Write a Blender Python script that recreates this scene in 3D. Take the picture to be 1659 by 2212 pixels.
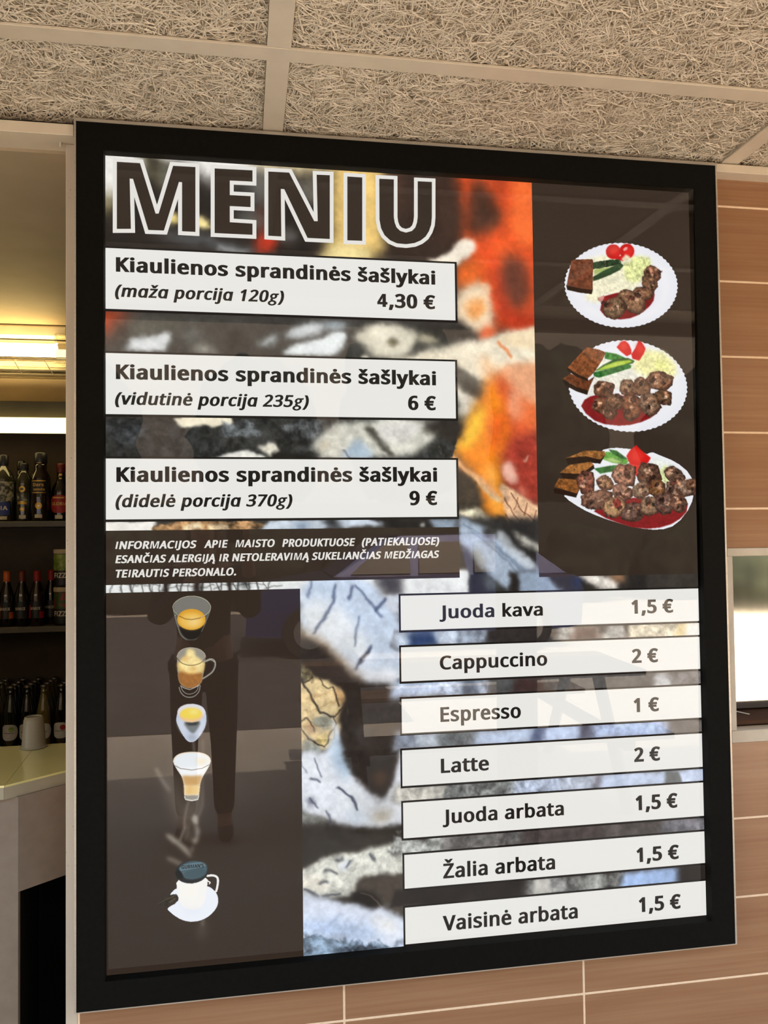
import bpy, bmesh, math, random
import numpy as np
from mathutils import Matrix, Vector
from mathutils.geometry import tessellate_polygon
R = math.radians
sc = bpy.context.scene
COL = sc.collection
for o in list(bpy.data.objects):
    bpy.data.objects.remove(o)

# ------------------------------------------------------------------ camera, light, exposure
cam_d = bpy.data.cameras.new('camera')
cam = bpy.data.objects.new('camera', cam_d)
COL.objects.link(cam)
cam_d.sensor_fit = 'AUTO'
cam_d.sensor_width = 36.0
cam_d.lens = 36.0 * 1780.0 / 2212.0
cam_d.clip_start = 0.02
right = Vector((0.9854801, -0.1693211, -0.0126218))
down = Vector((-0.0068958, 0.0343628, -0.9993856))
fwd = Vector((0.1696508, 0.9849617, 0.0326962))
m3 = Matrix((right, -down, -fwd)).transposed()
cam.matrix_world = Matrix.Translation((0.37457, -1.97740, 1.61934)) @ m3.to_4x4()
sc.camera = cam

sc.view_settings.view_transform = 'Standard'
sc.view_settings.look = 'None'
sc.view_settings.gamma = 1.0
sc.view_settings.use_curve_mapping = False
sc.view_settings.exposure = 0.0
try:
    sc.cycles.use_denoising = True
    sc.cycles.max_bounces = 10
    sc.cycles.diffuse_bounces = 5
    sc.cycles.caustics_reflective = False
    sc.cycles.caustics_refractive = False
except Exception:
    pass

world = bpy.data.worlds.new('sky')
sc.world = world
world.use_nodes = True
wn = world.node_tree.nodes
wl = world.node_tree.links
wn.clear()
w_out = wn.new('ShaderNodeOutputWorld')
w_bg = wn.new('ShaderNodeBackground')
w_sky = wn.new('ShaderNodeTexSky')
w_sky.sky_type = 'NISHITA'
w_sky.sun_disc = False
w_sky.sun_elevation = R(50)
w_sky.sun_rotation = R(20)
w_sky.air_density = 1.0
w_sky.dust_density = 2.5
w_mul = wn.new('ShaderNodeMix')           # white balance of the open-shade light
w_mul.data_type = 'RGBA'; w_mul.blend_type = 'MULTIPLY'
w_mul.inputs['Factor'].default_value = 1.0
w_mul.inputs['B'].default_value = (1.0, 0.85, 0.68, 1)
wl.new(w_sky.outputs[0], w_mul.inputs['A'])
wl.new(w_mul.outputs['Result'], w_bg.inputs[0])
wl.new(w_bg.outputs[0], w_out.inputs[0])
w_bg.inputs[1].default_value = 1.8

sun_d = bpy.data.lights.new('sun', 'SUN')
sun_d.energy = 13.0
sun_d.angle = R(0.6)
sun_d.color = (1.0, 0.90, 0.76)
sun = bpy.data.objects.new('sun', sun_d)
COL.objects.link(sun)
sun.location = (2, 6, 9)
# the sun stands behind the building, so the canopy front stays in open shade
sun.rotation_euler = Vector((-0.25, -1.0, -1.85)).to_track_quat('-Z', 'Y').to_euler()

# ------------------------------------------------------------------ helpers
def lin(c):
    if isinstance(c, str):
        c = c.lstrip('#'); c = tuple(int(c[i:i + 2], 16) for i in (0, 2, 4))
    return tuple((v / 255 / 12.92) if v / 255 <= 0.04045 else ((v / 255 + 0.055) / 1.055) ** 2.4 for v in c)

class Mat:
    """small wrapper to build node materials"""
    def __init__(s, name):
        s.m = bpy.data.materials.new(name); s.m.use_nodes = True
        s.n = s.m.node_tree.nodes; s.l = s.m.node_tree.links; s.n.clear()
        s.out = s.n.new('ShaderNodeOutputMaterial')
    def node(s, t, **kw):
        x = s.n.new(t)
        for k, v in kw.items():
            if hasattr(x, k): setattr(x, k, v)
            else: x.inputs[k.replace('_', ' ')].default_value = v
        return x
    def link(s, a, b): s.l.new(a, b)
    def bsdf(s, col=(0.5, 0.5, 0.5), rough=0.5, metal=0.0, spec=0.5, coat=0.0):
        b = s.n.new('ShaderNodeBsdfPrincipled')
        b.inputs['Base Color'].default_value = (*col, 1); b.inputs['Roughness'].default_value = rough
        b.inputs['Metallic'].default_value = metal; b.inputs['Specular IOR Level'].default_value = spec
        b.inputs['Coat Weight'].default_value = coat; b.inputs['Coat Roughness'].default_value = 0.05
        s.link(b.outputs[0], s.out.inputs[0]); return b

def noisy(name, c1, c2, rough=0.5, scale=(8, 8, 8), detail=5, bump=0.0, metal=0.0, spec=0.5, coat=0.0, lo=0.35, hi=0.65, bscale=1.0):
    """two-tone noise material in object space"""
    M = Mat(name); b = M.bsdf(lin(c1), rough, metal, spec, coat)
    tc = M.node('ShaderNodeTexCoord'); mp = M.node('ShaderNodeMapping'); mp.inputs['Scale'].default_value = scale
    nz = M.node('ShaderNodeTexNoise'); nz.inputs['Scale'].default_value = 1.0; nz.inputs['Detail'].default_value = detail
    M.link(tc.outputs['Object'], mp.inputs[0]); M.link(mp.outputs[0], nz.inputs['Vector'])
    cr = M.node('ShaderNodeValToRGB')
    cr.color_ramp.elements[0].position = lo; cr.color_ramp.elements[0].color = (*lin(c1), 1)
    cr.color_ramp.elements[1].position = hi; cr.color_ramp.elements[1].color = (*lin(c2), 1)
    M.link(nz.outputs[0], cr.inputs[0]); M.link(cr.outputs[0], b.inputs['Base Color'])
    if bump:
        bp = M.node('ShaderNodeBump'); bp.inputs['Strength'].default_value = bump; bp.inputs['Distance'].default_value = 0.002 * bscale
        M.link(nz.outputs[0], bp.inputs['Height']); M.link(bp.outputs[0], b.inputs['Normal'])
    return M.m

def emit(name, col, strength=1.0):
    M = Mat(name); e = M.node('ShaderNodeEmission'); e.inputs[0].default_value = (*lin(col), 1); e.inputs[1].default_value = strength
    M.link(e.outputs[0], M.out.inputs[0]); return M.m

class MB:
    """mesh collector: everything added becomes ONE mesh object"""
    def __init__(s): s.v = []; s.f = []; s.mi = []; s.sm = []
    def add(s, v, f, mi=0, smooth=False):
        k = len(s.v); s.v += [tuple(p) for p in v]; s.f += [tuple(i + k for i in q) for q in f]
        s.mi += [mi] * len(f); s.sm += [smooth] * len(f); return s
    def box(s, x0, x1, y0, y1, z0, z1, mi=0):
        v = [(x, y, z) for x in (x0, x1) for y in (y0, y1) for z in (z0, z1)]
        return s.add(v, [(0, 1, 3, 2), (4, 6, 7, 5), (0, 4, 5, 1), (2, 3, 7, 6), (0, 2, 6, 4), (1, 5, 7, 3)], mi)
    def bevbox(s, x0, x1, y0, y1, z0, z1, b=0.003, mi=0, seg=1, smooth=False):
        bm = bmesh.new(); bmesh.ops.create_cube(bm, size=1)
        for q in bm.verts: q.co = Vector(((x0 + x1) / 2 + q.co.x * (x1 - x0), (y0 + y1) / 2 + q.co.y * (y1 - y0), (z0 + z1) / 2 + q.co.z * (z1 - z0)))
        bmesh.ops.bevel(bm, geom=bm.edges[:], offset=b, segments=seg, affect='EDGES', profile=0.5)
        return s.bm(bm, mi, smooth)
    def bm(s, bm, mi=0, smooth=False, M=None):
        bm.verts.index_update()
        v = [(M @ q.co) if M else q.co.copy() for q in bm.verts]; f = [[w.index for w in q.verts] for q in bm.faces]
        bm.free(); return s.add(v, f, mi, smooth)
    def lathe(s, prof, c=(0, 0, 0), n=24, mi=0, smooth=True, caps=True, sx=1, sy=1):
        k = len(prof); v = []; f = []
        for i in range(n):
            a = 2 * math.pi * i / n
            for r, z in prof: v.append((c[0] + r * math.cos(a) * sx, c[1] + r * math.sin(a) * sy, c[2] + z))
        for i in range(n):
            j = (i + 1) % n
            for q in range(k - 1): f.append((i * k + q, j * k + q, j * k + q + 1, i * k + q + 1))
        s.add(v, f, mi, smooth)
        if caps:
            if prof[0][0] > 1e-6: s.add([v[i * k] for i in range(n)][::-1], [tuple(range(n))], mi)
            if prof[-1][0] > 1e-6: s.add([v[i * k + k - 1] for i in range(n)], [tuple(range(n))], mi)
        return s
    def tube(s, pts, r, n=10, mi=0, smooth=True, caps=True):
        pts = [Vector(p) for p in pts]; v = []; f = []; K = len(pts)
        rr = r if isinstance(r, (list, tuple)) else [r] * K
        up = None
        for i, p in enumerate(pts):
            d = (pts[min(i + 1, K - 1)] - pts[max(i - 1, 0)]).normalized()
            if up is None: up = Vector((0, 0, 1)) if abs(d.z) < 0.9 else Vector((1, 0, 0))
            a = d.cross(up).normalized(); b = a.cross(d).normalized(); up = b
            for j in range(n):
                t = 2 * math.pi * j / n; v.append(p + (a * math.cos(t) + b * math.sin(t)) * rr[i])
        for i in range(K - 1):
            for j in range(n): f.append((i * n + j, i * n + (j + 1) % n, (i + 1) * n + (j + 1) % n, (i + 1) * n + j))
        s.add(v, f, mi, smooth)
        if caps: s.add(v[:n], [tuple(range(n))[::-1]], mi); s.add(v[-n:], [tuple(range(n))], mi)
        return s
    def prism(s, poly, z0, z1, mi=0):
        """vertical prism over an xy polygon"""
        n = len(poly); v = [(x, y, z0) for x, y in poly] + [(x, y, z1) for x, y in poly]
        f = [tuple(range(n))[::-1], tuple(range(n, 2 * n))] + [(i, (i + 1) % n, n + (i + 1) % n, n + i) for i in range(n)]
        return s.add(v, f, mi)
    def build(s, name, mats, parent=None, kind=None, label=None, cat=None, group=None, local=False):
        me = bpy.data.meshes.new(name)
        off = Vector((0, 0, 0))
        if parent is not None and not local:
            p = parent
            while p is not None: off += p.location; p = p.parent
        me.from_pydata([(q[0] - off.x, q[1] - off.y, q[2] - off.z) for q in s.v], [], s.f)
        for m in (mats if isinstance(mats, (list, tuple)) else [mats]): me.materials.append(m)
        me.polygons.foreach_set('material_index', s.mi); me.polygons.foreach_set('use_smooth', s.sm)
        me.update()
        o = bpy.data.objects.new(name, me); COL.objects.link(o)
        if parent is not None: o.parent = parent
        return tag(o, label, cat, group, kind)

def tag(o, label=None, cat=None, group=None, kind=None):
    if label: o['label'] = label
    if cat: o['category'] = cat
    if group: o['group'] = group
    if kind: o['kind'] = kind
    return o

def thing(name, loc, label, cat, group=None, kind=None):
    o = bpy.data.objects.new(name, None); COL.objects.link(o); o.location = loc
    o.empty_display_size = 0.05
    return tag(o, label, cat, group, kind)

def copy_tree(o, parent=None):
    c = o.copy(); COL.objects.link(c); c.parent = parent
    for ch in o.children: copy_tree(ch, c)
    return c

def raw_mesh(name, V, F, mats, cols=None, smooth=False):
    """mesh straight from numpy arrays (quads)"""
    me = bpy.data.meshes.new(name)
    me.vertices.add(len(V)); me.vertices.foreach_set('co', np.asarray(V, np.float32).ravel())
    nf = len(F); k = F.shape[1]
    me.loops.add(nf * k); me.loops.foreach_set('vertex_index', np.asarray(F, np.int32).ravel())
    me.polygons.add(nf); me.polygons.foreach_set('loop_start', np.arange(0, nf * k, k, dtype=np.int32))
    for m in mats: me.materials.append(m)
    me.update(calc_edges=True)
    if cols is not None:
        ca = me.color_attributes.new('print_ink', 'FLOAT_COLOR', 'POINT')
        ca.data.foreach_set('color', np.c_[cols, np.ones(len(cols))].astype(np.float32).ravel())
    if smooth: me.polygons.foreach_set('use_smooth', [True] * nf)
    return me
# ------------------------------------------------------------------ data of the print: rectangles and lettering in sign millimetres
RECT={'rp': [1120.7, 1567.2, 52.0, 1082.9], 'info': [58.7, 911.7, 953.2, 1080.3], 'ld': [55.9, 512.0, 1098.6, 1988.7], 'P0': [59.7, 916.6, 279.1, 435.1], 'P1': [59.3, 913.8, 529.5, 684.9], 'P2': [59.0, 912.5, 779.0, 933.0], 'D0': [755.1, 1573.7, 1117.0, 1212.7], 'D1': [754.6, 1573.2, 1244.1, 1338.5], 'D2': [754.3, 1573.7, 1371.2, 1465.6], 'D3': [753.8, 1574.1, 1496.8, 1594.0], 'D4': [754.6, 1575.5, 1624.5, 1721.0], 'D5': [755.9, 1576.7, 1751.1, 1842.8], 'D6': [756.1, 1576.7, 1878.7, 1977.0]}
TEXT=[('P0', 'Kiaulienos sprandinės šašlykai', 'b', 83.9, 859.9, 340.1, 34.9),
 ('P0', '(maža porcija 120g)', 'i', 81.6, 479.5, 399.8, 29.2),
 ('P0', '4,30 €', 'b', 710.4, 859.0, 402.8, 35.6),
 ('P1', 'Kiaulienos sprandinės šašlykai', 'b', 83.4, 858.0, 596.0, 35.0),
 ('P1', '(vidutinė porcija 235g)', 'i', 81.2, 537.6, 656.4, 29.6),
 ('P1', '6 €', 'b', 785.2, 857.0, 659.2, 36.1),
 ('P2', 'Kiaulienos sprandinės šašlykai', 'b', 84.0, 857.2, 839.0, 34.8),
 ('P2', '(didelė porcija 370g)', 'i', 81.8, 495.3, 898.6, 29.3),
 ('P2', '9 €', 'b', 785.4, 857.0, 897.6, 35.7),
 ('N', 'INFORMACIJOS', 'n', 81.2, 267.6, 996.8, 18.4),
 ('N', 'APIE', 'n', 284.4, 340.8, 996.8, 18.7),
 ('N', 'MAISTO', 'n', 358.0, 451.8, 996.6, 18.8),
 ('N', 'PRODUKTUOSE', 'n', 469.6, 648.1, 996.8, 19.0),
 ('N', '(PATIEKALUOSE)', 'n', 664.4, 860.1, 997.1, 19.3),
 ('N', 'ESANČIAS ALERGIJĄ IR NETOLERAVIMĄ SUKELIANČIAS MEDŽIAGAS', 'n', 81.1, 859.9, 1029.6, 18.4),
 ('N', 'TEIRAUTIS PERSONALO.', 'n', 82.0, 359.3, 1063.4, 18.6),
 ('D0', 'Juoda kava', 's', 857.9, 1128.4, 1181.1, 32.7),
 ('D0', '1,5 €', 'b', 1370.0, 1488.1, 1183.3, 35.7),
 ('D1', 'Cappuccino', 's', 856.8, 1137.6, 1307.8, 34.4),
 ('D1', '2 €', 'b', 1368.2, 1441.8, 1310.8, 36.3),
 ('D2', 'Espresso', 's', 856.4, 1065.1, 1436.8, 36.4),
 ('D2', '1 €', 'b', 1370.3, 1441.2, 1437.6, 36.3),
 ('D3', 'Latte', 's', 855.6, 979.3, 1562.6, 35.2),
 ('D3', '2 €', 'b', 1368.5, 1441.2, 1565.0, 36.7),
 ('D4', 'Juoda arbata', 's', 858.4, 1174.4, 1687.2, 34.5),
 ('D4', '1,5 €', 'b', 1369.4, 1486.6, 1688.9, 37.7),
 ('D5', 'Žalia arbata', 's', 857.5, 1148.3, 1820.4, 36.0),
 ('D5', '1,5 €', 'b', 1368.7, 1487.1, 1820.8, 36.7),
 ('D6', 'Vaisinė arbata', 's', 854.4, 1206.1, 1947.6, 36.4),
 ('D6', '1,5 €', 'b', 1372.0, 1488.9, 1947.9, 37.4)]
TITLE=[[(86.4, 75.4), (139.6, 75.3), (175.3, 195.4), (182.4, 195.0), (216.6, 76.6), (269.0, 76.3), (268.2, 235.1), (236.8, 235.0), (237.3, 115.5), (230.1, 115.2), (194.5, 235.5), (158.4, 236.0), (123.4, 114.4), (115.7, 114.2), (118.3, 235.4), (86.1, 237.1)], [(314.5, 76.7), (405.3, 75.7), (405.1, 103.7), (350.5, 104.3), (350.3, 140.1), (400.1, 139.9), (399.9, 167.1), (350.1, 167.2), (349.9, 206.9), (404.3, 207.5), (404.1, 235.3), (313.6, 235.5)], [(443.5, 76.0), (494.5, 75.5), (555.1, 193.5), (563.7, 193.0), (562.1, 76.4), (595.0, 75.7), (593.3, 236.2), (538.2, 236.2), (482.2, 117.7), (473.7, 117.5), (474.0, 235.9), (442.2, 235.5)], [(638.8, 76.1), (676.4, 76.2), (674.5, 236.7), (637.0, 237.2)], [(719.5, 76.7), (756.8, 76.1), (755.5, 172.1), (757.5, 186.2), (762.3, 198.3), (771.5, 206.7), (786.4, 210.2), (801.5, 205.2), (810.3, 195.8), (814.8, 183.1), (816.8, 168.8), (818.1, 77.0), (855.0, 76.5), (853.6, 166.8), (851.5, 186.5), (845.8, 202.9), (836.6, 217.6), (823.8, 228.2), (807.6, 235.8), (786.0, 239.7), (762.8, 238.7), (745.1, 231.8), (731.1, 219.4), (722.5, 202.2), (718.8, 181.2)]]
# letter outlines: advance width, then closed contours as x, y pairs in thousandths of the type size
GLYPH={
"'":[225,[160,714,140,456,85,456,65,714]],
'(':[300,[40,274,42,328,47,382,55,434,68,485,84,535,104,583,128,629,156,673,187,714,270,714,227,649,192,580,164,507,145,431,133,354,129,275,131,224,136,173,145,122,157,72,173,23,192,-24,214,-71,240,-115,269,-158,187,-158,156,-117,128,-75,104,-29,84,18,68,67,55,117,47,169,42,221]],
')':[300,[260,274,258,221,253,169,244,117,232,66,216,18,196,-29,173,-75,145,-117,113,-158,31,-158,60,-115,86,-71,108,-24,127,23,143,72,155,122,164,173,169,224,171,275,169,327,164,379,155,431,143,482,127,531,108,580,86,627,60,672,30,714,113,714,145,673,173,629,196,583,216,535,232,485,244,434,253,382,258,328]],
',':[268,[192,105,169,29,138,-52,106,-129,41,-129,60,-48,78,38,91,116,185,116]],
'.':[268,[72,54,74,76,80,94,90,106,103,114,117,119,133,121,149,119,164,114,177,106,188,94,194,76,196,54,194,32,188,15,177,2,164,-7,149,-12,133,-14,117,-12,103,-7,90,2,80,15,74,32]],
'0':[572,[523,358,522,302,517,250,510,203,500,160,486,121,468,87,448,58,423,34,394,15,362,1,326,-7,285,-10,235,-5,191,10,152,34,120,68,94,110,74,160,60,219,52,285,49,358,52,432,59,498,72,556,91,606,116,648,148,681,186,706,232,720,285,725,335,720,380,706,418,681,450,648,477,606,497,556,511,498,520,432],[137,358,139,296,143,242,151,195,163,155,179,123,198,97,223,79,251,69,285,65,319,69,347,79,371,97,391,122,407,155,419,195,427,242,432,296,434,358,432,420,427,474,419,520,407,560,391,592,371,617,347,636,319,646,285,650,251,646,223,636,198,617,179,592,163,560,151,520,143,474,139,420]],
'1':[572,[355,0,269,0,269,499,269,548,271,585,273,622,244,595,211,567,135,505,89,564,282,714,355,714]],
'2':[572,[520,0,48,0,48,73,235,262,326,358,349,386,367,413,382,440,393,468,399,498,401,529,397,565,385,595,366,618,340,635,310,646,275,649,242,647,211,641,183,631,103,581,56,640,117,683,190,713,217,719,246,723,275,724,318,721,356,714,390,701,420,684,444,662,464,635,479,605,488,572,491,534,488,497,481,462,468,429,451,397,429,364,404,332,308,231,159,84,159,80,520,80]],
'3':[572,[493,547,491,516,485,489,475,464,461,442,444,423,423,407,400,394,374,383,345,376,345,372,397,362,440,344,473,318,496,286,510,247,515,203,512,163,502,126,486,92,463,63,433,37,397,17,352,2,300,-7,241,-10,137,-1,105,6,75,16,45,29,45,111,76,97,108,86,142,76,176,70,210,65,242,64,300,68,346,81,380,101,404,130,418,164,423,205,420,233,413,257,399,277,381,294,359,308,331,318,299,325,263,330,223,331,154,331,154,406,224,406,261,408,294,414,322,423,347,436,367,452,382,470,394,492,401,515,403,541,399,573,387,600,368,621,342,637,310,647,273,650,204,642,146,621,93,590,49,650,76,669,108,686,143,702,183,714,226,722,272,724,340,718,396,702,438,674,469,638,487,595]],
'4':[590,[572,135,486,135,486,0,296,0,296,135,10,135,10,262,290,714,486,714,486,275,572,275],[296,275,296,340,304,500,286,450,172,275]],
'5':[572,[275,438,322,435,364,427,402,413,435,394,463,370,485,341,502,308,512,270,515,228,511,181,501,138,483,100,459,68,428,40,391,18,349,3,301,-7,248,-10,144,0,114,8,87,17,63,29,63,112,89,98,118,87,150,77,184,71,217,66,249,65,283,67,314,72,341,81,366,95,386,112,403,132,415,157,423,186,425,219,420,262,406,298,382,326,348,347,302,360,246,364,182,359,124,349,80,377,107,714,465,714,465,634,182,634,165,427,211,434]],
'6':[572,[55,305,63,427,71,466,80,504,93,540,109,575,128,606,151,635,178,661,209,683,244,700,285,714,331,721,382,724,429,722,470,715,470,640,429,649,384,652,341,649,302,642,269,629,240,612,216,591,196,566,180,538,168,507,158,474,143,363,149,363,187,406,203,418,222,428,242,436,265,442,290,446,318,447,358,444,394,436,426,421,455,402,479,377,499,347,513,313,522,274,525,230,522,183,513,140,497,102,476,69,450,41,418,19,383,3,342,-7,298,-10,265,-8,233,-2,203,9,175,24,149,43,125,67,105,95,87,128,73,165,63,207,57,254],[297,64,336,68,370,82,399,104,421,136,434,178,438,230,434,272,423,308,403,338,377,360,342,374,300,378,270,376,243,369,218,358,196,344,178,328,163,309,153,289,146,268,144,247,153,182,182,123,196,106,212,92,230,80,251,71,273,66]],
'7':[572,[136,0,429,634,44,634,44,714,523,714,523,646,233,0]],
'9':[572,[520,409,511,287,504,248,495,210,482,173,466,139,447,107,424,78,397,53,366,31,330,13,289,0,243,-7,192,-10,145,-7,102,0,102,75,144,65,190,62,234,65,272,72,305,85,334,102,358,123,378,147,394,175,407,206,417,239,431,350,425,350,387,308,371,296,352,286,331,278,309,272,283,268,255,267,216,270,180,278,147,292,119,312,95,336,75,366,61,400,53,439,50,483,53,531,63,574,78,612,100,645,127,673,158,695,194,711,234,721,278,724,311,722,343,715,373,704,401,689,427,670,450,646,470,618,488,585,501,548,512,506,518,460],[278,650,239,645,205,632,176,609,155,577,141,535,137,484,141,441,152,405,170,375,197,354,231,340,274,336,305,338,332,345,357,355,379,370,397,386,411,405,422,425,429,446,431,467,421,531,393,591,379,608,363,622,345,634,325,643,302,648]],
'A':[639,[545,0,459,221,176,221,91,0,0,0,279,717,360,717,638,0],[352,517,342,546,328,589,318,624,307,583,296,546,287,517,206,301,432,301]],
'C':[632,[403,645,366,643,332,636,300,625,271,610,245,591,222,568,202,542,186,511,173,477,164,440,158,400,156,357,159,301,168,250,183,204,205,164,232,131,265,104,305,85,350,73,402,69,491,77,573,97,573,19,490,-3,389,-10,320,-5,260,10,207,35,162,69,126,112,97,163,77,222,65,287,61,358,64,410,71,460,83,506,101,549,123,587,149,622,181,652,217,677,257,698,302,712,351,721,404,724,440,723,476,719,510,713,543,705,573,694,601,682,565,606,491,633,464,640,434,644]],
'D':[730,[669,364,664,288,649,221,624,163,591,113,548,73,497,41,438,18,371,5,296,0,97,0,97,714,317,714,386,710,448,696,504,674,553,643,593,604,626,556,650,501,664,436],[574,361,570,421,560,473,542,517,518,554,488,584,450,607,407,624,359,634,304,637,187,637,187,77,284,77,373,85,445,109,501,148,542,204,566,275]],
'E':[556,[496,0,97,0,97,714,496,714,496,635,187,635,187,412,478,412,478,334,187,334,187,79,496,79]],
'F':[519,[187,0,97,0,97,714,496,714,496,635,187,635,187,382,477,382,477,303,187,303]],
'G':[728,[407,377,654,377,654,27,537,-1,403,-10,333,-5,271,10,216,34,169,68,131,111,100,161,79,220,65,285,61,357,66,428,81,493,105,551,139,602,181,644,231,678,290,704,357,719,431,724,470,723,508,719,544,713,644,682,610,604,524,633,492,640,460,644,426,645,372,641,323,629,280,610,243,583,212,550,187,510,169,465,159,414,155,357,158,302,167,252,182,206,204,166,233,132,269,104,312,84,364,72,424,68,504,73,564,85,564,297,407,297]],
'H':[741,[643,0,553,0,553,333,187,333,187,0,97,0,97,714,187,714,187,412,553,412,553,714,643,714]],
'I':[338,[86,0,86,714,252,714,252,0]],
'J':[273,[-4,-190,-46,-186,-78,-177,-78,-101,-44,-108,-6,-111,41,-101,56,-93,68,-81,78,-66,86,-47,90,-24,92,4,92,714,182,714,182,11,179,-32,172,-70,159,-102,142,-130,120,-152,94,-168,64,-180,32,-188]],
'K':[619,[619,0,513,0,260,341,187,277,187,0,97,0,97,714,187,714,187,362,248,430,310,498,503,714,608,714,325,403]],
'L':[524,[97,0,97,714,187,714,187,80,499,80,499,0]],
'M':[957,[76,714,311,714,469,184,500,186,651,708,882,710,879,9,740,9,742,537,710,538,553,7,394,5,240,541,206,542,217,8,75,0]],
'N':[760,[663,0,558,0,176,593,172,593,175,538,178,471,180,399,180,0,97,0,97,714,201,714,582,123,586,123,583,171,580,241,579,311,579,714,663,714]],
'O':[781,[720,358,718,304,711,254,699,207,683,165,662,126,636,91,607,61,572,36,533,16,490,2,443,-7,391,-10,337,-7,289,2,245,16,206,37,172,62,142,91,117,126,97,165,81,208,70,255,63,305,61,359,65,429,77,493,97,551,125,602,162,644,206,679,260,705,322,720,392,725,460,720,520,705,572,679,617,645,654,602,683,551,703,493,716,429],[156,358,159,301,167,249,181,203,201,163,227,130,258,103,297,84,341,72,391,68,442,72,486,84,523,103,555,130,580,163,600,203,614,249,622,301,625,358,619,441,600,512,569,569,544,597,514,618,478,634,438,643,392,646,341,642,297,631,258,611,227,585,201,552,181,512,167,467,159,415]],
'P':[605,[286,714,371,708,439,690,490,659,526,617,547,566,554,504,552,475,548,447,539,419,528,393,512,369,492,347,468,327,438,310,404,296,365,286,320,280,269,278,187,278,187,0,97,0,97,714],[278,637,187,637,187,355,259,355,302,357,339,361,372,369,399,381,422,397,439,416,451,440,459,468,461,500,456,542,441,576,417,603,382,622,336,633]],
'R':[622,[294,714,350,712,399,704,440,691,476,674,504,651,526,624,542,591,551,554,554,511,552,475,545,443,533,416,518,392,500,372,479,355,411,320,607,0,502,0,329,295,187,295,187,0,97,0,97,714],[289,636,187,636,187,371,294,371,347,375,389,386,421,405,443,432,457,466,461,507,459,536,453,561,442,582,428,599,409,613,386,623,358,630,326,635]],
'S':[549,[502,191,499,150,488,114,471,82,447,55,418,32,382,14,342,1,297,-7,247,-10,170,-6,104,5,51,24,51,110,140,81,177,74,213,69,251,68,284,70,314,74,340,82,362,93,380,106,394,122,404,140,410,161,412,183,410,205,405,225,397,242,385,258,367,272,345,286,244,330,163,366,142,380,123,395,106,411,92,428,80,447,71,468,65,490,61,515,60,542,63,578,73,611,89,639,111,664,138,685,169,702,206,714,245,722,288,724,326,723,362,719,396,713,485,684,457,607,376,634,347,640,317,644,286,645,258,644,233,639,211,632,193,622,178,610,166,595,158,579,153,561,151,541,153,518,158,498,166,481,178,466,194,451,215,438,307,397,347,381,382,365,413,347,440,329,462,307,479,284,492,257,499,226]],
'T':[556,[323,0,233,0,233,635,10,635,10,714,545,714,545,635,323,635]],
'U':[731,[640,252,637,204,627,160,610,118,587,82,556,50,518,24,474,5,422,-6,362,-10,280,-2,213,22,159,62,121,116,98,180,90,254,90,714,180,714,180,251,185,197,201,152,226,116,263,89,310,73,367,68,408,71,443,78,472,91,497,109,517,131,532,156,543,186,549,217,551,252,551,714,640,714]],
'V':[600,[600,714,345,0,255,0,0,714,94,714,255,256,274,200,288,148,300,100,311,149,326,201,345,258,505,714]],
'X':[586,[582,0,480,0,291,310,99,0,4,0,241,372,19,714,119,714,294,434,470,714,565,714,344,374]],
'Z':[572,[533,0,38,0,38,68,414,634,50,634,50,714,523,714,523,646,147,80,533,80]],
'a':[561,[288,545,348,540,396,526,433,502,459,468,475,422,480,365,480,0,416,0,399,76,395,76,347,27,330,16,312,6,291,-1,215,-10,184,-8,155,-2,128,7,105,20,84,38,68,59,56,85,48,115,46,149,53,198,74,239,109,272,159,297,223,313,303,320,394,323,394,355,391,395,381,426,365,448,343,462,316,471,283,474,255,473,229,468,203,461,132,433,105,499,188,531,220,539,254,544],[314,259,254,254,208,243,175,227,154,206,141,179,137,148,140,121,149,99,164,82,185,70,208,63,235,61,278,65,315,78,348,98,373,128,388,167,393,214,393,262]],
'b':[615,[173,575,171,511,168,465,173,465,190,486,211,505,236,522,265,535,300,542,339,545,401,537,455,514,499,475,533,422,553,352,560,268,557,210,548,159,532,114,512,76,486,45,455,21,420,4,381,-7,339,-10,300,-7,265,0,236,13,211,29,190,48,173,68,166,68,148,0,85,0,85,760,173,760],[324,472,289,470,259,462,234,450,214,434,198,412,187,384,179,352,175,314,173,271,173,267,177,206,187,156,205,115,233,86,274,69,326,63,370,69,406,87,433,116,453,157,465,208,469,269,465,331,453,381,433,421,406,449,369,466]],
'c':[480,[300,-10,254,-7,212,3,173,19,139,42,110,72,86,109,69,153,59,205,55,265,59,327,70,381,88,426,113,464,142,494,177,517,217,533,260,543,306,546,385,537,447,517,420,444,364,461,304,469,270,466,240,459,215,446,194,428,176,406,163,378,154,346,148,308,146,266,148,225,154,189,163,157,176,129,193,107,214,89,239,76,267,69,299,66,376,75,438,97,438,19,378,-2]],
'd':[615,[275,-10,213,-2,159,21,115,59,82,113,62,183,55,267,62,351,82,421,115,475,160,515,214,538,276,546,303,545,327,541,349,535,403,507,442,467,448,467,444,505,442,546,442,760,530,760,530,0,459,0,446,72,442,72,403,30,348,1,326,-5,302,-9],[289,63,340,68,380,84,408,109,428,146,439,193,443,250,443,266,439,328,428,379,410,419,382,449,341,467,288,473,245,467,209,448,181,416,162,375,150,324,146,265,150,206,162,156,181,116,209,87,245,69]],
'e':[564,[292,546,336,543,375,533,410,516,441,493,466,465,486,431,501,393,510,351,513,304,513,251,146,251,152,195,168,149,192,112,226,86,268,70,317,65,407,74,489,102,489,25,408,-1,313,-10,264,-7,219,4,178,21,142,45,112,76,87,113,69,158,59,208,55,264,58,320,68,370,84,415,107,454,135,486,167,512,205,531,247,542],[291,474,252,469,219,456,191,433,170,403,156,365,148,321,421,321,419,350,415,377,407,401,396,422,382,440,364,454,344,465,319,472]],
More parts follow.
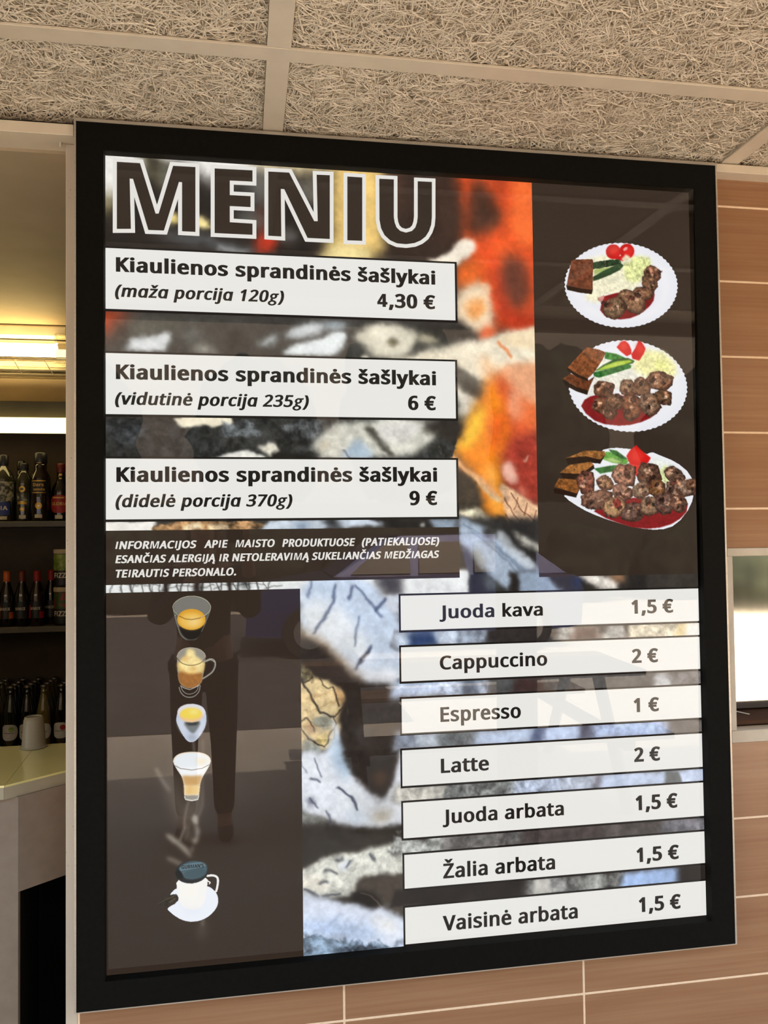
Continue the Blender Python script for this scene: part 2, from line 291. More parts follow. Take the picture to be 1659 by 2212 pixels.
'g':[615,[275,546,309,544,341,537,370,526,397,510,422,490,443,465,448,465,460,536,530,536,530,-9,527,-57,518,-99,504,-136,484,-168,457,-194,425,-214,386,-228,341,-237,290,-240,183,-231,97,-206,97,-125,124,-137,153,-148,186,-156,221,-162,257,-166,295,-167,338,-162,374,-149,403,-126,425,-96,439,-59,443,-16,443,5,444,39,446,71,442,71,422,46,399,26,372,10,343,-1,311,-8,276,-10,212,-2,158,22,113,63,81,118,61,186,55,267,61,346,81,414,113,470,157,512,211,538],[287,472,259,469,233,461,210,448,191,430,175,406,162,378,153,345,148,308,146,266,150,205,162,155,182,114,211,85,246,68,289,62,315,63,338,67,359,72,377,81,393,92,407,105,419,122,428,141,435,163,444,246,444,267,442,313,437,352,427,385,414,412,397,434,376,451,351,463,321,470]],
'i':[258,[173,536,173,0,85,0,85,536],[130,737,143,735,155,731,165,723,174,713,179,699,181,681,179,664,174,650,165,639,155,631,143,627,130,625,116,627,104,631,93,639,85,650,80,664,78,681,80,699,85,713,93,723,104,731,116,735]],
'j':[258,[22,-240,-22,-236,-55,-228,-55,-157,-24,-164,11,-167,31,-165,49,-159,64,-149,76,-134,83,-112,85,-83,85,536,173,536,173,-80,171,-112,166,-140,157,-166,144,-188,128,-206,108,-221,84,-232,55,-238],[78,681,80,699,85,713,93,723,104,731,116,735,130,737,143,735,155,731,165,723,174,713,179,699,181,681,179,664,174,650,165,639,155,631,143,627,130,625,116,627,104,631,93,639,85,650,80,664]],
'k':[534,[172,363,170,321,168,276,172,276,190,299,214,329,236,355,407,536,510,536,293,307,525,0,419,0,233,250,172,197,172,0,85,0,85,760,172,760]],
'l':[258,[173,0,85,0,85,760,173,760]],
'm':[935,[673,546,729,541,774,525,809,499,834,462,849,412,854,349,854,0,767,0,767,345,764,384,755,415,740,440,720,458,692,468,658,472,611,467,574,452,546,427,528,392,517,349,513,296,513,0,426,0,426,345,425,371,421,395,414,415,405,433,393,447,378,458,360,466,340,470,316,472,283,469,254,462,231,449,212,432,197,410,186,384,179,353,174,318,173,278,173,0,85,0,85,536,156,536,169,463,174,463,186,481,200,496,215,509,270,537,332,546,371,544,406,536,435,524,461,507,481,484,496,456,501,456,521,484,546,507,574,524,606,536,639,544]],
'n':[618,[343,546,402,541,450,525,488,499,515,462,532,412,537,349,537,0,450,0,450,343,447,383,437,415,421,440,398,458,368,468,330,472,277,466,236,450,207,422,188,384,177,336,173,278,173,0,85,0,85,536,156,536,169,463,174,463,187,481,202,496,218,509,277,537]],
'o':[605,[551,269,549,226,543,187,533,150,520,118,503,89,483,63,460,41,434,23,404,8,372,-2,338,-8,301,-10,267,-8,234,-2,203,8,174,23,148,41,125,63,105,89,87,118,73,150,63,187,57,226,55,269,58,325,68,375,85,419,108,457,137,489,171,513,211,532,255,542,304,546,351,542,394,532,432,513,467,489,496,457,519,419,537,375,548,325],[146,269,148,229,153,192,162,159,176,131,193,107,214,88,239,74,269,66,303,63,337,66,367,74,392,88,413,107,430,131,443,159,453,192,458,229,460,269,458,310,452,346,443,378,430,406,413,429,391,447,366,461,336,469,302,472,252,466,213,448,183,418,162,377,150,328]],
'p':[615,[340,546,402,538,455,515,499,477,533,423,553,354,560,269,557,211,548,160,532,115,512,77,486,46,455,21,421,4,382,-6,339,-10,313,-9,288,-5,266,1,211,29,173,68,167,68,171,25,173,-20,173,-240,85,-240,85,536,157,536,169,463,173,463,211,505,227,517,245,527,265,535,288,541,313,545],[324,472,290,470,261,463,237,451,217,436,201,415,189,390,181,360,175,326,173,286,173,269,175,227,179,190,187,157,199,129,214,105,234,87,260,74,290,66,326,63,357,66,384,75,406,90,426,110,441,135,453,163,462,196,467,232,469,270,465,327,453,376,433,417,406,448,369,466]],
'q':[615,[442,-11,443,31,447,72,441,72,424,50,403,31,377,14,348,1,313,-7,273,-10,212,-2,160,21,115,59,82,113,62,183,55,267,58,325,67,376,83,421,104,459,130,490,161,514,196,532,234,542,276,546,315,543,350,535,379,522,404,505,425,485,443,463,447,463,460,536,530,536,530,-240,442,-240],[290,63,324,65,354,72,378,83,399,99,415,119,427,144,435,174,441,209,443,248,443,266,439,328,428,380,409,420,380,450,340,467,288,473,244,467,208,448,181,416,162,375,150,324,146,265,150,206,162,157,181,116,209,87,245,69]],
'r':[413,[335,546,367,544,398,540,387,459,358,464,329,466,309,465,289,460,270,453,252,443,235,431,220,416,206,400,195,381,185,360,179,337,174,312,173,286,173,0,85,0,85,536,157,536,167,438,171,438,212,492,229,508,247,521,267,531,288,540,311,544]],
's':[479,[434,148,431,115,422,86,408,61,388,40,364,22,334,8,300,-2,262,-8,220,-10,123,-1,52,24,52,104,129,74,160,67,191,63,222,61,263,63,295,71,319,82,336,98,346,118,349,140,348,153,344,165,338,176,298,208,217,244,128,284,105,298,86,314,71,332,60,352,53,376,51,404,57,446,76,481,106,509,147,530,196,542,252,546,343,536,423,510,393,440,322,464,246,474,213,472,185,466,163,456,148,443,138,428,135,409,136,395,141,383,148,371,191,341,273,307,360,268,382,254,400,238,415,219,426,199,432,175]],
't':[361,[264,62,305,65,339,73,339,6,299,-5,249,-10,222,-8,196,-4,171,4,149,17,130,33,114,55,102,82,94,116,92,156,92,468,16,468,16,510,93,545,128,659,180,659,180,536,335,536,335,468,180,468,180,158,183,128,190,104,203,86,221,72,241,65]],
'u':[618,[533,536,533,0,461,0,448,71,444,71,432,53,417,38,400,25,341,-1,274,-10,234,-8,198,-1,166,10,140,27,118,48,101,74,89,105,81,142,79,185,79,536,168,536,168,191,171,152,181,120,197,95,220,77,250,67,287,63,324,65,356,73,382,86,402,103,419,125,430,151,439,183,443,218,445,257,445,536]],
'v':[508,[203,0,0,536,94,536,208,220,225,171,241,119,251,78,255,78,266,120,283,172,300,220,414,536,508,536,304,0]],
'y':[510,[1,536,95,536,211,231,229,179,245,130,256,85,260,85,279,150,306,232,415,536,510,536,279,-74,266,-106,251,-135,234,-161,216,-185,196,-204,172,-219,146,-231,117,-238,84,-240,42,-237,11,-232,11,-162,37,-166,70,-168,90,-167,108,-163,123,-156,138,-148,151,-137,162,-123,189,-73,217,-2]],
'Ą':[639,[545,0,459,221,176,221,91,0,0,0,279,717,360,717,638,0],[352,517,342,546,328,589,318,624,307,583,296,546,287,517,206,301,432,301],[545,-116,546,-129,550,-141,557,-149,566,-156,577,-160,590,-161,618,-158,638,-155,638,-211,610,-217,576,-220,544,-217,518,-209,498,-195,484,-176,476,-153,473,-126,475,-107,479,-88,487,-70,523,-21,565,15,613,0,562,-58,553,-77,547,-96]],
'Č':[632,[403,645,366,643,332,636,300,625,271,610,245,591,222,568,202,542,186,511,173,477,164,440,158,400,156,357,159,301,168,250,183,204,205,164,232,131,265,104,305,85,350,73,402,69,491,77,573,97,573,19,490,-3,389,-10,320,-5,260,10,207,35,162,69,126,112,97,163,77,222,65,287,61,358,64,410,71,460,83,506,101,549,123,587,149,622,181,652,217,677,257,698,302,712,351,721,404,724,440,723,476,719,510,713,543,705,573,694,601,682,565,606,491,633,464,640,434,644],[334,784,299,833,253,886,211,931,211,944,271,944,325,903,378,852,433,903,487,944,549,944,549,931,505,886,458,833,424,784]],
'ė':[564,[292,546,336,543,375,533,410,516,441,493,466,465,486,431,501,393,510,351,513,304,513,251,146,251,152,195,168,149,192,112,226,86,268,70,317,65,407,74,489,102,489,25,408,-1,313,-10,264,-7,219,4,178,21,142,45,112,76,87,113,69,158,59,208,55,264,58,320,68,370,84,415,107,454,135,486,167,512,205,531,247,542],[291,474,252,469,219,456,191,433,170,403,156,365,148,321,421,321,419,350,415,377,407,401,396,422,382,440,364,454,344,465,319,472],[286,737,299,735,311,731,321,723,330,713,335,699,337,681,335,664,330,650,321,639,311,631,299,627,286,625,272,627,260,631,249,639,241,650,236,664,234,681,236,699,241,713,249,723,260,731,272,735]],
'š':[479,[434,148,431,115,422,86,408,61,388,40,364,22,334,8,300,-2,262,-8,220,-10,123,-1,52,24,52,104,129,74,160,67,191,63,222,61,263,63,295,71,319,82,336,98,346,118,349,140,348,153,344,165,338,176,298,208,217,244,128,284,105,298,86,314,71,332,60,352,53,376,51,404,57,446,76,481,106,509,147,530,196,542,252,546,343,536,423,510,393,440,322,464,246,474,213,472,185,466,163,456,148,443,138,428,135,409,136,395,141,383,148,371,191,341,273,307,360,268,382,254,400,238,415,219,426,199,432,175],[194,606,159,655,113,708,71,753,71,766,131,766,185,725,238,674,293,725,347,766,409,766,409,753,365,708,318,655,284,606]],
'Ž':[572,[533,0,38,0,38,68,414,634,50,634,50,714,523,714,523,646,147,80,533,80],[244,784,209,833,163,886,121,931,121,944,181,944,235,903,288,852,343,903,397,944,459,944,459,931,415,886,368,833,334,784]],
'ž':[470,[431,0,39,0,39,58,327,468,56,468,56,536,424,536,424,470,140,68,431,68],[189,606,154,655,108,708,66,753,66,766,126,766,180,725,233,674,288,725,342,766,404,766,404,753,360,708,313,655,279,606]],
'€':[572,[380,723,413,722,444,718,474,712,503,703,531,692,559,677,522,605,456,633,431,640,406,645,380,646,356,645,333,641,312,634,292,625,274,614,257,599,243,582,229,562,217,539,191,455,435,455,435,390,184,390,183,371,183,352,183,332,184,311,405,311,405,246,192,246,201,210,214,178,229,150,247,125,269,105,294,89,322,77,354,70,388,68,466,77,537,100,537,22,468,0,383,-10,332,-7,286,4,245,21,209,45,179,74,153,109,132,150,115,196,103,246,23,246,23,311,95,311,94,331,94,352,94,373,95,390,23,390,23,455,102,455,113,507,129,555,150,597,176,634,207,665,243,690,284,708,330,719]]}
# picture shapes: kind (0 area, 1 line, 2 ellipse, 3 scalloped ellipse), red, green, blue, blur, opacity, texture or width, then points in sign millimetres
ART_FIRE=[
[0,42,37,34,7,1,0,31.8,25.6,1161.2,-54.6,1153.9,310.8,31.5,357.6],
[0,246,243,236,14,1,0,31.8,14.5,581.3,-13.4,580.6,47.3,421.6,69.2,404.5,104.7,284.1,112.2,271.1,90.3,245.1,67.1,169.5,74.4,153.5,67.5,137.4,107.8,96.9,155,73.6,174.2,31.7,181],
[0,250,226,165,17.5,1,0,399.7,-0.5,744.6,-13.2,738.9,60.4,580.4,70.5,466.6,64,408.1,77],
[0,244,206,124,17.5,1,0,594.6,32.3,734.6,28.8,748.8,116.4,739.6,187.4,731.4,281.6,566.6,294.9,584.2,253.7,604.2,217.9],
[0,250,228,160,10.5,1,0,566.6,296.1,584.2,256,647.8,241.3,694.1,260,699.6,290.1],
[0,98,92,66,14,0.9,0,137.5,38.3,191.1,59.4,214.7,97.3,201.5,137.6,169.4,128.3,150.2,84.6],
[0,60,56,44,8.75,1,0,156.8,50.5,185.7,57.5,193.1,81.8,169.5,96.8,158.8,72.8],
[0,120,120,112,14,0.8,0,185.7,71,214.7,93.9,208,137.2,180.1,127.6],
[0,140,126,78,14,0.9,0,47.4,152.4,78.9,153.8,86.3,177.9,69.4,192.2,47.3,200.1],
[0,60,60,60,14,0.8,0,376.8,92.7,421.5,80.7,437.9,134.8,420.6,193.1,376.1,195.5],
[0,130,126,118,17.5,0.8,0,404.6,91,455.2,78.6,454.6,145.3,423.1,158.6,407.7,136.6],
[0,250,225,140,5.25,1,0,192.7,201,220.7,194.9,227.1,214.8,209.8,222.5,196.9,218.7],
[2,252,232,160,5.25,1,0,287.9,216.1,304.2,224.5,281.1,229.3],
[0,215,55,30,12.25,1,0,426.1,215.6,456.2,225.5,465,248,447.9,280.9,403.3,280.7,415.7,250.4],
[0,150,60,40,14,0.6,0,420.9,158.7,443.3,163.2,442.8,214.8,422.7,215.8],
[0,125,132,135,12.25,0.8,0,163.6,240.6,244.3,242,320.6,255.1,420,278.7,397.7,287.8,298.6,267.5,222.6,260],
[0,200,205,205,7,0.8,0,320.5,264.2,397.7,274.1,386.6,281.5,320.4,275.5],
[0,150,150,145,10.5,0.7,0,465.2,225,510.4,222.7,510.3,240,470.7,247.7],
[0,150,150,140,14,0.7,0,376.2,184.1,431.8,192.4,426.1,211.1,376,206.9],
[0,170,165,150,15.75,0.7,0,511.6,95.8,568.7,86.4,562.5,139,522.6,135.5],
[0,54,42,36,14,1,0,746.7,10.3,936.4,9.4,932.2,272.5,743.1,281.1],
[0,120,80,60,17.5,0.7,0,744.1,22.3,770.1,26.5,773.7,114.9,754,174.9,742.2,175.6],
[0,228,82,38,15.75,1,0,906,11.4,1160.1,0.5,1150.8,467.7,1020.7,453.6,979.3,365.7,938.2,272.2,933.9,165.1],
[0,64,46,38,17.5,1,0,857.6,14.7,899.7,23.8,922.7,106.1,928.5,201.2,914.3,249.5,860,252.1],
[0,72,50,40,15.75,0.95,0,962.5,61.7,994.3,68.1,1026.6,124,1047.2,146.9,1034.1,186.2,981.8,220,947.9,206.2,940,164.8],
[0,150,60,38,14,0.75,0,985.4,12.1,1011.8,52.6,1045.6,98.8,1052.7,50,1028.6,9.3],
[0,246,110,52,12.25,1,0,1069.8,0.5,1147.5,1.3,1143.3,214.4,1092.7,241,1056.2,194.6,1072.7,109.3],
[0,244,96,44,12.25,0.9,0,1018.7,220.6,1068.4,206.1,1079.8,265.7,1031.8,315.9,1015.4,268.7],
[2,100,58,46,15.75,0.95,0,1070,323.9,1114.8,322,1068.6,398.3],
[0,176,50,36,15.75,0.8,0,1006.4,221.2,1027.1,304.1,1034.4,375.6,1076.8,422,1127.3,390.2,1132.7,432.2,1076.3,451.9,1021.2,423.8],
[0,240,110,45,12.25,1,0,919.8,284.9,983.4,270.1,987.1,341.6,955.3,342.8,918.7,353.8],
[0,56,44,38,7,1,0,788.3,261.4,920.2,263.5,919.8,284.9,788,286.1],
[0,252,240,220,5.25,1,0,833.3,279.3,874.2,270.4,914.5,240,947.6,219.3,969.5,223,974,246.7,949.2,269.3,922.2,289.6,883.5,288.9],
[0,250,224,188,8.75,1,0,912.7,354,965.2,332.9,989.6,336.7,1003.6,376.7,1005.4,418.4,1024.4,449.9,977.7,463.3,929.4,444.6,907.9,427.6],
[0,248,160,84,8.75,0.9,0,936.5,379.2,979.2,371.7,990.9,403.4,953.9,426,934.8,410.1],
[0,250,210,170,5.25,1,0,975,332.5,992.1,334.2,1003.8,364.8,991.6,365.3],
[0,236,98,52,8.75,1,0,990.3,436.7,1021,435.7,1024.2,461.9,977.4,478.7,965.4,466],
[0,66,64,60,7,1,0.12,31.4,432.4,911.4,433.3,909.7,539.6,31.3,538.6],
[0,205,70,34,21,1,0,21,424,120.6,429.2,94.2,454.4,68.9,482.8,21,495.2],
[0,112,112,98,14,0.7,0,125.8,464.4,221.8,450.2,243.3,466.3,157.5,491.1,115.1,497.9],
[0,226,229,228,5.25,1,0,102.4,525.8,117.2,502.2,202.3,484.2,204.4,504.2,191.5,531.2],
[0,188,186,172,8.75,1,0,255.9,529.5,275.5,513.3,299.4,514.9,314.6,532.5],
[0,120,122,118,12.25,0.8,0,221.7,485.9,264.9,476.8,286.5,492.9,243.1,503.1],
[0,40,38,36,14,0.8,0,330.3,457.9,374.3,462.1,362.8,524.5,340.8,530.7],
[0,190,196,196,7,0.9,0,413.9,496,451.9,476.7,465.3,480.9,458.5,499.2,420.5,504.8],
[0,214,219,220,7,1,0,476.6,471.4,531,449.2,582.3,444.1,576.4,463.8,519.3,488.4,483.2,487.2],
[0,180,190,194,7,0.9,0,576.6,440.8,645.5,440.8,616.4,466,576.4,463.8],
[0,236,241,240,5.25,1,0,467.2,526.3,507.8,504.7,576.2,477.6,624.5,462.3,635.9,475.8,624.1,503.8,604.3,529.6,507.6,534.3],
[0,226,218,196,7,1,0,649.8,470.8,680.2,446.7,762.3,437,790.4,450.1,815,472.8,802.7,501.2,761,528,704.9,527.1,668,498],
[0,240,232,210,7,1,0,674.3,452.6,715.2,445.5,759.6,458.1,749.9,485.2,705.4,480.7],
[0,96,86,64,5.25,0.9,0,726.5,480.1,752.4,472.3,768.6,488.2,742.7,493.6],
[0,200,190,160,7,0.9,0,809.3,460.1,844.9,462.5,868.6,481.8,844.5,494.2,814.9,483.3],
[0,50,46,42,10.5,1,0,815.5,436.5,929.5,438.7,941.1,467.9,880.6,481.5,815.2,456.4],
[0,240,232,210,5.25,1,0,663,533.9,679.4,518.5,690.8,529.7,690.7,541.3,662.9,542],
[0,246,234,208,7,1,0.08,725.8,535.8,808.5,512.8,910.5,492.4,1002,468.5,1063.9,448.7,1138.8,439.2,1135.4,612,1085.4,624.8,1049.2,577.9,999.9,590.7,915.5,557.1,909.8,536,725.7,543.9],
[0,250,226,186,7,0.9,0,1026.7,461.8,1138.8,441.6,1137.5,504.1,1063.1,496.5,1028.8,483.2],
[1,232,120,60,3,1,6,1023.9,480.9,1044.5,500.6,1060.1,520.5],
[0,246,180,120,10.5,0.5,0,976.9,508.3,1013.2,531.2,1000.3,567,964.1,544.2],
[0,120,116,104,8.75,1,0,909.4,557.2,999.9,590.7,925.2,703.8,907.1,704],
[0,222,214,198,7,1,0.1,914.8,598.3,950.9,609.4,962.4,644.6,937.8,668.5,913.6,674.6],
[0,60,54,48,8.75,1,0,917.6,574.7,969.3,597.2,984.9,608.8,969.9,636.2,944.8,613,915,587.7],
[0,222,150,96,12.25,1,0,994.5,549.4,1149.3,539.8,1146,707.5,985.6,709.1],
[0,222,96,52,14,1,0,1002.8,567,1049.5,561.2,1085.6,612.9,1146.9,659.7,1146,707.5,1070.8,743.8,1026.9,791.4,1009.6,732.5,996.4,650],
[0,244,168,130,10.5,0.85,0,1048.8,601.7,1085.6,612.9,1096.9,672.3,1059.6,684.6,1038.1,649.3],
[0,246,178,136,10.5,0.9,0,1022.7,545.2,1149.5,533.8,1147.4,638.2,1097.3,648.5,1063.4,613.3,1039.5,572.1],
[0,236,120,66,10.5,0.7,0,1073.2,613.1,1109.8,648.3,1146.7,671.7,1146,707.5,1096.3,702.1,1069.9,660.8],
[0,160,56,34,10.5,0.8,0,1011,654.5,1037.9,658.8,1034.9,687.3,1013,680.5],
[0,166,62,48,12.25,1,0.15,1019.2,744.2,1058.8,726.1,1146.2,695.6,1141.9,909.8,1080.4,885.8,1019.9,838.5],
[0,248,140,32,12.25,1,0,995.6,555.3,985,602.9,947.6,660.1,922.7,705,893.1,752.1,935.8,791.6,963.6,859.5,970.1,908.7,1025,963.1,1040.7,909.2,1022.6,826.7,1018.7,773.7,1046.6,720.3,1037.8,661.2,1017.8,614.1,1005,578.8],
[0,255,206,62,12.25,1,0,952.4,662.4,974.5,650.3,986.2,673.7,960.9,732.9,924.2,762.4,906.4,747.3,927.5,709.7],
[0,252,172,70,10.5,1,0,984.2,791.5,1010.8,803.2,1017.1,862,1030.7,920.9,1015.6,944.2,992.1,897.1,983.4,838.5],
[0,228,88,36,12.25,0.8,0,1001.1,661.7,1041.3,673,1034.1,732.3,1001.6,773.8,997.6,720.8],
[0,240,184,162,5.25,1,0,1023.2,796.1,1043,784.2,1060,796,1071.5,838.5,1049.2,845.6,1029.9,826.7],
[0,220,130,105,7,0.8,0,1066.3,850.3,1091,852.7,1095.4,880,1070.8,874],
[1,235,190,170,1.5,1,3,1082.4,785.3,1089.9,779.3,1095,772.2],
[0,230,186,146,3.5,1,0.22,1019.9,843.2,1044.1,855,1080.6,876.4,1142,907.4,1139.8,1016.4,1103,998.1,1066.6,968.2,1032.9,932.6,1026.4,885.6],
[1,92,48,34,0.8,1,2.2,1031.4,879.7,1055.2,921,1091.2,968.5],
[1,92,48,34,0.8,1,2.2,1050,868,1077.5,909.4,1118.9,945.2],
[1,92,48,34,0.8,1,2.2,1030.7,920.9,1066.8,956.5,1103.2,986.3],
[1,92,48,34,0.8,1,2.2,1068.2,879.9,1055.4,909.3],
[1,92,48,34,0.8,1,2.2,1092.7,891.8,1079.8,921.2],
[1,92,48,34,0.8,1,2.2,1114.6,909.6,1097.8,945],
[1,92,48,34,0.8,1,2.2,1073.4,930.6,1057.1,950.5],
[1,92,48,34,0.8,1,2.2,1103.8,956.8,1091,980.3],
[0,62,54,44,7,1,0.2,914,797.6,938,805.7,964.8,864.2,965.3,904,933.7,920.2,907.4,908.3],
[0,228,196,150,2.625,1,0.18,766.9,787.6,787.4,755.1,824.3,731.6,848.2,726.8,876.6,740.5,911.9,780,995.4,850.2,1031.2,891.5,994.7,885.4,947.3,826.7,911.7,791.7,876,780.2],
[0,232,150,90,7,0.8,0,876.4,751,923.8,787,1019.5,864.4,1014.2,885.5,959.2,833.8,905.7,791.7],
[1,52,42,34,0.8,1,4,825.3,745.6,833.3,768.8,840.3,774.5,864.3,759.3,881.9,780.2],
[1,52,42,34,0.8,1,4,840.3,774.5,835.4,787.3],
[1,52,42,34,0.8,1,4,864.3,759.3,873.9,756.9,890.3,780.1],
[1,150,120,84,0.8,1,1.6,793.1,763.2,810.9,757.3,822.7,763],
[0,228,216,184,3.5,1,0.3,912.3,906,958.1,901.6,1003.4,944.1,1025,967.8,993.5,955.7,945.6,929.6,912,922.3],
[0,50,50,49,3.5,1,0.5,31.2,680.5,907.5,680.6,905.8,785.9,31,789.1],
[0,82,88,94,10.5,0.35,0.6,58.2,691,135.7,695.6,167.4,728.2,114.5,750.6,58.1,740.1],
[0,250,239,212,2.625,1,0.05,205.9,679.3,359.6,681.7,355.1,701.9,328.8,704.5,309.2,709.1,285.3,707.1,242.2,710.9,222.9,703.4],
[0,112,118,122,7,0.6,0.8,317.9,710.1,383.7,687,416.7,714.7,372.4,732,328.7,726.8],
[0,240,238,228,2.625,1,0.1,301.2,782.6,317.5,771.4,350.3,766.8,399.8,759.8,429.5,776.4,431.6,787.7,301.1,788.1],
[0,232,226,208,3.5,1,0.2,412,746.2,449.8,742.6,466.3,765,438.4,775.3,423,761.9],
[0,120,124,128,7,0.4,0.9,461.2,708.7,517.5,685.4,574,690.4,562.3,724.7,505.7,736.5],
[0,34,31,29,3.5,1,0,444,765.1,471.9,759.3,561.8,775.8,561.7,787.2,443.8,787.6],
[0,216,214,200,7,1,0.12,537.1,753.3,573.8,713.2,596.8,690.1,677.4,683.4,812,681.8,877.3,692.6,840.7,745.5,781.1,780.6,561.7,783.8,573.3,758.7],
[0,228,226,218,7,1,0.1,688.9,689,811.9,687.6,817.4,716.6,781.7,740.1,723.1,746.3,706,711.9],
[0,172,192,210,7,0.9,0,618.7,779,642.2,735.4,659.5,729.5,699.4,775.2,701.7,783.2,618.7,783.5],
[1,60,72,90,2,1,3,621.2,758.4,641.6,781.2],
[0,56,54,46,5.25,1,0,671.5,689.2,688.8,698.2,709.3,729.1,732.3,755.4,755.4,774.9,741.3,780.8,718.3,757.8,695.4,730.4,677.1,709.9],
[0,52,46,42,8.75,1,0,820.3,685.1,907.4,684.1,925.2,703.8,902.8,745,876.7,733.5,848.2,726.8,823.4,716.5],
[0,214,204,180,5.25,0.9,0,562.1,741.7,587.2,733.6,591.6,749.5,566.5,758.8],
[0,244,240,232,2.625,1,0,30.9,926.5,177.3,927.8,168.7,958.3,30.9,962.1],
[0,150,116,80,2.625,1,0.7,168.8,941.9,187.8,934.4,241.2,928.3,448.2,930.1,414.8,958.8,166.6,958.2],
[0,226,204,168,2.625,0.8,0.4,235.7,942.5,278.7,935.2,284,955.1,235.7,956.8],
[0,222,198,160,2.625,0.8,0.4,297,939.8,343.7,935.8,349.1,955.8,300.2,956.4],
[0,205,216,228,3.5,1,0.08,442.7,930,571.6,928.8,686,927.5,729.7,953,414.8,958.8],
[0,30,30,32,7,0.9,0,560.3,926.5,594.3,924.5,616.8,957.6,578.1,957.2],
[0,88,110,140,7,0.5,0,503.9,933.9,532,930.8,526.2,956.6,492.6,956.3],
[0,34,31,30,5.25,1,0,695.2,927.6,832.1,928.7,849.4,960,726.1,958.7],
[2,190,190,180,3.5,1,0,816.5,944.7,822.4,944.8,816.4,950.5],
[0,150,165,182,5.25,1,0,832.1,928.7,921.5,925.9,921,960.8,855.3,960.1],
[0,50,48,46,7,1,0,903.6,925.8,1141.6,927.6,1137.4,1134.3,900.3,1128.5],
[0,170,184,202,5.25,1,0.1,912,922.3,935.9,931.8,993.3,967.4,1053.4,1015.1,1138.6,1075.4,1137.4,1134.3,1063.5,1132.5,991.3,1084.1,943.7,1042.5,908.7,978.1],
[1,92,108,130,2,0.6,4,921.3,941,1016.8,1014.5,1119.5,1100.9],
[1,92,108,130,2,0.6,4,944.9,966.9,1040.7,1044.2,1100.9,1107.5],
[1,92,108,130,2,0.6,4,981,979,1089.3,1068.5],
[0,224,230,236,5.25,0.7,0,993.3,967.4,1029.8,967.8,1077.9,1021.3,1120.4,1057.3,1101.6,1068.8,1041.1,1020.7],
[0,40,40,40,7,1,0,908.2,1012.9,934.7,1001.7,973.5,1060.5,1015.1,1108,990.4,1130.7,906.3,1128.6],
[0,150,150,142,7,0.8,0,941.8,1011.1,956.3,1006.6,979.9,1043.1,972.4,1055.8,953.4,1039.2],
[0,120,128,130,8.75,0.7,0,967.3,1072,993.8,1078.4,1015.1,1108,978.7,1113],
[0,36,32,30,7,1,0,969.2,961.3,993.5,955.7,1000.4,979.2,980.8,988.3],
[0,40,38,36,7,1,0,1030.3,944.4,1066.5,970.6,1130,1010.3,1129.3,1045.7,1078.1,1009.6,1039.4,979.7],
[0,224,220,208,5.25,0.8,0.3,1042.2,958.6,1084.8,980.2,1127.6,1004.4,1129.7,1023.3,1078.3,1001.3],
[0,46,42,39,5.25,1,0,1040.2,1068.8,1417.8,1076,1416.2,1141.1,1039.1,1131.9],
[0,150,165,185,5.25,1,0,1064.7,1069.2,1120.1,1070.3,1181.2,1123.5,1137.4,1134.3,1075.8,1132.8],
[0,40,54,92,8.75,0.8,0,1210.9,1082.7,1240.9,1089.3,1225.1,1124.6,1207.7,1114.7],
[0,232,224,214,5.25,1,0.2,1213.5,1076.8,1276.6,1080.5,1327.1,1098.2,1344.5,1121.4,1301,1123.9,1263.3,1107.6,1232.1,1091.5],
[0,150,112,84,7,1,0,1302,1078.6,1353.2,1079.6,1355.1,1106,1327,1105.4],
[0,236,238,236,3.5,1,0.05,30.8,1053.6,931.4,1059.7,930,1140.8,30.7,1118],
[1,48,48,46,0.6,1,1.6,82.5,1071.9,77.3,1084.7,76.2,1104.1],
[1,48,48,46,0.6,1,2.3,96.5,1072.2,95.4,1085.1,98.5,1104.6],
[1,48,48,46,0.6,1,3,110.6,1072.5,113.7,1085.6,121,1105.2],
[1,48,48,46,0.6,1,1.6,124.7,1072.8,120.5,1085.7,120.4,1105.2],
[1,48,48,46,0.6,1,2.3,138.9,1073.1,138.8,1086.1,143,1105.7],
[1,48,48,46,0.6,1,3,153,1073.4,157.2,1086.5,165.6,1106.3],
[1,48,48,46,0.6,1,1.6,167.3,1073.7,164,1086.7,165,1106.2],
[1,48,48,46,0.6,1,2.3,181.5,1074,182.5,1087.1,187.7,1106.8],
[1,48,48,46,0.6,1,3,195.8,1074.3,201,1087.5,210.5,1107.3],
[1,48,48,46,0.6,1,1.6,210.1,1074.6,207.9,1087.7,210,1107.3],
[1,48,48,46,0.6,1,2.3,224.5,1074.9,226.6,1088.1,232.9,1107.9],
[1,48,48,46,0.6,1,3,238.9,1075.2,233.5,1088.2,232.3,1107.9],
[1,48,48,46,0.6,1,1.6,253.3,1075.5,252.2,1088.6,255.3,1108.4],
[1,48,48,46,0.6,1,2.3,267.8,1075.8,270.9,1089.1,278.3,1109],
[1,48,48,46,0.6,1,3,282.3,1076.1,277.9,1089.2,277.8,1108.9],
[1,48,48,46,0.6,1,1.6,296.8,1076.4,296.7,1089.6,300.9,1109.5],
[1,48,48,46,0.6,1,2.3,311.4,1076.8,315.6,1090.1,324.2,1110.1],
[1,48,48,46,0.6,1,3,326,1077.1,322.7,1090.2,323.6,1110],
[1,48,48,46,0.6,1,1.6,340.7,1077.4,341.7,1090.6,347,1110.6],
[1,48,48,46,0.6,1,2.3,355.3,1077.7,360.7,1091.1,370.4,1111.2],
[1,48,48,46,0.6,1,3,370.1,1078,367.8,1091.2,369.8,1111.2],
[1,48,48,46,0.6,1,1.6,384.8,1078.3,386.9,1091.6,393.4,1111.7],
[1,48,48,46,0.6,1,2.3,399.6,1078.6,394,1091.8,392.8,1111.7],
[1,48,48,46,0.6,1,3,414.5,1078.9,413.3,1092.2,416.4,1112.3],
[1,48,48,46,0.6,1,1.6,429.3,1079.2,432.5,1092.7,440.1,1112.8],
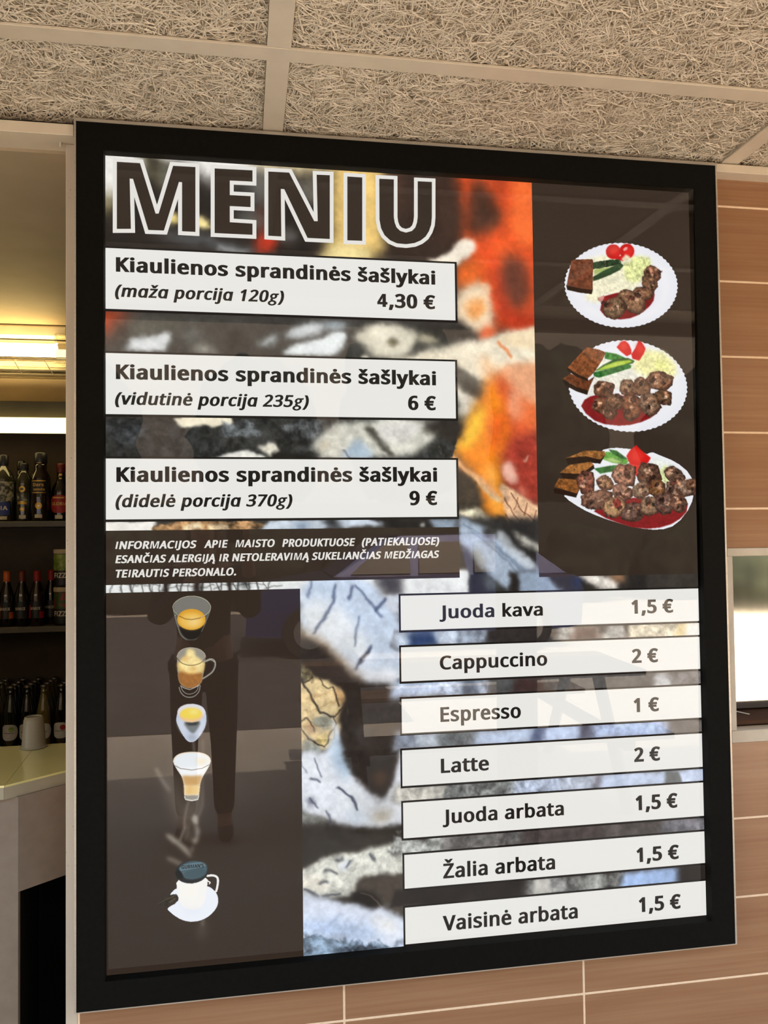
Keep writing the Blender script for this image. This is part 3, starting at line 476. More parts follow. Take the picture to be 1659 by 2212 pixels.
[1,48,48,46,0.6,1,2.3,444.3,1079.6,439.7,1092.8,439.6,1112.8],
[1,70,70,66,0.6,1,1.6,103.3,1078.8,126.2,1085.8,145.1,1081.9],
[1,70,70,66,0.6,1,1.6,143,1086.2,166.2,1079.1,185.2,1082.8],
[1,70,70,66,0.6,1,1.6,183,1093.6,206.3,1087.6,225.5,1083.7],
[1,70,70,66,0.6,1,1.6,223.4,1081.4,246.9,1080.9,266.1,1084.6],
[1,70,70,66,0.6,1,1.6,264,1088.9,287.6,1089.4,307,1085.5],
[1,70,70,66,0.6,1,1.6,304.8,1096.4,328.7,1082.6,348.2,1086.4],
[1,70,70,66,0.6,1,1.6,346,1084.1,370,1091.3,389.7,1087.3],
[1,70,70,66,0.6,1,1.6,387.5,1091.7,411.7,1084.4,431.5,1088.2],
[1,70,70,66,0.6,1,1.6,429.2,1099.2,453.5,1093.1,473.6,1089.1],
[0,44,36,32,3.5,1,0,193.7,1067.7,208.6,1068,206.3,1111.6,195.7,1111.3],
[0,44,36,32,3.5,1,0,261.9,1069.1,276.9,1069.4,274.6,1113.3,263.8,1113],
[0,44,36,32,3.5,1,0,339.6,1070.7,354.8,1071,352.4,1115.1,341.5,1114.9],
[0,24,26,28,7,0.8,0,370.1,1071.4,397.5,1071.9,391.8,1099.5,375.4,1095.8],
[0,200,214,232,7,1,0.06,513.9,1063.1,684.3,1066.5,758.2,1170.7,775.1,1216.8,773.1,1364.5,646.8,1325.2,590.8,1255.7,512.6,1208.4],
[0,238,240,240,12.25,0.8,0,513.4,1119.1,592.1,1132.2,682.3,1225.1,681.5,1292.8,602.2,1244.9,512.8,1186.1],
[0,226,228,232,10.5,1,0,647.2,1291.5,762.2,1307.3,761.4,1364,669.6,1331.8],
[0,70,66,64,8.75,1,0,693.5,1066.6,765.5,1068,764.7,1125.2,725.2,1119.7],
[0,215,222,232,5.25,1,0,718.3,1117.2,760.2,1113.7,761.7,1170.8,731.8,1149.4],
[1,58,70,98,2.5,0.85,4,538.4,1083.8,533.7,1108.4,529.1,1119.5],
[1,58,70,98,2.5,0.85,6,599.3,1096.4,587.6,1132.1,571.4,1167.7,548.5,1207.3],
[1,58,70,98,2.5,0.85,6,642.6,1092.8,633.2,1119.7,626.3,1126.3],
[1,58,70,98,2.5,0.85,4,655.5,1165.5,650.6,1197,645.5,1240.8],
[1,58,70,98,2.5,0.85,8,684.4,1245.5,668,1269.8,647.1,1298.3],
[1,58,70,98,2.5,0.85,5,649.5,1090.7,683.5,1128.9,717.6,1169.5],
[1,58,70,98,2.5,0.85,8,725.2,1124.2,701.7,1148.6],
[0,36,36,44,3.5,1,0,676.3,1249.8,679.7,1254.4,661,1283,651.8,1287.2],
[0,206,176,140,10.5,0.8,0,508.3,1185.9,591,1238.9,669.7,1326.2,652.4,1336.7,579.4,1266.5,508.1,1213.8],
[0,48,40,36,10.5,1,0,501.5,1205.8,568.4,1241.5,618.8,1290.4,652.5,1327.7,727,1339.9,772.9,1375.8,768.4,1702.6,497.1,1683],
[0,222,198,150,3.5,1,0.18,500.8,1277,531.8,1303.8,556.3,1326,592.3,1327.5,619.1,1357.7,622.3,1380.2,611.7,1411,604.4,1457.5,582.7,1492,498.8,1493.9],
[0,198,150,98,5.25,0.8,0.2,594.4,1339.8,616.9,1357.6,621.1,1384.7,607.4,1390.7,596.4,1367.9],
[0,92,84,62,5.25,0.9,0.6,507.5,1275,536.3,1300.6,545.1,1316.6,517.1,1328.8,507.1,1319.5],
[0,148,150,136,3.5,0.9,0.3,535.1,1422.9,559.9,1408.5,598.1,1419.3,591.1,1434.6,570.8,1444.7,546.2,1436.7],
[0,190,150,112,3.5,0.8,0.3,521.6,1433.3,537.4,1420.7,548.3,1449,534.8,1456.1],
[0,214,190,120,3.5,0.8,0.3,543.7,1456.6,573,1449.2,581.8,1467.5,565.9,1480,550.3,1470.2],
[0,140,146,138,3.5,0.95,0.3,516.8,1472.8,534.7,1465,565.8,1488.8,554.5,1501.5,521,1499.6],
[1,44,38,32,0.7,1,4,513.8,1319.7,518.1,1335.5,529.2,1347.1,542.3,1374.3,557.8,1397.3,562.2,1406.4,595.9,1417,605,1406.3,614.2,1393.3],
[1,44,38,32,0.7,1,3.4,592.2,1340.9,596.5,1356.7,598.5,1379.1,605.2,1390.6],
[1,44,38,32,0.7,1,2.2,560.8,1321.7,567.4,1337.6,580.8,1347.1,592.2,1340.9],
[1,44,38,32,0.7,1,3,518.2,1328.8,531.6,1322.7,540.7,1316.4],
[1,44,38,32,0.7,1,3,595.9,1417,602.5,1428.4,591.1,1441.2,572.9,1455.9,579.5,1469.6,572.7,1480.3],
[1,44,38,32,0.7,1,2.4,512.9,1419.5,526.3,1415.8,535.1,1425.1,543.8,1447.7],
[1,44,38,32,0.7,1,3.5,512.7,1437.2,521.4,1455.4,534.7,1467.2,554.7,1479.3],
[1,44,38,32,0.7,1,3,554.7,1479.3,572.6,1482.5],
[1,158,126,80,0.5,0.7,1.2,518,1344.4,525.8,1343],
[1,158,126,80,0.5,0.5,1,521.4,1340.1,520.2,1350],
[1,158,126,80,0.5,0.7,1.2,550.3,1364.7,558.1,1363.4],
[1,158,126,80,0.5,0.5,1,553.7,1360.4,552.4,1370.3],
[1,158,126,80,0.5,0.7,1.2,582.7,1385.1,590.6,1383.8],
[1,158,126,80,0.5,0.5,1,586.1,1380.8,584.8,1390.8],
[1,158,126,80,0.5,0.7,1.2,525.3,1401.3,533.1,1400],
[1,158,126,80,0.5,0.5,1,528.7,1397,527.5,1406.9],
[1,158,126,80,0.5,0.7,1.2,558.1,1361.7,566,1360.4],
[1,158,126,80,0.5,0.5,1,561.6,1357.4,560.3,1367.4],
[1,158,126,80,0.5,0.7,1.2,590.6,1382.1,598.5,1380.8],
[1,158,126,80,0.5,0.5,1,594,1377.8,592.8,1387.8],
[1,158,126,80,0.5,0.7,1.2,533.1,1398.3,541,1397],
[1,158,126,80,0.5,0.5,1,536.5,1394.1,535.3,1404],
[1,158,126,80,0.5,0.7,1.2,566,1358.7,573.9,1357.4],
[1,158,126,80,0.5,0.5,1,569.5,1354.4,568.2,1364.4],
[1,158,126,80,0.5,0.7,1.2,598.5,1379.1,606.5,1377.8],
[1,158,126,80,0.5,0.5,1,602,1374.8,600.7,1384.8],
[1,158,126,80,0.5,0.7,1.2,541,1395.4,548.8,1394.1],
[1,158,126,80,0.5,0.5,1,544.4,1391.1,543.2,1401],
[1,158,126,80,0.5,0.7,1.2,573.9,1355.7,581.8,1354.4],
[1,158,126,80,0.5,0.5,1,577.4,1351.4,576.1,1361.4],
[1,158,126,80,0.5,0.7,1.2,606.5,1376.2,614.4,1374.8],
[1,158,126,80,0.5,0.5,1,609.9,1371.8,608.7,1381.8],
[1,158,126,80,0.5,0.7,1.2,548.9,1392.4,556.7,1391.1],
[1,158,126,80,0.5,0.5,1,552.3,1388.1,551,1398.1],
[1,158,126,80,0.5,0.7,1.2,581.9,1352.7,589.8,1351.4],
[1,158,126,80,0.5,0.5,1,585.3,1348.4,584.1,1358.4],
[1,158,126,80,0.5,0.7,1.2,524.5,1369.1,532.3,1367.8],
[1,158,126,80,0.5,0.5,1,527.9,1364.8,526.7,1374.7],
[1,158,126,80,0.5,0.7,1.2,556.7,1389.5,564.6,1388.2],
[1,158,126,80,0.5,0.5,1,560.2,1385.2,558.9,1395.1],
[1,158,126,80,0.5,0.7,1.2,589.8,1349.7,597.7,1348.4],
[1,158,126,80,0.5,0.5,1,593.2,1345.4,592,1355.4],
[1,158,126,80,0.5,0.7,1.2,532.3,1366.1,540.2,1364.8],
[1,158,126,80,0.5,0.5,1,535.7,1361.8,534.5,1371.8],
[1,158,126,80,0.5,0.7,1.2,564.6,1386.5,572.5,1385.2],
[1,158,126,80,0.5,0.5,1,568,1382.2,566.8,1392.2],
[1,158,126,80,0.5,0.7,1.2,597.1,1407,605,1405.7],
[1,158,126,80,0.5,0.5,1,600.5,1402.7,599.3,1412.7],
[1,158,126,80,0.5,0.7,1.2,540.2,1363.1,548,1361.8],
[1,158,126,80,0.5,0.5,1,543.6,1358.8,542.4,1368.8],
[1,158,126,80,0.5,0.7,1.2,572.5,1383.5,580.4,1382.2],
[1,158,126,80,0.5,0.5,1,576,1379.2,574.7,1389.2],
[1,158,126,80,0.5,0.7,1.2,605,1404,613,1402.7],
[1,158,126,80,0.5,0.5,1,608.5,1399.7,607.2,1409.7],
[1,158,126,80,0.5,0.7,1.2,548.1,1360.1,555.9,1358.8],
[1,158,126,80,0.5,0.5,1,551.5,1355.8,550.2,1365.8],
[1,158,126,80,0.5,0.7,1.2,580.4,1380.5,588.4,1379.2],
[1,158,126,80,0.5,0.5,1,583.9,1376.2,582.6,1386.2],
[1,158,126,80,0.5,0.7,1.2,523.1,1396.8,530.9,1395.5],
[1,158,126,80,0.5,0.5,1,526.5,1392.5,525.3,1402.4],
[0,226,230,238,5.25,1,0.06,498.9,1487.3,565.7,1497.7,583.8,1485.4,589,1423.3,602.6,1424,606.1,1513.3,643.9,1571.3,677.7,1606.9,709.5,1622.3,730.7,1587.9,750.6,1476.5,794.8,1478.9,791.9,1681.8,676.8,1682.6,608.8,1673.3,564.1,1656.9,497.6,1630.4],
[0,150,182,210,10.5,0.75,0,584.2,1456.5,600.1,1446.2,610.6,1513.6,632.9,1546.1,621.3,1569.9,590.1,1534.6],
[0,204,208,210,14,0.8,0,610,1569.2,677.4,1629.2,746.2,1633.7,745.8,1667.3,631.6,1659.4],
[1,66,70,88,1.2,0.9,3,549.9,1512.3,554.2,1534.7,562.9,1553],
[1,66,70,88,1.2,0.9,4,536.1,1558,551.7,1561.1,560.6,1566.1],
[1,66,70,88,1.2,0.9,1.6,515.3,1519.2,529.5,1544.3],
[1,66,70,88,1.2,0.9,3,533.4,1606.3,544.3,1622.5,553.2,1629.7],
[1,66,70,88,1.2,0.9,3,571,1639.8,579.8,1655.8,581.8,1678.1],
[1,66,70,88,1.2,0.9,6,598.6,1579.5,626.5,1609.1,645.4,1638.1],
[0,70,72,92,5.25,0.9,0,524.4,1614.6,537.8,1604.4,546.6,1618.2,539.8,1626.6],
[0,168,184,204,12.25,0.7,0,614.8,1641.6,677.1,1651.4,665.6,1667.3,620.3,1658.6],
[0,120,96,62,12.25,0.8,0,686.4,1640.9,723,1645.6,722.7,1668,690.7,1665.7],
[0,150,152,146,7,0.9,0.3,497.6,1630.4,553,1654,580.9,1662.5,563.9,1672.4,497.3,1661.1],
[0,48,42,38,7,1,0,614.6,1357.5,658.1,1332.5,736.2,1344.8,758.7,1397.8,755.4,1465.5,731.4,1531.7,719.2,1587.1,716.5,1618.3,702.7,1619.7,677.8,1593.5,644.2,1551.2,619.7,1511.9,609,1457.8],
[0,94,66,46,8.75,0.7,0,672.5,1567.4,706.9,1555,714.7,1575.6,702.9,1599.5],
[0,96,98,100,8.75,0.25,0,634.1,1442.3,668.4,1432.9,679.3,1472.7,645,1482],
[0,54,50,45,8.75,1,0,497.3,1663.3,608.8,1680,676.7,1687.1,768.7,1680.2,1029,1681.3,1027.6,1755.6,767.6,1758.5,496.2,1781.4],
[0,206,206,196,4.375,1,0.25,496.2,1779.2,531.8,1764.6,567.7,1745.4,608.1,1738.6,676.1,1738.2,728.8,1733.2,768.1,1725,838,1721.1,908.4,1737.6,1027.6,1755.6,1026.8,1801.3,767.1,1798.8,675.4,1791.4,641.2,1809.7,646.5,1837.8,562.2,1847.1,495.7,1841.4],
[0,232,226,212,7,0.8,0.1,496.2,1786.9,551.6,1785.9,584.8,1816.1,551.1,1835.2,495.8,1825.1],
[0,222,228,240,5.25,0.9,0,598.9,1756.6,626,1754.3,621.2,1776,603.2,1774.6],
[1,54,58,66,2.2,0.85,5,592.2,1753.9,608,1748.5],
[1,54,58,66,2.2,0.85,6,616.8,1769.1,625.9,1758.7],
[1,54,58,66,2.2,0.85,5,567.3,1781.7,587.5,1777.8,596.4,1782.9],
[1,54,58,66,2.2,0.85,5,555.8,1813.7,567.1,1802.5,576,1801.1],
[1,54,58,66,2.2,0.85,8,522.4,1825.1,551.1,1840.7],
[1,54,58,66,2.2,0.85,6,562.2,1841.6,602.6,1834.1],
[1,54,58,66,2.2,0.85,6,675.9,1751.5,689.4,1765.9],
[1,54,58,66,2.2,0.85,5,719.4,1750.4,728.6,1746.6],
[0,74,66,58,7,1,0,643.4,1809.9,675.4,1795.9,767,1801,1051,1800.9,1049,1905.9,765.5,1909.1,674.4,1873.3,631.6,1853.1],
[0,98,92,88,5.25,0.9,0,674.4,1873.3,754.6,1863.6,906.5,1854,906.2,1870.9,731.4,1880.5],
[2,36,31,28,5.25,1,0,665.5,1861.5,703,1880.3,653.7,1886.9],
[1,150,130,104,0.8,0.8,2,652.2,1836,674.8,1844.6,695,1864,703.9,1882.5],
[0,222,230,246,5.25,1,0.05,495.8,1827.2,562.2,1843.8,618,1861.8,674.3,1882.2,708.5,1878.5,731.2,1893.8,788.5,1916.7,787.2,2011.3,494,2020.6],
[0,166,190,226,14,0.7,0.2,495.3,1885,561.6,1896.4,673.9,1917.5,719,1954.8,628.2,1952.9,494.8,1933.9],
[0,238,236,232,10.5,0.8,0,674.2,1889.9,742.5,1912.6,748.9,1946.5,696.5,1930.6],
[1,130,150,190,3,0.6,4,604.2,1887,579.4,1904.5,561.4,1922.6],
[0,110,130,150,7,0.85,0.7,494.8,1933.9,561.3,1933.5,628.3,1950.7,718.8,1965.9,741.6,1976.9,718.5,1994.6,494,2020.6],
[0,52,56,64,7,0.8,0.5,594.5,1959.6,662,1962.7,730.1,1980.2,729.8,2000.1,605.3,1992.4],
[0,62,56,54,3.5,1,0.2,746.2,1204.8,1611.9,1206.5,1623.9,1255.7,734,1249.9],
[0,204,216,234,8.75,1,0.2,746.2,1204.8,917,1205.2,928.2,1251.7,734,1249.9],
[0,52,70,110,7,1,0,787,1204.9,839.8,1205,850.9,1251.2,774.6,1250.1],
[0,150,160,176,8.75,1,0.3,905.1,1205.2,989.1,1205.3,1000.4,1252.1,892.4,1250.8],
[0,48,43,41,7,1,0,989.1,1205.3,1173.3,1205.7,1184.8,1253.2,976.3,1251.3],
[0,178,176,170,7,1,0.4,1167,1205.7,1273.8,1205.9,1285.4,1253.7,1153.7,1252.3],
[0,100,80,72,8.75,1,0.2,1210.8,1205.7,1273.8,1205.9,1285.4,1253.7,1197.3,1252.5],
[0,190,188,180,5.25,1,0.3,1299.1,1205.9,1343.8,1206,1355.5,1254.1,1285.4,1253],
[0,214,204,180,5.25,1,0.4,1369.5,1206.1,1505.9,1206.3,1517.8,1255.1,1355.5,1253.4],
[0,236,214,160,7,1,0.1,1505.9,1206.3,1545.4,1206.4,1557.3,1255.3,1491.5,1254.2],
[0,240,238,232,7,1,0,1532.2,1206.4,1625.3,1206.6,1637.2,1255.8,1517.8,1254.4],
[0,84,84,84,3.5,1,0.15,744.5,1329.7,1608.3,1335.4,1620.2,1384.5,732.4,1372.1],
[0,198,214,240,8.75,1,0.15,744.5,1329.7,915,1330.8,926.2,1375.4,732.4,1372.1],
[0,178,190,208,8.75,1,0.4,867.5,1330.5,974.9,1331.2,986.2,1376.2,855,1373.7],
[0,84,96,112,7,1,0.2,915,1330.8,950.8,1331.1,962.1,1375.9,902.4,1374.4],
[0,62,46,44,7,1,0.1,1059.8,1331.8,1133.5,1332.3,1144.9,1378.3,1046.7,1376.2],
[0,88,86,84,10.5,1,0.1,1133.5,1332.3,1463.3,1334.4,1475.1,1382.6,1120.2,1377.2],
[0,124,120,120,7,1,0.3,1463.3,1334.4,1568.4,1335.1,1580.3,1384,1449.1,1381.5],
[0,190,190,190,5.25,1,0.2,1437.3,1334.3,1469.8,1334.5,1481.6,1382.7,1423.2,1381.2],
[0,110,104,100,3.5,1,0.1,742.8,1456.4,1604.7,1462.4,1616.6,1510.2,730.7,1498.5],
[0,140,150,166,8.75,1,0.2,742.8,1456.4,806.8,1456.8,817.8,1500.6,730.7,1498.5],
[0,188,196,206,10.5,1,0.2,795.1,1456.7,865.5,1457.2,876.6,1501.3,782.8,1499.1],
[0,120,124,126,8.75,1,0.3,853.7,1457.1,948.7,1457.8,959.9,1502.3,841.3,1499.8],
[0,196,210,234,8.75,1,0.1,948.7,1457.8,1106.3,1458.9,1117.7,1504.2,936,1501],
[0,90,98,124,7,1,0.1,1094,1458.8,1137.1,1459.1,1148.5,1504.6,1081,1502.7],
[0,204,218,246,7,1,0.1,1130.9,1459.1,1230.4,1459.8,1241.9,1505.7,1117.7,1503.2],
[0,90,90,104,7,1,0.1,1224.1,1459.8,1268.1,1460.1,1279.6,1506.2,1210.6,1504.3],
[0,190,206,240,8.75,1,0.2,1261.8,1460,1460.1,1461.4,1471.9,1508.5,1248.2,1504.7],
[0,120,120,118,5.25,1,0.3,741.1,1584.7,1601.1,1590.1,1613,1636.6,729,1627.7],
[0,196,192,182,8.75,1,0.3,741.1,1584.7,863.5,1585.5,874.6,1630.3,729,1627.7],
[0,120,122,120,8.75,1,0.6,863.5,1585.5,1055,1586.7,1066.3,1631.9,851.1,1628.7],
[0,170,180,200,8.75,1,0.4,1055,1586.7,1190.2,1587.5,1201.7,1633.1,1042,1630.4],
[0,196,204,220,7,1,0.2,1184,1587.5,1277.8,1588.1,1289.4,1633.8,1170.7,1631.4],
[0,120,116,124,7,1,0.1,1265.2,1588,1315.7,1588.3,1327.3,1634.1,1251.7,1632.1],
[0,208,220,244,7,1,0.08,1284.1,1588.1,1587.8,1590,1599.8,1636.5,1270.5,1632.3],
[0,110,112,110,3.5,1,0,1456.8,1589.2,1490.6,1589.4,1502.4,1635.6,1442.7,1633.7],
[0,86,80,77,3.5,1,0.2,739.4,1712.5,1597.5,1717.2,1609.5,1762.4,727.3,1754.1],
[0,164,166,162,8.75,1,0.5,739.4,1712.5,861.6,1713.2,872.6,1756.8,727.3,1754.1],
[0,112,110,108,8.75,1,0.4,861.6,1713.2,1064.7,1714.3,1076.1,1758.3,849.2,1755],
[0,70,62,60,8.75,1,0.2,1064.7,1714.3,1274.9,1715.4,1286.5,1759.9,1051.8,1756.5],
[0,120,118,124,8.75,1,0.3,1453.5,1716.4,1584.3,1717.1,1596.2,1762.3,1439.5,1759.4],
[0,44,39,36,3.5,1,0.1,737.8,1835.2,1593.9,1842.6,1605.7,1893.8,725.7,1878.7],
[0,150,150,148,7,1,0.4,1074.5,1838.1,1184.9,1839.1,1196.2,1887.5,1061.5,1883.8],
[0,200,198,190,5.25,1,0.1,1092.8,1838.3,1129.5,1838.6,1140.8,1886.7,1079.7,1884],
[0,96,96,94,7,1,0.6,1184.9,1839.1,1347.9,1840.5,1359.4,1890,1171.6,1885.4],
[0,160,162,158,5.25,1,0.3,1234.6,1839.5,1272.1,1839.8,1283.5,1888.8,1221.1,1886.2],
[0,170,196,238,7,1,0.1,1335.2,1840.4,1478.8,1841.6,1490.4,1892,1321.4,1887.7],
[0,58,56,58,3.5,1,0.2,736.1,1957.5,1590.5,1963.8,1602.7,2000.4,724,2006.5],
[0,205,220,244,8.75,1,0.1,736.1,1957.5,822.8,1958.2,833.7,2007.9,724,2006.5],
[0,186,196,214,8.75,1,0.2,822.8,1958.2,916.6,1958.8,927.6,2006.9,810.4,2005.6],
[0,34,29,28,7,1,0,916.6,1958.8,1035.9,1959.7,1047.1,2005.8,904,2004.7],
[0,205,60,40,14,1,0,1017.9,1959.6,1139.3,1960.5,1150.6,2004.8,1005.1,2003.7],
[0,210,140,130,14,1,0.1,1096.5,1960.2,1182.3,1960.8,1193.8,2004.4,1083.5,2002.9],
[0,90,98,116,8.75,1,0.4,1145.4,1960.5,1307,1961.7,1318.7,2003.1,1132.3,2002.4],
[0,200,210,236,7,1,0.1,1307,1961.7,1590.5,1963.8,1602.7,2000.4,1293.5,2000.8]]
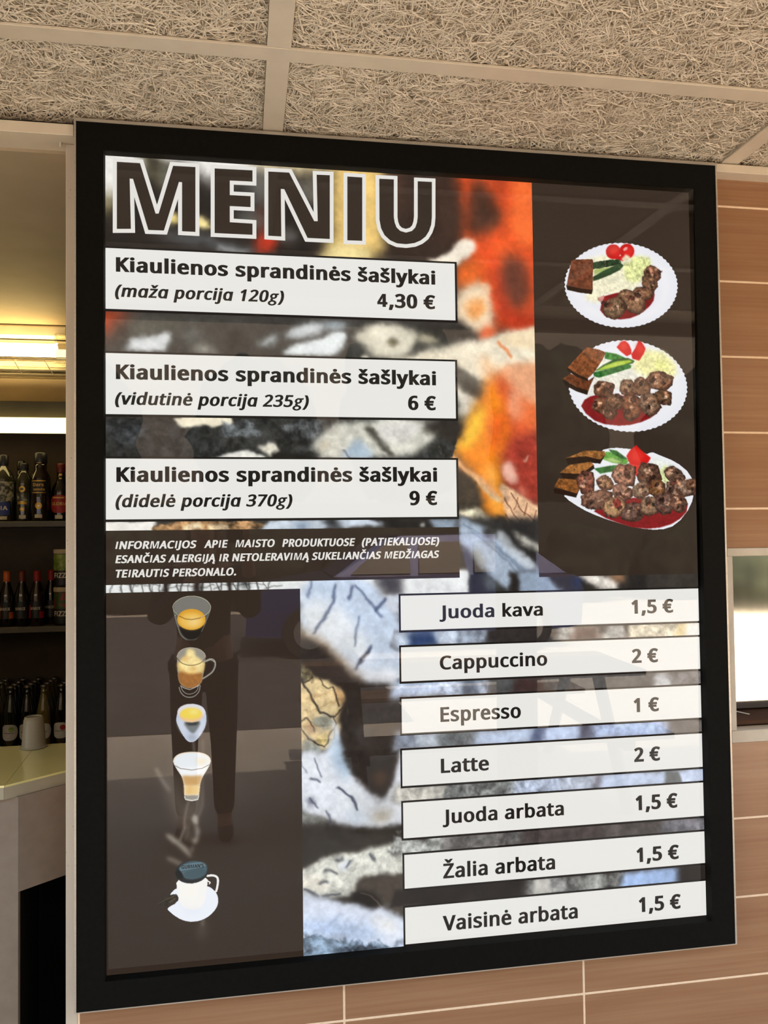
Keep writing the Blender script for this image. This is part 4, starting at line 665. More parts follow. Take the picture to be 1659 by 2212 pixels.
ART_PLATES=[[
[3,236,237,243,0.3,1,62,1363.5,321.1,1521.9,322.2,1354.9,433.6],
[2,243,243,247,10,1,0,1363.5,321.1,1505.9,322.1,1355.9,420.1],
[2,232,233,240,9,1,0,1363.2,332.3,1470.5,333.2,1357.9,402.2],
[2,243,243,247,9,1,0,1363.3,327.8,1457.9,328.6,1358.6,389.8],
[0,244,238,206,4,1,0.12,1260.8,257,1307.5,244.5,1382.6,244,1426,276.2,1425.3,306.1,1393,334.1,1348.9,344.7,1305.1,352.3,1295.3,373.3,1258.5,362.9,1268.5,324.3,1275.3,300.5],
[0,226,232,160,4,1,0.28,1379.4,244.1,1414.2,240.4,1442.7,242.7,1450.2,260.3,1432,290.9,1402.9,314.4,1374.8,305.2,1367.8,269.9],
[0,240,238,200,4,0.9,0.1,1373.3,239.9,1389,237.7,1388.6,254.1,1375.9,260.6],
[2,196,22,24,1,1,0,1341.4,233.1,1362.1,232.1,1341,252.7],
[2,196,22,24,1,1,0,1379.8,229.5,1400.6,228.5,1379.3,249.2],
[0,204,24,26,1,1,0,1326.2,245.1,1395.2,241.9,1382.4,251.4,1366.6,256.6,1344.8,251.6],
[2,226,52,44,4,1,0,1345.3,230.8,1359,230.2,1345,243.3],
[2,224,40,36,4,1,0,1383.5,231.1,1398,230.4,1383.2,245.4],
[0,238,170,160,1,1,0,1368.9,225.3,1375.3,219.6,1382.6,218.7,1379.9,226.2,1371.9,229.9],
[0,240,236,200,2,0.9,0.1,1363.5,252.3,1376.4,238.3,1385.8,242.3,1395,253.8,1379,263.4],
[0,168,186,104,2,1,0,1286.5,282.3,1313,276.7,1338,272.7,1319.1,283.9,1287.7,297],
[0,34,58,34,1,1,0.5,1283.8,264.8,1313.4,257.5,1354.1,252.7,1363.4,256.7,1363.3,264.7,1331.8,273,1300.5,278.8,1283.4,282.5],
[0,42,70,40,1,1,0.4,1282.9,302.5,1312.8,284.7,1344.4,269.4,1363.3,263.6,1370.1,268.3,1359.7,280.6,1331.3,295.2,1299.9,308.3,1283.6,313.7],
[0,44,27,19,0.6,1,0.2,1208.3,326.7,1246.8,332.5,1282.5,334.9,1278.8,348,1243.4,345.3,1211.7,339.5],
[0,112,62,40,0.6,1,0.4,1224.3,263,1233,258.8,1282.4,255.4,1284.8,260.3,1281.6,336.7,1246.8,334,1210.1,327.2],
[0,128,20,26,1,1,0.15,1301.1,389.3,1304.5,375.9,1314.4,352,1348.9,341.8,1386.6,338.8,1399,345.8,1437,344.3,1456.1,340.6,1452.5,358.6,1442.6,372.4,1423.2,389.5,1404,400.5,1385,408,1356.6,412.4,1328.7,407.5,1313.2,403.6],
[0,150,40,30,2,0.5,0.5,1292.5,361.6,1311.3,350.6,1317.3,360.7,1304.7,370],
[0,66,42,32,1.3,1,0.6,1476,296.8,1461.4,309.1,1444.9,301.7,1429.7,300.2,1425.2,282.2,1432.5,273.5,1446.5,263,1464.6,271,1476,277.5],
[0,118,76,58,3.2,1,0.49,1471.4,293.3,1458.9,303.7,1444.7,297.5,1431.6,296.2,1427.8,281.1,1434,273.7,1446,264.9,1461.7,271.7,1471.4,277.1],
[2,178,132,104,2.2,0.75,0.9,1460.6,276.2,1464.5,273,1464,279.8],
[2,160,112,84,2.2,0.75,0.9,1447.2,279.2,1450.8,276.8,1450.1,283.4],
[2,190,150,122,2.2,0.75,0.9,1453,292.6,1457.9,298.7,1450,294.8],
[2,48,28,22,2,0.8,0.9,1437.3,282.9,1442.6,284.7,1434.8,288.4],
[2,74,40,30,2,0.8,0.9,1471.2,281.8,1476.1,278,1473.8,284.9],
[2,58,36,28,2,0.8,0.9,1457.9,290.9,1461.4,285.9,1462.2,293.4],
[0,66,42,32,1.3,1,0.6,1465.8,320.1,1453.4,336.3,1439.8,335.6,1422.3,325.3,1420.6,309.6,1421.7,295,1431.5,289,1454.5,294.2,1463.9,303.3],
[0,112,80,58,3.2,1,0.49,1461.2,317.3,1450.5,330.9,1438.8,330.3,1423.8,321.7,1422.3,308.5,1423.2,296.2,1431.7,291.2,1451.5,295.5,1459.5,303.2],
[2,178,132,104,2.2,0.75,0.9,1445.7,320,1449.2,323.8,1441.5,323.6],
[2,160,112,84,2.2,0.75,0.9,1446.6,307,1451.9,309.9,1444,310.9],
[2,190,150,122,2.2,0.75,0.9,1449.2,315.2,1454.4,308.6,1453.8,318.3],
[2,48,28,22,2,0.8,0.9,1451.6,310.9,1456,315.4,1447.5,314.5],
[2,74,40,30,2,0.8,0.9,1431.3,327.9,1438.7,325,1432.8,331.8],
[2,58,36,28,2,0.8,0.9,1446.4,320.4,1449.5,324.9,1441.5,323.6],
[0,66,42,32,1.3,1,0.6,1456.9,335.6,1447.4,352.8,1430.7,359.6,1400.5,359.2,1394.4,350.1,1395.3,335.5,1402.1,324.9,1421.8,322.8,1451.9,329.6],
[0,130,92,66,3.2,1,0.49,1450.2,335.1,1442.1,349.6,1427.7,355.3,1401.8,354.9,1396.5,347.3,1397.3,335.1,1403.1,326.1,1420.1,324.4,1445.9,330.1],
[2,178,132,104,2.2,0.75,0.9,1419.3,335.4,1425.3,340,1417.4,337.6],
[2,160,112,84,2.2,0.75,0.9,1414.9,344,1421.3,352.5,1410.8,346.8],
[2,190,150,122,2.2,0.75,0.9,1407.5,340.4,1416.6,336.3,1409,343.6],
[2,48,28,22,2,0.8,0.9,1410.9,346.3,1415.8,352.4,1406.3,349.8],
[2,74,40,30,2,0.8,0.9,1409.2,335.1,1416.6,331.5,1410.5,337.7],
[2,58,36,28,2,0.8,0.9,1426.5,328.7,1433.5,332.5,1423.7,333],
[0,66,42,32,1.3,1,0.6,1425.7,386,1411.2,398.4,1383.3,392.3,1350.7,373.1,1343.5,355.2,1361,335,1376.1,329.7,1408,340.7,1433.8,362.6],
[0,136,100,74,3.2,1,0.49,1418.4,380.2,1406,390.6,1381.9,385.5,1353.9,369.4,1347.7,354.4,1362.8,337.4,1375.8,333,1403.2,342.2,1425.3,360.6],
[2,178,132,104,2.2,0.75,0.9,1373,348.1,1381.7,352.1,1369.9,353.6],
[2,160,112,84,2.2,0.75,0.9,1390.6,351.6,1403.4,355.9,1387.7,358.2],
[2,190,150,122,2.2,0.75,0.9,1408.3,355.4,1417.4,348.5,1411.9,359.7],
[2,48,28,22,2,0.8,0.9,1406.6,345.6,1417.3,350,1403.4,351.9],
[2,74,40,30,2,0.8,0.9,1387.6,353.2,1401,357.1,1385.2,359.3],
[2,58,36,28,2,0.8,0.9,1366.2,372.7,1378.9,377.9,1363.1,378.8],
[0,66,42,32,1.3,1,0.6,1371.6,365,1373.6,389.9,1355.6,408,1339.8,413.4,1316.8,406.8,1306.3,393,1310.2,372.6,1328.3,358.8,1359.6,350.7],
[0,118,92,68,3.2,1,0.49,1365.3,365.6,1367,386.5,1351.6,401.7,1338,406.2,1318.2,400.7,1309.1,389.2,1312.5,372,1328.1,360.4,1354.9,353.6],
[2,178,132,104,2.2,0.75,0.9,1329.7,374.4,1342.1,371.7,1330.3,378],
[2,160,112,84,2.2,0.75,0.9,1334.1,386.1,1341,384.2,1335.9,392.9],
[2,190,150,122,2.2,0.75,0.9,1350.7,379.6,1357.3,377.3,1352.5,385.2],
[2,48,28,22,2,0.8,0.9,1315.6,373.5,1325.8,380.2,1311.8,378.4],
[2,74,40,30,2,0.8,0.9,1329.1,372.8,1337.1,373.5,1328.1,379.5],
[2,58,36,28,2,0.8,0.9,1368.2,376.9,1376.1,384.3,1363.8,381.1]],
[
[3,236,237,243,0.3,1,62,1376.3,587.6,1541.8,600.1,1360.6,707.6],
[2,243,243,247,10,1,0,1376.3,587.6,1525.1,598.8,1362.5,693.2],
[2,232,233,240,9,1,0,1376,599.7,1488.1,608.2,1366.3,674.1],
[2,243,243,247,9,1,0,1376.1,594.9,1474.9,602.4,1367.5,660.9],
[0,240,237,222,4,1,0.12,1282.5,529.2,1313.8,516.7,1388.2,532.6,1434.7,564,1412.2,582.2,1342.9,598.2,1293.3,599.2,1268.3,617.1,1259,617.3,1281.6,570.2],
[0,240,236,170,6,1,0.14,1420.8,488.9,1477.7,494.8,1511.9,526.7,1514.4,553.4,1491.7,568.8,1434.6,567,1388,541.4,1394.8,520.6],
[0,232,236,140,5,0.6,0.2,1448.5,519.3,1483.5,515.5,1495.5,544.9,1454.1,545.8],
[0,212,32,30,1,1,0,1344.9,485.9,1358.4,470.8,1368.5,468.2,1379.5,476.7,1386.1,491.3,1385.8,503.1,1373.1,509.3,1357.8,498],
[2,232,70,58,5,1,0,1365,482.4,1375,482.2,1364.8,493.1],
[0,206,26,28,1,1,0,1385.8,503.1,1398.8,485.1,1407.5,465.9,1416.5,471.2,1426.5,487.3,1420.4,502.2,1407.4,519.7,1388.7,515.4],
[2,228,54,46,5,1,0,1410.7,487.7,1418.9,484.2,1416.1,500.1],
[0,58,128,52,1,1,0.35,1312.6,499.1,1345.1,503.6,1374.5,515.8,1344.7,523.3,1310.6,516.8],
[0,40,86,34,1,1,0.2,1283.6,549.7,1307.2,533,1338.6,517.6,1376.2,513.7,1394.8,520.6,1389.9,527.2,1356.9,536.3,1306.9,546.2],
[0,178,206,64,1.5,1,0.1,1286.7,549.6,1310.2,535.9,1344.7,523.3,1379.2,518.6,1390.1,522.2,1366.3,531.6,1325.6,542.3],
[0,214,226,120,3,0.8,0,1307,540.3,1344.6,528.3,1372.8,524.1,1344.4,535.1],
[0,42,104,44,1,1,0.45,1278.3,554.2,1325.6,542.3,1375.8,529.3,1385.7,533.2,1383.4,540.1,1344,552.7,1294,567.6,1280.2,563.8],
[0,44,27,19,0.6,1,0.2,1192.8,573.5,1232,591.6,1265,599.7,1260.7,613.2,1231.7,604.7,1201.5,589.8],
[0,108,58,32,0.6,1,0.4,1193.4,572,1215.9,558.4,1263,576.4,1281.8,564.3,1272.1,583.5,1264,602.6,1232,593],
[0,44,27,19,0.6,1,0.2,1207.4,541.2,1235.8,556.6,1263.2,568.2,1264.5,577.8,1232.6,566.8,1208.4,551.3],
[0,132,74,40,0.6,1,0.4,1261.9,487.6,1295.7,493.7,1314.7,500.6,1304.3,521.4,1282,552.6,1263.1,570.5,1235.8,559.5,1207.4,542.6],
[0,132,24,28,1,1,0.12,1243.2,642.3,1252.7,626.1,1268.3,617.1,1293.1,610.8,1386.3,615.1,1464.5,637.4,1454.5,658.3,1435.2,671.8,1409.7,682.4,1378.2,690.1,1347,692.5,1306.7,688.9,1279.2,679.6,1255,661],
[0,66,42,32,1.3,1,0.6,1338.2,590.5,1331.2,609.5,1313.4,620.6,1294.2,619.1,1280.3,610.1,1278.6,589,1293.4,575.3,1311.8,576.9,1335.5,582.9],
[0,108,72,52,3.2,1,0.49,1332.3,589.8,1326.3,605.7,1311,615.1,1294.4,613.8,1282.5,606.2,1281,588.6,1293.8,577.1,1309.5,578.4,1329.9,583.4],
[2,178,132,104,2.2,0.75,0.9,1297,595.8,1307.3,591.3,1298.9,599.8],
[2,160,112,84,2.2,0.75,0.9,1299,593.5,1307.3,589.9,1300.7,597.3],
[2,190,150,122,2.2,0.75,0.9,1307.6,582.2,1312.5,579.8,1309.6,586.2],
[2,48,28,22,2,0.8,0.9,1327.3,591.3,1333.2,586.7,1330,594.4],
[2,74,40,30,2,0.8,0.9,1321.5,596.6,1330.7,599.1,1320,601.2],
[2,58,36,28,2,0.8,0.9,1291,588.7,1297.1,586.2,1293.2,593.9],
[0,66,42,32,1.3,1,0.6,1389.5,594.1,1382.4,612.2,1369,617.9,1356.3,608.9,1350.2,598.9,1355.2,573.8,1367.9,570.7,1382.9,570,1393.5,578.2],
[0,142,110,84,3.2,1,0.49,1385.9,591.6,1379.8,606.9,1368.3,611.7,1357.4,604.1,1352.1,595.7,1356.4,574.6,1367.3,572.1,1380.2,571.5,1389.4,578.3],
[2,178,132,104,2.2,0.75,0.9,1364.9,580.7,1371.6,579.1,1365.8,585],
[2,160,112,84,2.2,0.75,0.9,1371.7,582.8,1374.7,579.5,1376.6,586.6],
[2,190,150,122,2.2,0.75,0.9,1374,577.5,1378.2,579.9,1371.5,581.1],
[2,48,28,22,2,0.8,0.9,1377.8,586.8,1383.4,586.7,1377.7,592.4],
[2,74,40,30,2,0.8,0.9,1367.2,600.3,1371.2,595.9,1372.4,604.4],
[2,58,36,28,2,0.8,0.9,1372.5,609,1376.5,603.8,1377.6,612.5],
[0,66,42,32,1.3,1,0.6,1436.1,609.7,1419.4,615.2,1401,612.5,1383.2,606.6,1389.9,585.9,1392.8,570.9,1410.6,561.9,1429.5,571.8,1439.6,586.9],
[0,120,84,60,3.2,1,0.49,1431.6,604.5,1417.2,609.1,1401.4,606.9,1386.1,601.9,1391.8,584.5,1394.3,571.9,1409.6,564.3,1425.9,572.7,1434.5,585.3],
[2,178,132,104,2.2,0.75,0.9,1416.7,590.2,1421.5,590.8,1416,593.7],
[2,160,112,84,2.2,0.75,0.9,1410.7,571.6,1415.6,569.7,1412.5,576.3],
[2,190,150,122,2.2,0.75,0.9,1403.6,580.3,1409.7,573.3,1407.6,583.2],
[2,48,28,22,2,0.8,0.9,1410.5,581.3,1416,586.9,1405.8,585.4],
[2,74,40,30,2,0.8,0.9,1398.2,585.7,1404,582.7,1401.1,591],
[2,58,36,28,2,0.8,0.9,1414.1,576.1,1419.8,574.6,1415.3,580.7],
[0,66,42,32,1.3,1,0.6,1500.9,583.3,1478.8,599.8,1455.8,596.4,1438.3,592.8,1423.1,571.1,1438.6,551,1464.1,545.5,1483.9,553.1,1504.8,559.6],
[0,134,92,66,3.2,1,0.49,1493.9,579.1,1474.9,593,1455.2,590.2,1440.1,587.2,1427,568.9,1440.3,552,1462.3,547.4,1479.3,553.8,1497.2,559.3],
[2,178,132,104,2.2,0.75,0.9,1457.8,560.9,1464.4,562.9,1454.9,568.2],
[2,160,112,84,2.2,0.75,0.9,1463.7,561.8,1473,556.6,1466.4,566.2],
[2,190,150,122,2.2,0.75,0.9,1453.2,576.3,1459.8,570.8,1456.8,580.2],
[2,48,28,22,2,0.8,0.9,1476.5,556.5,1486,564,1472.2,561.3],
[2,74,40,30,2,0.8,0.9,1442.7,570.7,1453.5,568.4,1444.1,577.9],
[2,58,36,28,2,0.8,0.9,1474.5,577.6,1480.4,583,1471.1,580.8],
[0,66,42,32,1.3,1,0.6,1496.4,622.8,1494.4,637.7,1470.6,635.9,1455.6,629,1447.7,618.5,1450.3,602.6,1470.7,594.7,1482.2,596.5,1498.3,604],
[0,110,80,56,3.2,1,0.49,1491.8,619.8,1490,632.2,1469.7,630.8,1456.7,625,1449.9,616.2,1452.1,602.8,1469.7,596.2,1479.6,597.6,1493.4,604],
[2,178,132,104,2.2,0.75,0.9,1471.7,617.8,1476.6,616.5,1473.1,623.2],
[2,160,112,84,2.2,0.75,0.9,1482.7,607,1487.9,613.1,1479.1,609.7],
[2,190,150,122,2.2,0.75,0.9,1479.8,616.6,1485.5,619.2,1477.4,621],
[2,48,28,22,2,0.8,0.9,1479.8,622.6,1483.7,618.6,1482.9,625.1],
[2,74,40,30,2,0.8,0.9,1455.5,625,1462.9,624.5,1455.7,629.2],
[2,58,36,28,2,0.8,0.9,1469.6,629.1,1477.8,624.7,1471.5,632.3],
[0,66,42,32,1.3,1,0.6,1315,651.3,1308.8,663,1294.8,659.7,1274.9,652.8,1271.3,644.3,1281.3,621.8,1291.6,619.8,1305.2,617.7,1322.1,630.7],
[0,140,90,66,3.2,1,0.49,1311.1,647.6,1305.8,657.5,1293.8,654.7,1276.6,649,1273.6,641.8,1282.2,622.9,1291,621.2,1302.7,619.4,1317.2,630.3],
[2,178,132,104,2.2,0.75,0.9,1297.9,637,1300.5,634,1301.1,639.5],
[2,160,112,84,2.2,0.75,0.9,1292.8,642,1296,638.1,1295.3,643.7],
[2,190,150,122,2.2,0.75,0.9,1297.5,634.7,1303.4,635,1297.1,638.8],
[2,48,28,22,2,0.8,0.9,1304.4,645,1307.4,648.3,1300.4,648.4],
[2,74,40,30,2,0.8,0.9,1282.6,630.9,1287.7,631.2,1282.2,634.2],
[2,58,36,28,2,0.8,0.9,1282.3,641.2,1287.6,643.5,1279.8,645.9],
[0,66,42,32,1.3,1,0.6,1365,634,1352.4,651.3,1341,653.1,1320.7,652.1,1310.5,630.4,1314.4,622,1326.3,609.9,1347.4,608.5,1360.3,618.3],
[0,118,82,58,3.2,1,0.49,1359.7,631.5,1348.9,646,1339,647.6,1321.6,646.8,1312.8,628.5,1316.2,621.5,1326.4,611.3,1344.5,610.1,1355.7,618.4],
[2,178,132,104,2.2,0.75,0.9,1333.6,622.9,1339.4,621.4,1334.5,626.7],
[2,160,112,84,2.2,0.75,0.9,1341.6,629.7,1348.1,630.3,1340.9,635.2],
[2,190,150,122,2.2,0.75,0.9,1344.3,619.8,1353.3,618.7,1344.8,624.7],
[2,48,28,22,2,0.8,0.9,1345.4,617.2,1355.1,621,1342.8,622.7],
[2,74,40,30,2,0.8,0.9,1334.8,646.8,1339.8,641.3,1337.9,649.2],
[2,58,36,28,2,0.8,0.9,1343.4,639.5,1349.5,632.8,1346.9,642.2],
[0,66,42,32,1.3,1,0.6,1333.2,672.6,1326.6,677.3,1309.1,673.6,1296.3,653.6,1298.8,645.7,1308.9,637.6,1319.6,634.6,1339.2,651.6,1342.9,660.8],
[0,96,64,46,3.2,1,0.49,1330,668.7,1324.4,672.7,1309.3,669.6,1298.3,652.8,1300.5,646.1,1309.1,639.3,1318.4,636.8,1335.2,651.1,1338.4,658.8],
[2,178,132,104,2.2,0.75,0.9,1322.4,660.1,1327.6,663.4,1319.7,663.9],
[2,160,112,84,2.2,0.75,0.9,1321.9,656.5,1330.5,655.3,1322.3,659.7],
[2,190,150,122,2.2,0.75,0.9,1306.1,656.6,1311.1,663.2,1303.1,658.7],
[2,48,28,22,2,0.8,0.9,1312.4,653.8,1318,647.3,1315.2,655.9],
[2,74,40,30,2,0.8,0.9,1328.2,656.4,1333.5,661.3,1325.4,659.1],
[2,58,36,28,2,0.8,0.9,1311.4,661.6,1317.5,662.3,1311,664.6],
[0,66,42,32,1.3,1,0.6,1410.3,644.9,1406.9,664.5,1382.2,682.6,1362.9,675.7,1358.7,655.3,1357.6,623.2,1366.2,612.9,1385.7,601.9,1409.1,622.2],
[0,124,78,54,3.2,1,0.49,1405.2,641.2,1402.2,657.6,1381,672.8,1364.4,667,1360.8,649.9,1359.9,623,1367.3,614.3,1384,605,1404.1,622.1],
[2,178,132,104,2.2,0.75,0.9,1383.7,624.1,1392,626,1381,633.6],
[2,160,112,84,2.2,0.75,0.9,1384.1,623.3,1389,624,1382.5,630.9],
[2,190,150,122,2.2,0.75,0.9,1384.3,643.7,1390.5,641.3,1386.1,648.3],
[2,48,28,22,2,0.8,0.9,1372,655.6,1377.2,662.7,1365,660.1],
[2,74,40,30,2,0.8,0.9,1393.7,615.2,1403,615.7,1392.7,624.6],
[2,58,36,28,2,0.8,0.9,1388.9,623.8,1397.7,624,1388.2,633.3],
[0,66,42,32,1.3,1,0.6,1458.3,621.1,1468.9,642.4,1451.1,661.7,1435.7,668.9,1415.3,658.9,1406.3,641.9,1409.9,612.6,1434,603.8,1455.6,607.5],
[0,130,100,78,3.2,1,0.49,1453.8,620.8,1462.9,638.7,1447.7,655,1434.4,661,1416.8,652.7,1409.1,638.3,1412.2,613.8,1432.9,606.4,1451.5,609.4],
[2,178,132,104,2.2,0.75,0.9,1429.4,625,1436.2,621.2,1433.2,631.5],
[2,160,112,84,2.2,0.75,0.9,1444.3,627.1,1451.3,625.6,1445.1,630.7],
[2,190,150,122,2.2,0.75,0.9,1438.8,639.7,1448.4,641.6,1436.8,647.1],
[2,48,28,22,2,0.8,0.9,1428.4,642,1436.8,645.5,1425.2,648.1],
[2,74,40,30,2,0.8,0.9,1421.1,650.4,1427.2,647.5,1423.7,655.4],
[2,58,36,28,2,0.8,0.9,1421.7,619.9,1427.2,622.9,1417.7,626.1]],
[
[0,240,241,246,0.3,1,0,1191.9,876.1,1204.4,887.6,1225.4,901,1249.5,914.4,1273.7,924.9,1304.2,936.2,1341,947.5,1378,957.4,1409.1,962.7,1437.3,965.3,1465.7,964.2,1491.1,957.1,1513.8,941.4,1535.2,916.9,1548.6,892.7,1554.7,869.1,1554.1,845.4,1548.7,828.2,1536.4,810.5,1514.5,793.4,1492.5,781.7,1464.3,771.2,1440.8,761.9,1431.3,763.1,1423.4,766.6,1401.6,758,1376.7,753.4,1339.4,750.4,1317.7,752,1302.1,755.6,1277,778.4,1242.5,816.2,1205.1,856.5],
[0,224,226,236,5,0.6,0,1204.6,879.6,1273.9,917.4,1341.2,940,1409.3,955.1,1465.9,955.7,1514.2,927.9,1537.7,880.9,1441.2,933.2,1317,914.8],
[0,236,240,228,6,0.9,0.1,1438.9,774.8,1492.3,792.3,1532.9,821.7,1506.8,845.4,1456.5,827.7,1432,798.3],
[0,222,232,160,3,0.9,0.25,1456.9,810,1476.3,793.8,1490.1,815.9,1478.1,849.8,1459.5,833.6],
[0,96,158,66,1,1,0.25,1293.9,778.9,1308.2,760.8,1339.1,763.6,1372.8,784.5,1363.2,795,1326.1,789.9],
[0,196,214,140,2,0.8,0,1304.6,781.2,1326.4,776.8,1357.1,789.8,1332.3,789.3],
[0,40,98,42,1,1,0.35,1316.1,754.4,1339.2,758.3,1371.3,781,1351.2,778.7,1326.6,766.6],
[0,44,104,44,1,1,0.4,1274.9,805.1,1319.7,797.2,1348.3,795.6,1325.5,812.6,1291.5,818.4],
[0,226,44,34,1,1,0,1372,793.2,1410,798.4,1401.6,821.8,1390.6,823.3,1378.5,807.8],
[0,214,30,28,1,1,0,1394.1,742.8,1405.4,755,1434.5,776.3,1425.9,789.5,1410,799,1375.7,794.4,1365.3,772.2,1376.6,756.1],
[0,234,62,48,5,0.7,0,1382.7,763.3,1395.5,751.5,1416.9,772,1400.9,786.7,1379.1,780.9],
[0,44,27,19,0.6,1,0.2,1197.6,778.2,1252.6,770.4,1307.4,768.1,1292.7,792.3,1252.2,788.7,1203.9,794.6],
[0,150,98,50,0.6,1,0.4,1197.6,778.2,1249.8,758.3,1305.1,759.1,1307.4,770.1,1292.3,781.3,1252.6,772.7],
[0,44,27,19,0.6,1,0.2,1180.2,816.2,1242.5,816.2,1274.2,794.4,1276.4,804.5,1248.4,823.4,1236,832.1,1190.4,832.1],
[0,156,100,50,0.6,1,0.4,1180.2,816.2,1206.3,796,1267.6,787.2,1274.2,794.4,1242.4,819.1],
[0,44,27,19,0.6,1,0.2,1163.9,856.5,1226.2,865.2,1234.9,856.6,1224.3,880.2,1183.5,871.4,1165.5,868.5],
[0,138,84,40,0.6,1,0.4,1164.3,852.2,1178.3,830.6,1226.8,833.5,1234.9,856.6,1226.1,869.6],
[0,134,24,28,1,1,0.12,1272.4,916,1299,894.4,1348.7,883,1411.1,880.4,1473.8,892.4,1536.6,898.6,1531.9,919.2,1513.9,936.7,1488.1,951.2,1456.3,959.7,1421.6,962.8,1378,958.9,1341,947.5,1304.2,933.8],
[0,66,42,32,1.3,1,0.6,1276.3,831.7,1273.8,867.5,1255,870.7,1240,871.2,1227.9,846.7,1225,832.3,1241.5,810.8,1249.1,810.4,1272.3,814.5],
[0,140,84,68,3.2,1,0.49,1271.5,830.1,1269.4,860.2,1253.2,862.9,1240.3,863.3,1229.9,842.8,1227.4,830.6,1241.6,812.5,1248.1,812.3,1268,815.7],
[2,178,132,104,2.2,0.75,0.9,1250.5,838.3,1257.1,840.8,1247.4,845.1],
[2,160,112,84,2.2,0.75,0.9,1248.3,827.9,1252.2,832.9,1241.2,832.9],
[2,190,150,122,2.2,0.75,0.9,1242.8,847.6,1249.2,844,1247.3,855],
[2,48,28,22,2,0.8,0.9,1245.8,816.9,1251.8,813,1249,821.3],
[2,74,40,30,2,0.8,0.9,1256,849.3,1260,845.5,1261.8,854.8],
[2,58,36,28,2,0.8,0.9,1252.7,817.3,1260.6,820.8,1248.7,825.3],
[0,66,42,32,1.3,1,0.6,1322.7,860,1307.3,863.8,1299.6,861,1284.8,852.6,1279.5,835.3,1293.2,824.6,1305.2,819.5,1318.4,829.8,1330,843.6],
[0,150,110,78,3.2,1,0.49,1318.9,855.5,1305.7,858.7,1299,856.3,1286.3,849.3,1281.7,834.7,1293.6,825.8,1303.8,821.5,1315.2,830.2,1325.1,841.8],
[2,178,132,104,2.2,0.75,0.9,1299,832.1,1304.9,825.8,1303.3,835.7],
[2,160,112,84,2.2,0.75,0.9,1303.3,829.4,1308.9,829.2,1303.3,832.3],
[2,190,150,122,2.2,0.75,0.9,1295.1,845.8,1303,842.6,1296.6,849.3],
[2,48,28,22,2,0.8,0.9,1288.6,842.8,1296.4,839.6,1290.5,847.2],
[2,74,40,30,2,0.8,0.9,1295,855.3,1302.2,854.2,1295.5,858.4],
[2,58,36,28,2,0.8,0.9,1305.6,855.7,1309.2,852.2,1308.5,858.4],
[0,66,42,32,1.3,1,0.6,1389.7,833.7,1385.4,850.6,1361.5,852.5,1331.6,841.7,1322.2,823.6,1325.6,812.1,1343.7,791.3,1367.5,796.3,1392.4,798.9],
[0,170,120,96,3.2,1,0.49,1383.2,829.2,1379.5,843.4,1359,845,1333.3,835.9,1325.2,820.6,1328.1,811,1343.6,793.5,1364.1,797.7,1385.5,799.9],
[2,178,132,104,2.2,0.75,0.9,1341.7,818.8,1345.6,823.7,1337.2,822.1],
[2,160,112,84,2.2,0.75,0.9,1348.4,805.2,1353.7,808.3,1345,810.1],
[2,190,150,122,2.2,0.75,0.9,1340,820,1351.6,823.1,1337.8,826.7],
[2,48,28,22,2,0.8,0.9,1367.7,824.2,1376.3,831.8,1362.8,829],
[2,74,40,30,2,0.8,0.9,1369.4,801,1377.5,805.3,1364.4,809.1],
[2,58,36,28,2,0.8,0.9,1367.4,814.4,1374.2,823.5,1361.6,818.2],
[0,66,42,32,1.3,1,0.6,1454.1,843.1,1433.2,858.2,1406.9,852.5,1395.2,833.9,1396.6,808.4,1407.9,787.2,1441.1,792.6,1454.4,796.1,1465.3,832.9],
[0,92,64,50,3.2,1,0.49,1448.4,836.9,1430.4,849.5,1407.8,844.8,1397.7,829.1,1398.9,807.8,1408.7,789.9,1437.2,794.4,1448.6,797.4,1458,828.3],
[2,178,132,104,2.2,0.75,0.9,1428.1,820.3,1436,810.6,1435.7,825.5],
[2,160,112,84,2.2,0.75,0.9,1427.3,824.3,1435.3,822.3,1429.2,832],
[2,190,150,122,2.2,0.75,0.9,1424.2,808.9,1433.3,812.5,1420.2,817.2],
[2,48,28,22,2,0.8,0.9,1438.2,828.5,1449.5,825.6,1439.9,835.1],
[2,74,40,30,2,0.8,0.9,1404.7,824.5,1418.5,826.2,1403.7,830.5],
[2,58,36,28,2,0.8,0.9,1424.4,841,1436.7,840.6,1424.5,846.6],
[0,66,42,32,1.3,1,0.6,1529.9,840.8,1512.4,849.9,1488.2,840.4,1476.9,828.8,1468.9,810.9,1481,800.4,1495.9,796,1521.6,811.1,1531.3,827.6],
[0,110,82,66,3.2,1,0.49,1523.8,836.1,1508.8,843.8,1488,835.8,1478.2,826,1471.3,811,1481.8,802.2,1494.6,798.4,1516.7,811.2,1525,825.1],
[2,178,132,104,2.2,0.75,0.9,1491.9,807.2,1503.3,802.8,1494,812.1],
[2,160,112,84,2.2,0.75,0.9,1505.2,826.9,1510.8,829.6,1503.2,830.3],
[2,190,150,122,2.2,0.75,0.9,1485.9,816.6,1497.9,817.8,1485.5,819.9],
[2,48,28,22,2,0.8,0.9,1506.2,815.3,1515.1,816.4,1505.5,819.6],
[2,74,40,30,2,0.8,0.9,1504,831.8,1510.8,829.7,1505,834.7],
[2,58,36,28,2,0.8,0.9,1515.9,833.7,1522.9,837.8,1513.7,836.7],
[0,66,42,32,1.3,1,0.6,1569.9,850.8,1557.6,873.7,1525.2,881.6,1496.6,888.1,1466.5,874.6,1474.3,857.8,1478.5,839.3,1523.9,836,1552.7,831.1],
[0,140,112,94,3.2,1,0.49,1560,849.9,1549.5,869.1,1521.6,875.8,1497,881.2,1471.1,869.8,1477.8,855.8,1481.5,840.2,1520.5,837.5,1545.2,833.3],
[2,178,132,104,2.2,0.75,0.9,1487.1,853.5,1493.5,848,1491.2,857.5],
